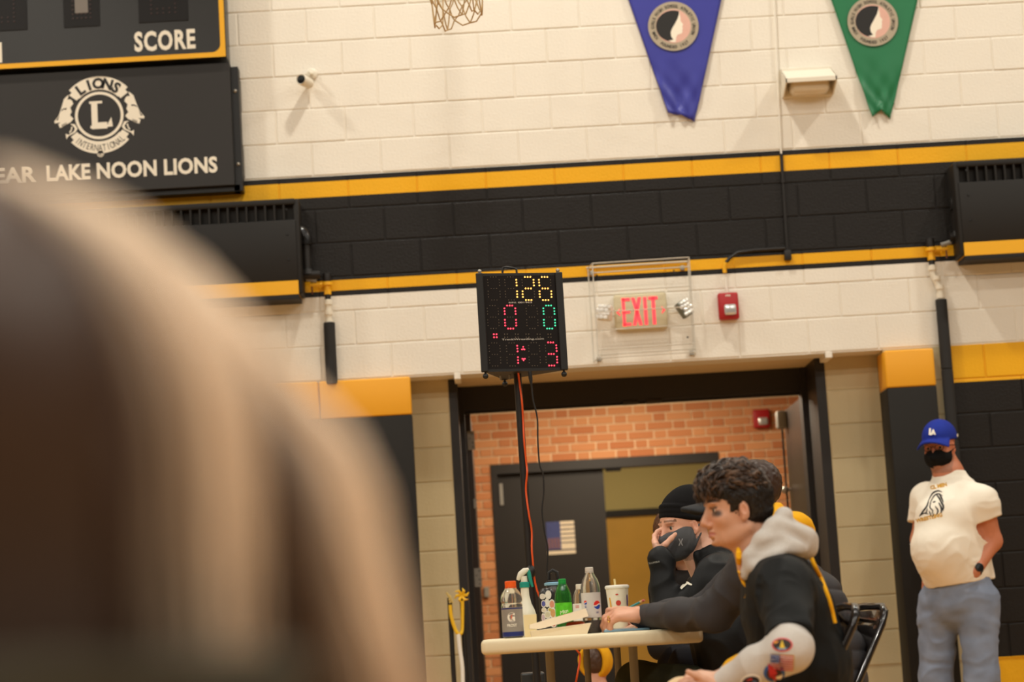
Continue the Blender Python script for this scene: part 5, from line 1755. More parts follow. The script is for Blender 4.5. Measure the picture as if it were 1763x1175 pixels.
finish(S, 'body', 'skin', pa, 1, None, skin_colors((206, 156, 128), hA, brow=(48, 34, 26), lip=(178, 102, 94), smudge=.9))
eyes(hA, pa, sides=(1, -1))
# hair: cropped sides, thick curls on top falling over the forehead
S = Sculpt(*bounds([hA.w((-.13, -.1, -.08)), hA.w((.15, .1, .2)), hA.w((-.13, .1, -.08)), hA.w((.15, -.1, .2))], .01), .0030)
hA.ell(S, (-.003, 0, .042), (.096, .081, .096), .01)
hA.ell(S, (.045, 0, .062), (.066, .069, .052), .02)
hA.ell(S, (-.022, 0, -.005), (.070, .072, .050), .02)
hA.ell(S, (.116, 0, -.045), (.078, .13, .098), .010, True)            # clear the face
hA.ell(S, (.062, 0, -.088), (.060, .13, .085), .010, True)
for s_ in (1, -1):
    hA.ell(S, (.008, s_*.083, -.008), (.019, .030, .032), .006, True)   # round the ear
    hA.cap(S, (.036, s_*.066, .035), (.042, s_*.064, .000), .0080, .005, .010)
hA.ell(S, (.022, 0, .100), (.086, .070, .046), .02)
hA.ell(S, (.084, 0, .084), (.036, .056, .030), .02)
def hair_disp(v):
    p = hA.loc(v)
    top = np.clip((p[:, 2]-.055)/.04, 0, 1)
    return top*(.0075*vnoise(p*np.array([60, 45, 60]))+.004*vnoise(p*140))+.0012*vnoise(p*300)
def hair_colA(v):
    p = hA.loc(v)
    top = np.clip((p[:, 2]-.05)/.06, 0, 1)[:, None]
    n_ = (.5+.5*vnoise(p*np.array([90, 60, 90])))[:, None]
    return np.array(rgb(24, 18, 14))*(1-top)+top*(np.array(rgb(40, 28, 21))*(1-n_)+np.array(rgb(86, 64, 48))*n_)
ho = finish(S, 'hair', 'hair_attr', pa, 1, hair_disp, hair_colA)
L = Locks(); rg = random.Random(11)
curl_c = [(46, 33, 25), (62, 45, 34), (96, 72, 54), (38, 27, 21)]
bv = surface_of(ho)
hc0 = Vector(hA.w((.012, 0, .045)))
for i in range(900):
    th_ = rg.uniform(-2.3, 2.3); el_ = rg.uniform(.25, 1.5)
    dl = Vector(hA.R @ np.array((math.cos(el_)*math.cos(th_), math.cos(el_)*math.sin(th_), math.sin(el_))))
    hit = bv.ray_cast(hc0+dl*.3, -dl)
    if hit[0] is None: continue
    root, nor = hit[0], dl
    lz = hA.loc(np.array(root)[None, :])[0]
    if lz[2] < .062: continue
    tan = Vector(hA.R @ np.array((-.9 if lz[0] < .055 else .8, rg.uniform(-.45, .45), rg.uniform(-.4, .2))))
    tan = (tan-nor*tan.dot(nor)).normalized(); bi = nor.cross(tan)
    ln_ = rg.uniform(.026, .050); ph = rg.uniform(0, 6.28); cr_ = rg.uniform(.003, .0065)
    pts = []
    for q in range(8):
        t = q/7
        pts.append(root+tan*(ln_*t)+nor*(.002+cr_*1.2*math.sin(math.pi*t)+cr_*.5*math.sin(ph+5*t))+bi*(cr_*.9*math.sin(ph+4.5*t))-nor*(12*(ln_*t)**2*.45)+Vector((0, 0, -.010*t*t*(1 if lz[0] > .06 else .3))))
    L.add(pts, rg.uniform(.0020, .0034), rgb(*rg.choice(curl_c)))
for i in range(260):                                          # the fringe
    y = rg.uniform(-.055, .058); ph = rg.uniform(0, 6.28); pts = []
    x0_ = .098-.30*abs(y)+rg.uniform(-.012, .010); z0_ = .098+rg.uniform(-.024, .012)
    ln_ = rg.uniform(.024, .056); cr_ = rg.uniform(.003, .007); out_ = rg.uniform(.012, .034)
    for q in range(9):
        t = q/8
        pts.append(hA.w((x0_+out_*math.sin(1.9*t)+cr_*math.cos(ph+7*t), y+cr_*math.sin(ph+7*t)+.004*t, z0_+.010*t-ln_*t*t*1.1)))
    L.add(pts, rg.uniform(.0016, .0028), rgb(*rg.choice(curl_c)))
for i in range(900):                                          # cropped sides and nape
    th_ = rg.uniform(.5, 5.78); el_ = rg.uniform(-.9, .7)
    dl = Vector(hA.R @ np.array((math.cos(el_)*math.cos(th_), math.cos(el_)*math.sin(th_), math.sin(el_))))
    hit = bv.ray_cast(hc0+dl*.3, -dl)
    if hit[0] is None: continue
    lz = hA.loc(np.array(hit[0])[None, :])[0]
    if lz[2] > .085: continue
    tan = Vector(hA.R @ np.array((-.25, rg.uniform(-.2, .2), -1)))
    tan = (tan-dl*tan.dot(dl)).normalized(); bi = dl.cross(tan); ln_ = rg.uniform(.008, .016)*(1 if lz[2] > .02 else .6)
    L.add([hit[0]+tan*(ln_*t)+dl*(.0008+.0016*math.sin(3.1*t))+bi*rg.uniform(-.001, .001) for t in (0, .33, .66, 1)], rg.uniform(.0010, .0018), rgb(*rg.choice([(24, 18, 14), (34, 26, 20), (44, 33, 26)])), 4)
tag(L.build('curls', 'hair_attr', pa), kind='stuff')
# black jersey with short sleeves
M['jersey'] = cloth('black_jersey', (17, 18, 18), .7)
M['jersey'].node_tree.nodes['Principled BSDF'].inputs['Specular IOR Level'].default_value = .24
lo, hi = bounds([shL, elL, shR, elR, hipc, nk], .17)
S = Sculpt(lo, hi, .0055)
S.chain([V3(hipc), V3(at(1378, 1140, YA)), V3(at(1356, 1050, YA)), V3(at(1342, 1000, YA))], [.140, .132, .122, .098], .05)
for z_ in (-.085, .085):
    S.chain([V3(at(1380, 1150, YA+z_)), V3(at(1354, 1050, YA+z_)), V3(at(1338, 1004, YA+z_*1.2))], [.115, .108, .080], .05)
S.cap(V3(shL), V3(shR), .072, .072, .05)
e1 = shL.lerp(elL, .86); e2 = shR.lerp(elR, .86); dA0 = (elL-shL).normalized()
S.cap(V3(shL), V3(e1+dA0*.015), .080, .074, .04); S.cap(V3(shR), V3(e2), .078, .066, .04)
dA = (elL-shL).normalized()
S.plane_cut(V3(e1+dA*.004), V3(dA), .128)
jer = finish(S, 'jersey', 'jersey', pa, 2, lambda v: folds(v, 9, .017, 1.3, (1, 1, .55))+folds(v, 20, .004, 2.3))
# grey sleeves, hood
M['grey_fleece'] = cloth('heather_grey_fleece', (196, 189, 182), .9, var=.10, vscale=160)
S = Sculpt(*bounds([elL, wrL, e1], .09), .004)
S.cap(V3(shL.lerp(elL, .7)), V3(elL), .058, .057, .03); S.cap(V3(elL), V3(elL.lerp(wrL, .5)), .057, .052, .03); S.cap(V3(elL.lerp(wrL, .5)), V3(wrL), .052, .040, .03)
S.cap(V3(elL.lerp(wrL, .9)), V3(elL.lerp(wrL, 1.0)), .037, .036, .008)
slv = finish(S, 'sleeve', 'grey_fleece', pa, 2, lambda v: folds(v, 15, .006, 4.0))
S = Sculpt(*bounds([elR, wrR, e2], .09), .005)
S.cap(V3(shR.lerp(elR, .7)), V3(elR), .056, .054, .03); S.cap(V3(elR), V3(wrR), .054, .040, .03)
finish(S, 'sleeve', 'grey_fleece', pa, 2, lambda v: folds(v, 16, .006, 7.0))
S = Sculpt(*bounds([at(1255, 990, YA-.2), at(1420, 860, YA+.2), at(1405, 985, YA)], .03), .004)
near = [at(1284, 990, YA-.085), at(1294, 958, YA-.100), at(1310, 932, YA-.100), at(1330, 908, YA-.085), at(1349, 890, YA-.050)]
far = [at(1280, 986, YA+.08), at(1292, 955, YA+.095), at(1310, 930, YA+.098), at(1330, 908, YA+.085), at(1349, 892, YA+.050)]
for ch_ in (near, far):
    S.chain([V3(p) for p in ch_], [.018, .020, .021, .021, .019], .025)
S.chain([V3(at(1349, 889, YA-.050)), V3(at(1350, 887, YA)), V3(at(1349, 891, YA+.050))], [.019, .018, .019], .02)
for s_ in (-1, 1):
    S.chain([V3(at(1300, 978, YA+s_*.118)), V3(at(1330, 956, YA+s_*.125)), V3(at(1364, 944, YA+s_*.085)), V3(at(1384, 942, YA))], [.020, .028, .032, .030], .03)
    S.chain([V3(at(1322, 935, YA+s_*.105)), V3(at(1352, 922, YA+s_*.075)), V3(at(1385, 926, YA+s_*.03))], [.022, .030, .026], .03)
S.ell(V3(at(1356, 926, YA)), (.055, .080, .030), None, .03)
S.cap(V3(at(1352, 900, YA-.02)), V3(at(1394, 926, YA-.01)), .018, .016, .02)
S.cap(V3(at(1392, 922, YA-.035)), V3(at(1396, 948, YA-.02)), .012, .009, .02)
S.ell(V3(nk+Vector((-.020, 0, .055))), (.062, .064, .11), None, .010, True)
S.ell(V3(at(1334, 897, YA)), (.030, .050, .022), None, .012, True)
S.cap(V3(at(1352, 908, YA-.125)), V3(at(1390, 934, YA-.085)), .014, .012, .022, True)
S.cap(V3(at(1300, 955, YA-.142)), V3(at(1345, 930, YA-.142)), .014, .012, .022, True)
S.cap(V3(at(1360, 965, YA-.13)), V3(at(1392, 962, YA-.07)), .012, .010, .02, True)
finish(S, 'hood', 'grey_fleece', pa, 2, lambda v: folds(v, 10, .006, 2.2, (1, 1, 1.2)))
M['team_yellow'] = cloth('team_yellow_cloth', (236, 172, 26), .8)
bj = surface_of(jer)
def on_cloth(bvh, px_, py_, lift=.003, dflt=None):
    l_, n_ = cast(bvh, px_, py_)
    return at(px_, py_, dflt) if l_ is None else l_+(n_ if n_.y < 0 else -n_)*lift
zl = [at(1271, 946, YA-.050), at(1273, 962, YA-.080)]+[on_cloth(bj, x, q, .004, YA-.10) for x, q in ((1278, 985), (1281, 1000), (1283, 1015), (1284, 1030))]
MB().tube(smooth_path(zl), [.006+.005*math.sin(math.pi*min(1, i/18)) if i < 18 else .006-.0006*(i-18) for i in range(31)], 10).build('zip_lining', 'team_yellow', pa, True)
MB().tube([at(1272, 985, YA-.10), on_cloth(bj, 1276, 1010, .008, YA-.11), on_cloth(bj, 1278, 1026, .006, YA-.12)], .0035, 6).build('drawstring', 'team_yellow', pa, True)
MB().tube(smooth_path([on_cloth(bj, x, y, .002, YA-.07) for x, y in ((1397, 962), (1404, 978), (1412, 996), (1420, 1016), (1427, 1036), (1432, 1056), (1436, 1074))]), .0065, 8).build('back_piping', 'team_yellow', pa, True)
b = Sculpt(*bounds([at(1240, 1165, YA+.02), at(1275, 1135, YA)], .05), .005)
b.chain([V3(at(1243, 1166, YA-.02)), V3(at(1262, 1152, YA-.02)), V3(at(1276, 1142, YA-.03))], [.016, .026, .028], .02)
finish(b, 'yellow_hem', 'team_yellow', pa, 1)
# patches on the near sleeve
bs = surface_of(slv)
def patch(polys, name):
    p_ = None
    for i, (pl, col) in enumerate(polys):
        n_ = len(pl)
        cx_ = sum(x for x, _ in pl)/n_; cy_ = sum(y for _, y in pl)/n_
        o_ = decal(bs, list(pl)+[(cx_, cy_)], [(k_, (k_+1) % n_, n_) for k_ in range(n_)], name if p_ is None else 'patch_print',
                   mat('patch_thread', rgb(*col), .7, var=.08, vscale=300, bump=.2, bscale=1500), pa if p_ is None else p_, .0015+.0006*i, 2)
        if p_ is None: p_ = o_
def oval(cx_, cy_, rx, ry, rot=0, n=20, a0=0, a1=360):
    o_ = []
    for i in range(n):
        a = math.radians(a0+(a1-a0)*i/(n-1 if a1-a0 < 360 else n))
        x, y = rx*math.cos(a), ry*math.sin(a)
        o_.append((cx_+x*math.cos(rot)-y*math.sin(rot), cy_+x*math.sin(rot)+y*math.cos(rot)))
    return o_
def rect(x0, y0, x1, y1, rot=.07, cx_=0, cy_=0):
    return [(cx_+x*math.cos(rot)-y*math.sin(rot), cy_+x*math.sin(rot)+y*math.cos(rot)) for x, y in ((x0, y0), (x1, y0), (x1, y1), (x0, y1))]
patch([(oval(1347, 1111, 18, 12), (214, 92, 92)), (oval(1347, 1111, 15.5, 9.5), (52, 44, 40)), ([(1338, 1116), (1356, 1116), (1352, 1119.5), (1342, 1119.5)], (110, 160, 200)),
       ([(1347, 1103), (1352, 1117), (1343, 1117)], (226, 190, 60)), ([(1334, 1106), (1342, 1105), (1340, 1108), (1335, 1110)], (226, 150, 60))], 'mission_patch')
fl_ = [(rect(-20, -13, 20, 13, .07, 1347, 1140), (206, 170, 84)), (rect(-18.5, -11.8, 18.5, 11.8, .07, 1347, 1140), (232, 224, 216))]
for i in range(7):
    fl_.append((rect(-18.5, -11.8+3.63*i, 18.5, -11.8+3.63*i+1.8, .07, 1347, 1140), (190, 44, 48)))
fl_.append((rect(-18.5, -11.8, -3.5, 1.2, .07, 1347, 1140), (62, 74, 124)))
for i in range(3):
    for j in range(4): fl_.append((rect(-17+3.6*j, -10+4*i, -15.6+3.6*j, -8.6+4*i, .07, 1347, 1140), (216, 216, 224)))
patch(fl_, 'flag_patch')
patch([(oval(1333, 1159, 18.5, 16), (52, 92, 160)), (oval(1333, 1160, 13.5, 11.5), (60, 40, 40)), ([(1323, 1142), (1335, 1151), (1339, 1160), (1325, 1166)], (196, 44, 50)), ([(1331, 1166), (1348, 1160), (1344, 1170)], (228, 220, 208)), ([(1326, 1163), (1337, 1162), (1335, 1172)], (176, 36, 42))], 'mission_patch')
patch([(oval(1293, 1173, 18, 12, -.2), (232, 228, 222)), (oval(1293, 1174, 15, 9, -.2), (36, 34, 44)), ([(1284, 1172), (1294, 1167), (1296, 1171)], (190, 50, 50)), ([(1296, 1171), (1304, 1173), (1298, 1177)], (90, 120, 170))], 'mission_patch')
# khaki trousers
M['khaki_cloth'] = cloth('khaki_trousers', (216, 186, 146), .8)
S = Sculpt(*bounds([at(1130, 1160, YA-.2), at(1400, 1250, YA+.2), (at(1180, 1200, YA).x, YA, .05)], .12), .008)
for s_ in (-1, 1):
    kn = at(1182, 1212, YA+s_*.13); hp_ = at(1378, 1228, YA+s_*.10)
    ft = Vector((kn.x+.05, kn.y, .10))
    S.chain([V3(hp_), V3(kn), V3(ft)], [.085, .070, .052], .03)
finish(S, 'trousers', 'khaki_cloth', pa, 2, lambda v: folds(v, 12, .006, 5.0))
for s_ in (-1, 1):
    kn = at(1182, 1212, YA+s_*.13)
    S = Sculpt((kn.x-.20, kn.y-.07, -.01), (kn.x+.12, kn.y+.07, .16), .008)
    S.chain([(kn.x+.06, kn.y, .05), (kn.x-.06, kn.y, .045), (kn.x-.15, kn.y, .035)], [.048, .046, .034], .02)
    S.plane_cut((0, 0, .002), (0, 0, -1))
    finish(S, 'shoe', 'black_plastic', pa, 1)

# ------------------------------------------------------------------ the man in the grey puffer jacket and black cap
YBm = 7.42
hB = HeadF(at(1277, 885, YBm), (-1, -.02, -.08), (0, 0, 1), 1.0)
pb_ = person((at(1430, 1150, YBm).x, YBm, 0), 'man in grey puffer jacket and black cap writing at the table, behind the young man')
shL, elL, wrL = at(1302, 978, YBm-.20), at(1228, 1058, YBm-.08), at(1112, 1060, 7.72)
shR, elR, wrR = at(1300, 975, YBm+.20), at(1215, 1055, YBm+.35), at(1102, 1062, 7.90)
nk = at(1325, 955, YBm); hipc = at(1420, 1225, YBm)
lo, hi = bounds([shL, elL, shR, elR, hipc, hB.w((.13, .09, .14)), at(1030, 1070, 7.8), at(1110, 1030, 7.75)], .06)
S = Sculpt(lo, hi, .0036)
S.chain([V3(hipc), V3(at(1395, 1120, YBm)), V3(at(1350, 1020, YBm)), V3(nk)], [.11, .11, .10, .055], .05)
arm_body(S, shL, elL, wrL); arm_body(S, shR, elR, wrR)
S.cap(V3(shL), V3(shR), .055, .055, .05)
S.cap(hB.w((-.020, 0, -.055)), V3(nk), .056, .064, .03)
head_shape(S, hB)
hand(S, wrL, (-1, .12, .10), (-.25, .35, -.9), -1, sc=1.24, curls=((.55, .75, .5), (.5, .8, .5), (.55, .85, .5), (.6, .9, .5)), tdir=(-.8, .55, .1))
hand(S, wrR, (-1, -.28, .12), (-.2, -.5, -.8), 1, sc=1.2, curls=((.35, .7, .5), (.5, .9, .5), (.6, 1.0, .6), (.6, 1.0, .6)), tdir=(-.9, -.4, .1))
finish(S, 'body', 'skin', pb_, 1, None, skin_colors((216, 158, 128), hB, beard=((70, 50, 40), .5)))
S = Sculpt(*bounds([hB.w((-.13, -.1, -.09)), hB.w((.12, .1, .16)), hB.w((-.13, .1, .16)), hB.w((.12, -.1, -.09))], .01), .005)
hB.ell(S, (-.014, 0, .036), (.101, .079, .090), .01)
hB.ell(S, (.105, 0, -.05), (.08, .13, .11), .012, True)
hB.ell(S, (.02, 0, -.10), (.09, .13, .07), .012, True)
finish(S, 'hair', mat('dark_brown_hair', rgb(46, 30, 22), .5, var=.3, vscale=150), pb_, 1)
M['cap_black'] = cloth('black_cap_cloth', (44, 45, 47), .7)
S = Sculpt(*bounds([hB.w((-.14, -.12, -.02)), hB.w((.22, .12, .18)), hB.w((-.14, .12, .18)), hB.w((.22, -.12, -.02))], .01), .0042)
hB.ell(S, (-.008, 0, .056), (.106, .084, .092), .005)
cutp = hB.w((0, 0, .040)); S.plane_cut(cutp, -hB.R[:, 2])
for i in range(23):
    t = -1+2*i/22
    hB.cap(S, (.085, t*.055, .050-.010*t*t), (.195-.055*t*t, t*.068, .042-.022*t*t), .006, .005, .010)
finish(S, 'cap', 'cap_black', pb_, 1)
M['puffer'] = cloth('grey_puffer_nylon', (62, 60, 62), .6, var=.06, bump=.15)
lo, hi = bounds([shL, elL, wrL, shR, elR, wrR, hipc, nk], .18)
S = Sculpt(lo, hi, .0055)
for z_ in (-.10, 0, .10):
    S.chain([V3(at(1432, 1225, YBm+z_)), V3(at(1418, 1130, YBm+z_)), V3(at(1388, 1045, YBm+z_)), V3(at(1345, 985, YBm+z_))], [.125, .125, .118, .09], .05)
S.cap(V3(shL), V3(shR), .08, .08, .05)
for (a, b_, c_) in ((shL, elL, wrL), (shR, elR, wrR)):
    S.cap(V3(a), V3(b_), .080, .060, .04); S.cap(V3(b_), V3(b_.lerp(c_, .5)), .060, .052, .04); S.cap(V3(b_.lerp(c_, .5)), V3(b_.lerp(c_, .96)), .052, .040, .03)
S.cap(V3(elL.lerp(wrL, .93)), V3(elL.lerp(wrL, 1.0)), .037, .036, .006)
S.ell(V3(nk+Vector((-.02, 0, .07))), (.075, .075, .075), None, .02, True)
S.plane_cut((0, 0, .40), (0, 0, -1))
def puff(v):
    z = v[:, 2]+.35*(v[:, 0]-hipc.x)*.3
    r = np.abs(np.sin(z*math.pi/.065))
    back = np.clip((v[:, 0]-at(1370, 1040, YBm).x)/.06, 0, 1)
    return .010*(np.sqrt(r)-.6)*back+folds(v, 14, .007, 3.0)*(1-.5*back)
finish(S, 'jacket', 'puffer', pb_, 2, puff)
S = Sculpt(*bounds([elL.lerp(wrL, .9), wrL, elR.lerp(wrR, .9), wrR], .06), .004)
for (b_, c_) in ((elL, wrL), (elR, wrR)): S.cap(V3(b_.lerp(c_, .97)), V3(b_.lerp(c_, 1.05)), .036, .033, .004)
finish(S, 'cuff', mat('black_knit', rgb(24, 23, 24), .9, bump=.3), pb_, 1)
S = Sculpt(*bounds([at(1320, 900, YBm-.15), at(1410, 870, YBm+.15), at(1400, 930, YBm)], .05), .0045)
S.chain([V3(at(1318, 905, YBm-.09)), V3(at(1332, 888, YBm-.05)), V3(at(1336, 882, YBm)), V3(at(1332, 888, YBm+.05)), V3(at(1318, 905, YBm+.09))], [.022, .024, .024, .024, .022], .03)
S.chain([V3(at(1345, 902, YBm-.06)), V3(at(1372, 904, YBm-.05)), V3(at(1390, 916, YBm-.02))], [.034, .036, .028], .03)
S.chain([V3(at(1345, 902, YBm+.06)), V3(at(1372, 904, YBm+.05)), V3(at(1390, 916, YBm+.02))], [.034, .036, .028], .03)
S.ell(V3(at(1355, 908, YBm)), (.08, .10, .04), None, .03)
finish(S, 'hood', 'team_yellow', pb_, 2, lambda v: folds(v, 15, .007, 8.0))
S = Sculpt(*bounds([at(1200, 1180, YBm-.2), at(1430, 1260, YBm+.2), (at(1230, 1200, YBm).x, YBm, .05)], .12), .009)
for s_ in (-1, 1):
    kn = at(1222, 1225, YBm+s_*.12); hp_ = at(1420, 1240, YBm+s_*.10)
    S.chain([V3(hp_), V3(kn), (kn.x+.02, kn.y, .06)], [.09, .075, .055], .03)
finish(S, 'trousers', cloth('black_trousers', (26, 26, 30), .8), pb_, 2, lambda v: folds(v, 12, .006, 6.0))
# wedding ring
f1 = wrL+Vector((-.105, .012, .006))
rp_ = at(1048, 1067, 7.69)
MB().tube([rp_+Vector((.0028*math.cos(a)*1.2, -.003*math.cos(a), .0105*math.sin(a))) for a in [2*math.pi*i/16 for i in range(16)]], .0022, 6, closed=True).build('ring', mat('gold', rgb(212, 170, 90), .25, metal=.9), pb_, True)
pc_ = thing('pencil', at(1085, 1048, 7.74), 'teal pencil with pink eraser held over the table', 'pencil')
a, b_ = at(1078, 1050, 7.78), at(1107, 1035, 7.74)
dv = (b_-a).normalized()
MB().tube([a-dv*.05, b_-dv*.012], .0042, 6).build('shaft', mat('teal_lacquer', rgb(34, 140, 140), .3), pc_)
MB().tube([b_-dv*.012, b_-dv*.003], .0046, 10).build('ferrule', mat('ferrule', rgb(226, 200, 140), .3, metal=.5), pc_, True)
MB().tube([b_-dv*.003, b_+dv*.006], .0044, 10).build('eraser', mat('eraser', rgb(200, 110, 96), .8), pc_, True)

# ------------------------------------------------------------------ the man with beanie and mask
YCm = 8.40
th = .42
hC = HeadF(at(1184, 908, YCm), (-math.cos(th), -math.sin(th), -.10), (-.03, 0, 1), 1.0)
pcm = person((at(1270, 1150, YCm).x, YCm, 0), 'man in black beanie and grey face mask resting his chin on his hand')
sh, el, wr = at(1236, 1000, YCm-.18), at(1150, 1066, YCm-.16), at(1139, 962, YCm-.12)
shR, elR, wrR = at(1236, 1000, YCm+.2), at(1160, 1068, YCm+.25), at(1110, 1072, YCm+.1)
nk = at(1222, 975, YCm); hipc = at(1275, 1200, YCm)
lo, hi = bounds([sh, el, wr, shR, elR, wrR, hipc, hC.w((.13, 0, .14)), at(1100, 900, YCm-.2)], .08)
S = Sculpt(lo, hi, .0036)
S.chain([V3(hipc), V3(at(1262, 1090, YCm)), V3(at(1245, 1010, YCm)), V3(nk)], [.11, .11, .10, .06], .05)
arm_body(S, sh, el, wr); arm_body(S, shR, elR, wrR)
S.cap(V3(sh), V3(shR), .055, .055, .05)
S.cap(hC.w((-.020, 0, -.055)), V3(nk), .056, .064, .03)
S.cap(hC.w((.01, 0, -.07)), V3(nk+Vector((-.03, 0, 0))), .04, .05, .03)
head_shape(S, hC)
hand(S, wr, (-.10, .80, .55), (.9, -.1, .35), -1, sc=1.0, curls=((.25, .5, .4), (.3, .55, .4), (.35, .6, .4), (.4, .6, .4)), tdir=(.78, -.2, .50))
hand(S, wrR, (-1, -.1, 0), (0, 0, -1), 1)
finish(S, 'body', 'skin', pcm, 1, None, skin_colors((226, 172, 146), hC, brow=(120, 84, 60), beard=((92, 62, 44), .55)))
eyes(hC, pcm, iris=(96, 108, 104))
M['beanie'] = cloth('black_knit_beanie', (22, 21, 22), .95, bump=.4, bscale=500)
S = Sculpt(*bounds([hC.w((-.15, -.12, -.05)), hC.w((.14, .12, .19)), hC.w((-.15, .12, .19)), hC.w((.14, -.12, -.05))], .01), .004)
hC.ell(S, (-.006, 0, .060), (.104, .086, .092), .005)
hC.ell(S, (-.03, 0, .115), (.050, .045, .036), .04)
S.plane_cut(hC.w((.10, 0, .044)), -(hC.R[:, 2]*.955-hC.R[:, 0]*.26))
for i in range(36):
    a0 = 2*math.pi*i/36; a1 = 2*math.pi*(i+1)/36
    def rimp(a, up_):
        x, y = -.004+.099*math.cos(a), .081*math.sin(a)
        return (x*(1-.06*up_), y*(1-.06*up_), .056+(.095-x)*-.27+.034*up_)
    hC.cap(S, rimp(a0, 0), rimp(a1, 0), .0105, .0105, .003)
    hC.cap(S, rimp(a0, .5), rimp(a1, .5), .0115, .0115, .003)
    hC.cap(S, rimp(a0, 1), rimp(a1, 1), .0110, .0110, .003)
finish(S, 'beanie', 'beanie', pcm, 1)
M['mask_grey'] = cloth('charcoal_mask', (86, 87, 90), .7)
S = Sculpt(*bounds([hC.w((-.05, -.10, -.15)), hC.w((.15, .10, .03)), hC.w((-.05, .10, .03)), hC.w((.15, -.10, -.15))], .01), .0035)
hC.ell(S, (.036, 0, -.038), (.080, .077, .078), .01)
hC.cap(S, (.096, 0, -.004), (.116, 0, -.038), .012, .018, .025)
hC.ell(S, (.075, 0, -.085), (.034, .040, .034), .03)
S.plane_cut(hC.w((.105, 0, -.013)), (hC.R[:, 2]*.96+hC.R[:, 0]*.27))
S.plane_cut(hC.w((.012, 0, -.04)), (-hC.R[:, 0]))
for s_ in (1, -1):
    hC.cap(S, (.014, s_*.068, -.022), (-.006, s_*.082, .004), .006, .003, .008)
    hC.cap(S, (.014, s_*.062, -.070), (-.010, s_*.080, -.028), .006, .003, .008)
mk = finish(S, 'face_mask', 'mask_grey', pcm, 1, lambda v: folds(v, 30, .003, 2.0))
bmk = surface_of(mk)
lg_v = [(1168, 928), (1170, 928), (1172, 933), (1174, 928), (1176, 928), (1173.4, 934), (1176, 940), (1174, 940), (1172, 935), (1170, 940), (1168, 940), (1170.6, 934)]
decal(bmk, lg_v, [(0, 1, 2, 11), (2, 3, 4, 5), (5, 6, 7, 8), (8, 9, 10, 11), (11, 2, 5, 8)], 'mask_logo', mat('mask_print', rgb(176, 176, 178), .5), pcm, .001, 0)
M['coat_black'] = cloth('black_softshell', (17, 17, 18), .55, bump=.12)
M['coat_black'].node_tree.nodes['Principled BSDF'].inputs['Specular IOR Level'].default_value = .26
lo, hi = bounds([sh, el, wr, shR, elR, wrR, hipc, nk], .17)
S = Sculpt(lo, hi, .006)
for z_ in (-.10, 0, .10):
    S.chain([V3(at(1275, 1200, YCm+z_)), V3(at(1262, 1090, YCm+z_)), V3(at(1250, 1015, YCm+z_))], [.145, .145, .11], .05)
S.cap(V3(sh), V3(shR), .085, .085, .05)
for (a, b_, c_) in ((sh, el, wr), (shR, elR, wrR)):
    S.cap(V3(a), V3(b_), .082, .062, .04); S.cap(V3(b_), V3(b_.lerp(c_, .95)), .062, .050, .03)
S.cap(V3(el.lerp(wr, .90)), V3(el.lerp(wr, 1.0)), .052, .050, .01)
# stand-up collar
for i in range(14):
    a0 = -2.2+4.4*i/13
    p_ = V3(nk+Vector((.075*math.cos(a0)+.005, .085*math.sin(a0), .0)))
    S.cap(p_, p_+np.array([-.012, 0, .055+.02*math.cos(a0)]), .016, .012, .02)
S.ell(V3(nk+Vector((-.015, 0, .05))), (.060, .066, .09), None, .01, True)
ct = finish(S, 'coat', 'coat_black', pcm, 2, lambda v: folds(v, 11, .014, 11.0))
bct = surface_of(ct)
decal(bct, [(1175, 999), (1184, 1002), (1192, 1007), (1191, 1009), (1184, 1007), (1174, 1016), (1171.5, 1014), (1172.5, 1011), (1179, 1005), (1177, 1003)], [(0, 1, 9), (1, 2, 3, 4), (1, 4, 8, 9), (4, 5, 6, 7, 8)], 'arm_logo', 'ink_white', pcm, .0025, 4)
v, f = fit_text('COLUMBIA', 24, 3.2, .0)
decal(bct, [(1124+a_+c_*.2, 969.5-c_-a_*.17) for a_, c_ in v], f, 'cuff_lettering', mat('cuff_print', rgb(170, 168, 160), .6), pcm, .0012, 0)
M['camo'] = mat('dark_camouflage', rgb(40, 44, 26), .85, var=.9, vscale=14)
S = Sculpt(*bounds([at(1080, 1130, YCm-.2), at(1290, 1250, YCm+.2), (at(1100, 1180, YCm).x, YCm, .03)], .12), .009)
for s_ in (-1, 1):
    kn = at(1098, 1176, YCm+s_*.14); hp_ = at(1272, 1195, YCm+s_*.10)
    S.chain([V3(hp_), V3(kn), (kn.x+.04, kn.y, .06)], [.095, .078, .058], .03)
finish(S, 'trousers', 'camo', pcm, 2, lambda v: folds(v, 12, .007, 6.0))

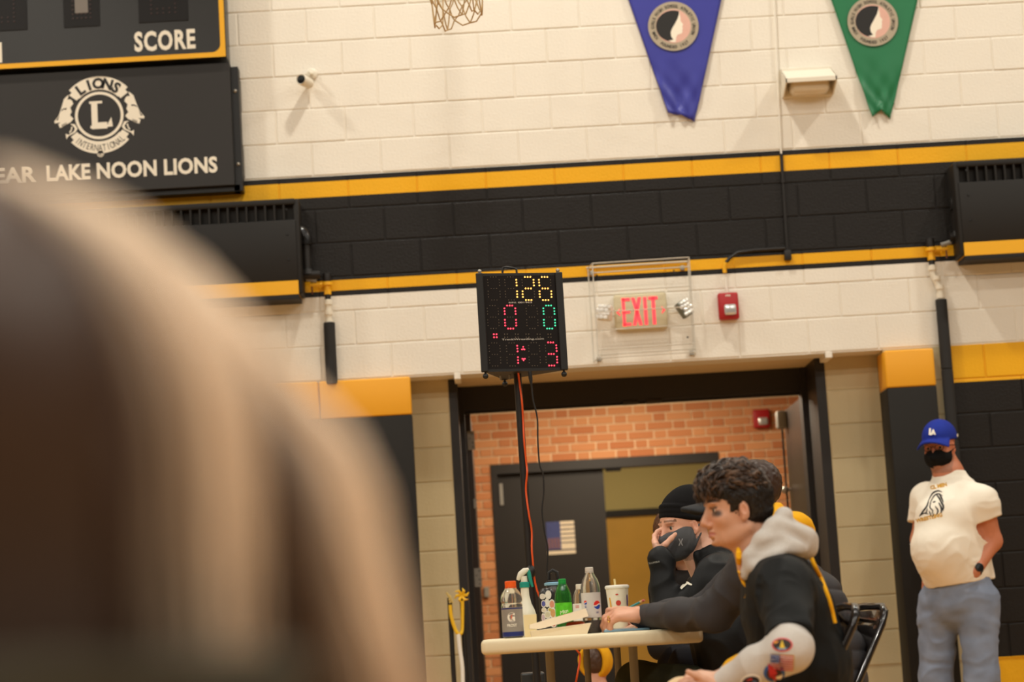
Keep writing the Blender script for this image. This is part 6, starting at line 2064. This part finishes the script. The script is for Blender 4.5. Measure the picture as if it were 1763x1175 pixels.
# ------------------------------------------------------------------ simpler figures farther back
def simple_person(label, origin_px, Y, fwd, hair_c, skin_c, cloth_c, tscale=1.0, floor_seat=False, hood=None, sc=1.0, hairlong=False, lean=0.0):
    H = HeadF(at(*origin_px, Y), fwd, (0, 0, 1), sc)
    o = Vector(H.o)
    p_ = person((o.x, Y, 0), label)
    n_ = Vector(H.w((-.03, 0, -.16)))+Vector((lean*.4, 0, 0))
    hip_ = Vector((n_.x+.04+lean*.6, n_.y, max(n_.z-.52*sc, .12)))
    S = Sculpt(*bounds([H.w((.15, .12, .15)), H.w((-.15, -.12, .15)), hip_+Vector((-.3, -.26, 0)), hip_+Vector((.3, .26, 0))], .06), .0065)
    S.chain([V3(hip_), V3(hip_.lerp(n_, .6)), V3(n_)], [.11, .11, .06], .05)
    l_ = Vector(H.R[:, 1])
    l_.z = 0; l_.normalize()
    f_ = Vector(H.R[:, 0]); f_.z = 0; f_.normalize()
    sh_ = [n_+l_*(.17*sc*s_)+Vector((0, 0, -.06)) for s_ in (1, -1)]
    elb = [q+Vector((0, 0, -.25*sc))+f_*.04+l_*(.05*s_) for q, s_ in zip(sh_, (1, -1))]
    wri = [q+f_*.20-l_*(.08*s_)+Vector((0, 0, -.03)) for q, s_ in zip(elb, (1, -1))]
    S.cap(V3(sh_[0]), V3(sh_[1]), .05, .05, .05)
    for i in (0, 1):
        arm_body(S, sh_[i], elb[i], wri[i], s=sc)
        hand(S, wri[i], f_, Vector((0, 0, -1)), 1 if i == 0 else -1, sc=sc)
    S.cap(H.w((-.02, 0, -.055)), V3(n_), .055*sc, .06*sc, .03)
    head_shape(S, H)
    finish(S, 'body', 'skin', p_, 1, None, skin_colors(skin_c, H))
    eyes(H, p_)
    S = Sculpt(*bounds([H.w((-.14, -.12, -.16)), H.w((.13, .12, .17)), H.w((-.14, .12, .17)), H.w((.13, -.12, -.16))], .01), .0055)
    H.ell(S, (-.014, 0, .038), (.104, .082, .095), .01)
    H.ell(S, (-.035, 0, -.01), (.07, .074, .055), .02)
    if hairlong: H.ell(S, (-.045, 0, -.07), (.055, .078, .09), .03)
    H.ell(S, (.110, 0, -.045), (.078, .13, .105), .012, True)
    H.ell(S, (.055, 0, -.09), (.055, .13, .08), .010, True)
    finish(S, 'hair', mat('hair_plain', rgb(*hair_c), .5, var=.35, vscale=140), p_, 1, lambda v: .003*vnoise(v*90))
    S = Sculpt(*bounds([n_+Vector((.3, .3, .05)), n_+Vector((-.3, -.3, 0)), hip_+Vector((-.32, -.3, -.05)), hip_+Vector((.32, .3, 0))], .03), .009)
    for s_ in (-1, 0, 1):
        S.chain([V3(hip_+l_*.08*s_), V3(hip_.lerp(n_, .55)+l_*.09*s_), V3(hip_.lerp(n_, .85)+l_*.06*s_)], [.14*sc, .13*sc, .09*sc], .05)
    S.cap(V3(sh_[0]), V3(sh_[1]), .07, .07, .05)
    for i in (0, 1):
        S.cap(V3(sh_[i]), V3(elb[i]), .068*sc, .056*sc, .03); S.cap(V3(elb[i]), V3(elb[i].lerp(wri[i], .92)), .056*sc, .044*sc, .03)
    finish(S, 'top', cloth('plain_top', cloth_c), p_, 2, lambda v: folds(v, 12, .007, 2.0))
    if hood is not None:
        S = Sculpt(*bounds([H.w((-.2, -.16, -.2)), H.w((.15, .16, .2)), H.w((-.2, .16, .2)), H.w((.15, -.16, -.2))], .01), .006)
        H.ell(S, (-.02, 0, .03), (.125, .108, .125), .01)
        H.ell(S, hood[1], hood[2], .01, True)
        finish(S, 'hood', cloth('hood_cloth', hood[0]), p_, 1, lambda v: folds(v, 14, .005, 2.0))
    S = Sculpt(*bounds([hip_+Vector((-.55, -.55, -.1)), hip_+Vector((.55, .55, .1)), (hip_.x, hip_.y, 0.02)], .03), .011)
    for s_ in (-1, 1):
        kn = hip_+f_*.42+l_*(.12*s_); kn.z = max(kn.z-.01, .1)
        S.chain([V3(hip_+l_*(.09*s_)), V3(kn), (kn.x, kn.y, .07)], [.10*sc, .075*sc, .055*sc], .03)
    finish(S, 'trousers', cloth('dark_trousers', (34, 34, 40)), p_, 1, lambda v: folds(v, 12, .006, 2.0))
    return p_
simple_person('short-haired person whose head shows just behind the young man, before the brick wall', (1299, 847), 9.1, (-1, -.1, 0), (58, 38, 26), (178, 112, 82), (40, 40, 46))
simple_person('brown-haired person whose cheek and hair peek out behind the masked man', (1160, 925), 9.75, (.25, -1, 0), (92, 58, 38), (216, 160, 130), (36, 32, 30), hairlong=True, lean=.30)
simple_person('person in a yellow hood sitting low on the floor, seen under the table', (1026, 1146), 11.2, (.15, 1, -.1), (74, 50, 34), (200, 140, 110), (150, 96, 76), sc=.80, hood=((226, 164, 30), (-.14, .02, .0), (.095, .085, .13)))

# ------------------------------------------------------------------ the standing man in the white T-shirt
YF = 12.15
th = 1.02
hF = HeadF(at(1619, 772, YF), (-math.cos(th), -math.sin(th), -.10), (0, 0, 1), 1.06)
pf = person((at(1640, 1100, YF).x, YF, 0), 'man in white T-shirt, jeans, blue cap and black mask standing by the wall')
f_ = Vector((-math.cos(.75), -math.sin(.75), 0)); l_ = Vector((0, 0, 1)).cross(f_)     # body faces down-left; l_ = his left
nk = at(1634, 815, YF)
shL = at(1690, 862, YF-.12); elL = at(1708, 932, YF-.06); wrL = at(1678, 985, YF-.15)
shR = at(1595, 858, YF+.12); elR = at(1585, 930, YF+.2); wrR = at(1598, 990, YF+.05)
hipc = at(1650, 1010, YF)
lo, hi = bounds([shL, elL, wrL, shR, elR, wrR, hF.w((.13, 0, .14)), (hipc.x, YF, .5)], .14)
lo[2] = .7
S = Sculpt(lo, hi, .006)
S.chain([V3(hipc), V3(at(1645, 930, YF)), V3(at(1642, 870, YF)), V3(nk)], [.16, .16, .13, .07], .06)
S.cap(V3(shL), V3(shR), .06, .06, .06)
S.cap(V3(shL), V3(elL), .062, .052, .03); S.cap(V3(elL), V3(wrL), .052, .034, .03)
S.cap(V3(shR), V3(elR), .062, .052, .03); S.cap(V3(elR), V3(wrR), .052, .034, .03)
S.cap(hF.w((-.020, 0, -.055)), V3(nk), .070, .080, .03)
S.cap(hF.w((.01, 0, -.08)), V3(nk+f_*.03), .055, .07, .03)
head_shape(S, hF, 1.12)
hand(S, wrL, (-.55, .35, -.8), (-.5, .7, .1), 1, (.2, .3, .2))
hand(S, wrR, (-.1, .1, -1), (.6, .3, .1), -1, (.2, .3, .2))
finish(S, 'body', 'skin', pf, 1, None, skin_colors((200, 128, 96), hF, brow=(70, 48, 36), beard=((112, 84, 66), .65)))
eyes(hF, pf)
M['tee'] = cloth('white_cotton_tee', (244, 235, 218), .85, var=.03)
S = Sculpt(*bounds([shL, elL, shR, elR, at(1560, 1010, YF-.3), at(1720, 1010, YF+.3)], .12), .0065)
S.chain([V3(at(1646, 985, YF)), V3(at(1642, 900, YF)), V3(at(1643, 862, YF))], [.185, .18, .15], .06)
belly = at(1618, 945, YF-.12)
S.ell(V3(belly), (.155, .155, .17), None, .10)
S.ell(V3(at(1625, 885, YF-.08)), (.15, .14, .11), None, .08)
S.cap(V3(at(1690, 868, YF-.10)), V3(at(1598, 864, YF+.10)), .088, .085, .06)
S.cap(V3(nk+Vector((0, 0, -.02))), V3(at(1640, 860, YF)), .090, .12, .05)
for (a, b_, e_, n3) in ((shL, elL, .46, Vector((.30, 0, -1))), (shR, elR, .62, Vector((-.25, 0, -1)))):
    S.cap(V3(a), V3(a.lerp(b_, e_+.25)), .088, .086, .04)
    S.plane_cut(V3(a.lerp(b_, e_)+(Vector((.03, 0, 0)) if e_ < .5 else Vector((0, 0, 0)))), n3, .135)
S.ell(V3(nk+f_*.02+Vector((0, 0, .045))), (.082, .082, .062), None, .008, True)
S.cap(V3(at(1690, 975, YF+.02)), V3(at(1700, 1000, YF)), .05, .04, .05)
S.plane_cut(at(1640, 1008, YF-.1), (.10, 0, -1))
tee = finish(S, 't_shirt', 'tee', pf, 2, lambda v: folds(v, 6, .006, 4.0, (1, 1, .8))+folds(v, 13, .005, 1.0, (1, 1, 1.3)))
# print on the chest: arched lettering and an inked animal head
bt = surface_of(tee)
gold = mat('shirt_gold', rgb(206, 150, 24), .7, var=.3, vscale=90)
for s_, x0_, y0_, x1_, y1_, h_ in (('CL MEN', 1602, 844, 1630, 838, 7), ('WRESTLING', 1577, 901, 1622, 890, 7)):
    v, f = fit_text(s_, math.hypot(x1_-x0_, y1_-y0_), h_, .05)
    an_ = math.atan2(y1_-y0_, x1_-x0_)
    mx_, my_ = (x0_+x1_)/2, (y0_+y1_)/2-h_/2
    decal(bt, [(mx_+a*math.cos(an_)+c_*math.sin(an_), my_+a*math.sin(an_)-c_*math.cos(an_)) for a, c_ in v], f, 'shirt_lettering', gold, pf, .0015, 0)
def ink(pl, w):
    pts = smooth_path([Vector((x, y, 0)) for x, y in pl], 4)
    v = []; f = []
    for i, q in enumerate(pts):
        t = (pts[min(i+1, len(pts)-1)]-pts[max(i-1, 0)]).normalized(); nn_ = Vector((-t.y, t.x, 0))
        ww = w*math.sin(math.pi*(.12+.76*i/(len(pts)-1)))
        v += [(q.x+nn_.x*ww, q.y+nn_.y*ww), (q.x-nn_.x*ww, q.y-nn_.y*ww)]
    f = [(2*i, 2*i+1, 2*i+3, 2*i+2) for i in range(len(pts)-1)]
    return v, f
av = []; af = []
for pl, w in (([(1599, 862), (1606, 850), (1615, 846), (1622, 848)], 1.4), ([(1601, 868), (1608, 855), (1616, 851), (1623, 855)], 1.2), ([(1612, 852), (1618, 860), (1622, 870)], 1.5), ([(1616, 850), (1621, 858), (1624, 866)], 1.5),
           ([(1599, 862), (1596, 872), (1590, 880), (1583, 890)], 1.5), ([(1585, 888), (1592, 884), (1599, 886)], 1.0), ([(1603, 866), (1601, 874), (1606, 880), (1604, 886)], 1.1), ([(1606, 866), (1611, 864)], 1.2), ([(1610, 872), (1615, 880), (1612, 887)], 1.3),
           ([(1616, 866), (1621, 876), (1620, 884)], 1.6), ([(1619, 862), (1624, 872), (1623, 880)], 1.6), ([(1597, 876), (1594, 886)], 1.0), ([(1600, 880), (1603, 890)], 1.0), ([(1608, 884), (1605, 892)], 1.0)):
    v, f = ink(pl, w); o_ = len(av); av += v; af += [tuple(i+o_ for i in q) for q in f]
tag(decal(bt, av, af, 'shirt_print', 'ink_black', pf, .0015, 0), kind='stuff')
# jeans
M['denim'] = mat('washed_denim', rgb(128, 138, 158), .85, spec=.2, var=.35, vscale=9, bump=.3, bscale=900)
S = Sculpt(*bounds([at(1575, 1010, YF-.2), at(1720, 1010, YF+.2), (hipc.x-.05, YF-.1, .04)], .14), .009)
S.chain([V3(at(1652, 990, YF)), V3(at(1650, 1030, YF))], [.165, .17], .05)
for (hx_, kx, ax_, dy) in ((1618, 1612, 1622, .10), (1684, 1690, 1696, -.08)):
    h_ = at(hx_, 1035, YF+dy*.6); k_ = at(kx, 1165, YF+dy); an_ = at(ax_, 1262, YF+dy)
    S.chain([V3(h_), V3(k_), (an_.x, an_.y, .09)], [.120, .090, .075], .04)
S.plane_cut(at(1650, 985, YF), (0, 0, 1))
finish(S, 'jeans', 'denim', pf, 2, lambda v: folds(v, 10, .012, 9.0, (1, 1, 1.8)))
for (ax_, dy) in ((1622, .10), (1696, -.08)):
    an_ = at(ax_, 1262, YF+dy)
    S = Sculpt((an_.x-.3, an_.y-.3, -.01), (an_.x+.15, an_.y+.15, .15), .009)
    S.chain([(an_.x+.02, an_.y+.02, .05), (an_.x-.08, an_.y-.08, .045), (an_.x-.14, an_.y-.14, .035)], [.05, .048, .035], .02)
    S.plane_cut((0, 0, .002), (0, 0, -1))
    finish(S, 'shoe', 'black_plastic', pf, 1)
M['cap_blue'] = cloth('royal_blue_cap', (34, 52, 148), .75)
S = Sculpt(*bounds([hF.w((-.16, -.13, -.02)), hF.w((.24, .13, .2)), hF.w((-.16, .13, .2)), hF.w((.24, -.13, -.02))], .01), .0048)
hF.ell(S, (-.006, 0, .056), (.110, .088, .096), .005)
S.plane_cut(hF.w((0, 0, .040)), -(hF.R[:, 2]))
for i in range(27):
    t = -1+2*i/26
    hF.cap(S, (.080-.02*t*t, t*.072, .046-.006*t*t), (.170-.060*t*t, t*.085, .040-.034*t*t), .006, .0045, .010)
finish(S, 'cap', 'cap_blue', pf, 1)
q = Vector(hF.w((.097, .002, .092)))
b = MB()
rt = Vector(hF.R[:, 1]); upv = (Vector(hF.R[:, 2])*.9-Vector(hF.R[:, 0])*.45).normalized()
qq = q+Vector(hF.R[:, 0])*.010
put_text(b, 'L', qq.x, qq.y, qq.z-.002, height=.040, width=.026, right=rt, up=upv, bold=.06, align='c', depth=.006)
q2 = qq+rt*.012+upv*-.008
put_text(b, 'A', q2.x, q2.y, q2.z, height=.034, width=.034, right=rt, up=upv, bold=.06, align='c', depth=.0075)
b.build('cap_logo', 'ink_white', pf)
b = MB(); q = Vector(hF.w((-.030, .090, .056)))
r3, u3 = -Vector(hF.R[:, 0]), Vector(hF.R[:, 2])
b.raw([tuple(q+r3*x+u3*z) for x, z in ((-.012, -.008), (.010, -.004), (.012, .010), (-.008, .008))], [(0, 1, 2, 3)])
b.build('side_mark', 'ink_white', pf)
M['mask_black'] = cloth('black_mask', (18, 17, 17), .85)
S = Sculpt(*bounds([hF.w((-.03, -.11, -.14)), hF.w((.16, .11, .03)), hF.w((-.03, .11, .03)), hF.w((.16, -.11, -.14))], .01), .004)
hF.ell(S, (.042, 0, -.045), (.074, .074, .066), .01)
hF.cap(S, (.096, 0, -.012), (.118, 0, -.045), .012, .018, .03)
S.plane_cut(hF.w((.098, 0, -.006)), (hF.R[:, 2]*.98+hF.R[:, 0]*.12))
S.plane_cut(hF.w((.036, 0, -.04)), -hF.R[:, 0])
S.plane_cut(hF.w((.06, 0, -.095)), (-hF.R[:, 2]*.95-hF.R[:, 0]*.35))
for s_ in (1, -1):
    hF.cap(S, (.038, s_*.070, -.022), (-.004, s_*.084, .002), .003, .0025, .004)
finish(S, 'face_mask', 'mask_black', pf, 1, lambda v: folds(v, 25, .003, 2.0))
g = MB()
for s_ in (1, -1):
    ring = [Vector(hF.w((.108-.35*abs(y), s_*.032+y2, .006+.015*math.sin(a)))) for a in [2*math.pi*i/18 for i in range(18)] for y2 in (.022*math.cos(a),) for y in (abs(s_*.032+y2)-.03 if abs(s_*.032+y2) > .03 else 0,)]
    g.tube(ring, .0016, 6, closed=True)
    g.tube([Vector(hF.w((.094, s_*.055, .012))), Vector(hF.w((.03, s_*.079, .012))), Vector(hF.w((-.01, s_*.083, .008)))], .0018, 6)
g.tube([Vector(hF.w((.110, -.010, .010))), Vector(hF.w((.113, 0, .012))), Vector(hF.w((.110, .010, .010)))], .0016, 6)
g.build('glasses', 'black_gloss', pf, True)
wv = (wrL-elL).normalized(); wc_ = elL.lerp(wrL, .93)
MB().tube([wc_-wv*.014, wc_+wv*.014], .0385, 20).build('watch_band', 'black_plastic', pf, True)
tocam = Vector((-wc_.x, -wc_.y, ZC-wc_.z)).normalized()
n_ = (tocam+Vector((.3, 0, 0))); n_ = (n_-wv*n_.dot(wv)).normalized()
MB().lathe([(.024, .032), (.025, .036), (.024, .045), (.018, .047)], wc_, 20, n_).build('watch_face', 'black_gloss', pf, True)

# ------------------------------------------------------------------ the spectator close to the camera, far out of focus
YG = .92
hG = HeadF(at(-130, 850, YG), (-.55, .83, 0), (0, 0, 1), 1.0)
pg = person((hG.o[0], YG, 0), 'blurred person with long brown and blond hair close to the camera, left', )
nk = Vector(hG.w((-.03, 0, -.17)))
hip_ = Vector((nk.x-.02, nk.y+.02, .25))
S = Sculpt(*bounds([hG.w((.14, .1, .14)), hG.w((-.14, -.1, .14)), nk+Vector((-.3, -.25, -.25)), nk+Vector((.3, .25, 0)), hip_+Vector((-.3, -.2, -.1))], .04), .008)
S.chain([V3(hip_), V3(hip_.lerp(nk, .6)), V3(nk)], [.12, .12, .06], .05)
lg = Vector(hG.R[:, 1]); fg = Vector(hG.R[:, 0])
sh_ = [nk+lg*(.165*s_)+Vector((0, 0, -.07)) for s_ in (1, -1)]
elb = [q+Vector((0, 0, -.27))+fg*.03+lg*(.04*s_) for q, s_ in zip(sh_, (1, -1))]
wri = [q+fg*.2-lg*(.1*s_)+Vector((0, 0, -.02)) for q, s_ in zip(elb, (1, -1))]
S.cap(V3(sh_[0]), V3(sh_[1]), .05, .05, .05)
for i in (0, 1):
    arm_body(S, sh_[i], elb[i], wri[i]); hand(S, wri[i], fg, Vector((0, 0, -1)), 1 if i == 0 else -1)
S.cap(hG.w((-.02, 0, -.055)), V3(nk), .053, .058, .03)
head_shape(S, hG)
finish(S, 'body', 'skin', pg, 1, None, skin_colors((212, 160, 130), hG))
eyes(hG, pg)
S = Sculpt(*bounds([hG.w((-.16, -.13, -.2)), hG.w((.14, .13, .18)), hG.w((-.16, .13, .18)), hG.w((.14, -.13, -.2))], .01), .006)
hG.ell(S, (-.016, 0, .036), (.104, .084, .096), .01)
hG.ell(S, (-.05, 0, -.07), (.066, .092, .11), .04)
hG.ell(S, (.115, 0, -.05), (.07, .085, .105), .012, True)
finish(S, 'hair', mat('brown_hair', rgb(58, 38, 24), .5, var=.3, vscale=90), pg, 1)
L = Locks(); rg = random.Random(21)
right = CR
out1 = [(0, 300), (130, 345), (250, 410), (335, 500), (395, 600), (430, 710), (445, 830), (450, 950), (455, 1060), (460, 1170), (470, 1290)]
in1 = [(-150, 300), (-150, 400), (-155, 500), (-160, 600), (-165, 700), (-170, 800), (-170, 900), (-170, 1000), (-170, 1100), (-170, 1200), (-170, 1300)]
out2 = [(150, 350), (330, 480), (430, 590), (520, 690), (600, 770), (632, 850), (645, 930), (672, 1030), (705, 1120), (735, 1210), (760, 1300)]
in2 = [(120, 380), (290, 500), (360, 600), (410, 710), (440, 800), (460, 880), (480, 960), (495, 1050), (510, 1130), (520, 1220), (530, 1310)]
def along(pl, t):
    x = t*(len(pl)-1); i = min(int(x), len(pl)-2); f = x-i
    return Vector((pl[i][0]*(1-f)+pl[i+1][0]*f, pl[i][1]*(1-f)+pl[i+1][1]*f))
d_, l2 = np.array(rgb(60, 38, 22)), np.array(rgb(232, 204, 174))  # brown and blond; backlit rim painted in as lighter outer strands, darker centre
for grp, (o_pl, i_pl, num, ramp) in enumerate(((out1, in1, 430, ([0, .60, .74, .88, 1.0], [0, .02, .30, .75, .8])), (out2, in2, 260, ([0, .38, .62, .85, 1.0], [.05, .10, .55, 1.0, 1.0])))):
    for i in range(num):
        u = rg.random()**(.75 if grp == 0 else .9)
        dep = rg.uniform(-.05, .07)*(1-.5*u)+(.04 if grp else 0)
        t0 = rg.uniform(0, .10); t1 = rg.uniform(.66, 1.0)
        wob = rg.uniform(0, 6.28); wa = rg.uniform(3, 12)
        pts = []
        for q in range(14):
            t = t0+(t1-t0)*q/13
            a_ = along(i_pl, t); b2_ = along(o_pl, t)
            x = a_.x+(b2_.x-a_.x)*u+wa*math.sin(wob+9*t); y = a_.y+(b2_.y-a_.y)*u
            yy = YG+dep*.7-(.045*math.sqrt(max(0, 1-u*u))*(1 if dep < .03 else -1) if grp == 0 else 0)-.02*t
            pts.append(at(x, y, yy))
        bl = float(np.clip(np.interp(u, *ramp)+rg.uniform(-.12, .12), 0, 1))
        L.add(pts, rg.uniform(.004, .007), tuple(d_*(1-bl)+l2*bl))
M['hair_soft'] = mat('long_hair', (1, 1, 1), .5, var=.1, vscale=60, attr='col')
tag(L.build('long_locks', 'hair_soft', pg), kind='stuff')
M['olive'] = mat('olive_camouflage_jacket', rgb(44, 38, 20), .85, var=.5, vscale=12)
S = Sculpt(*bounds([nk+Vector((-.33, -.3, .06)), nk+Vector((.33, .3, .0)), hip_+Vector((-.33, -.3, -.05)), hip_+Vector((.3, .3, 0))], .02), .009)
for s_ in (-1, 0, 1):
    S.chain([V3(hip_+lg*.08*s_), V3(hip_.lerp(nk, .55)+lg*.09*s_), V3(hip_.lerp(nk, .85)+lg*.06*s_)], [.15, .14, .10], .05)
S.cap(V3(sh_[0]), V3(sh_[1]), .075, .075, .05)
for i in (0, 1):
    S.cap(V3(sh_[i]), V3(elb[i]), .07, .06, .03); S.cap(V3(elb[i]), V3(elb[i].lerp(wri[i], .92)), .06, .046, .03)
hd0 = at(60, 1060, YG-.13); hd1 = at(330, 1150, YG-.10)
S.chain([V3(at(-120, 1010, YG-.14)), V3(hd0), V3(hd1)], [.05, .055, .045], .04)
finish(S, 'jacket', 'olive', pg, 2, lambda v: folds(v, 12, .007, 2.0))
S = Sculpt(*bounds([hip_+Vector((-.6, -.3, -.2)), hip_+Vector((.4, .6, .1))], .03), .012)
for s_ in (-1, 1):
    kn = hip_+fg*.40+lg*(.14*s_); kn.z = .16
    S.chain([V3(hip_+lg*(.09*s_)), V3(kn), V3(kn+fg*-.1+Vector((0, 0, -.1)))], [.10, .075, .055], .03)
finish(S, 'trousers', cloth('dark_jeans', (36, 40, 54)), pg, 1)
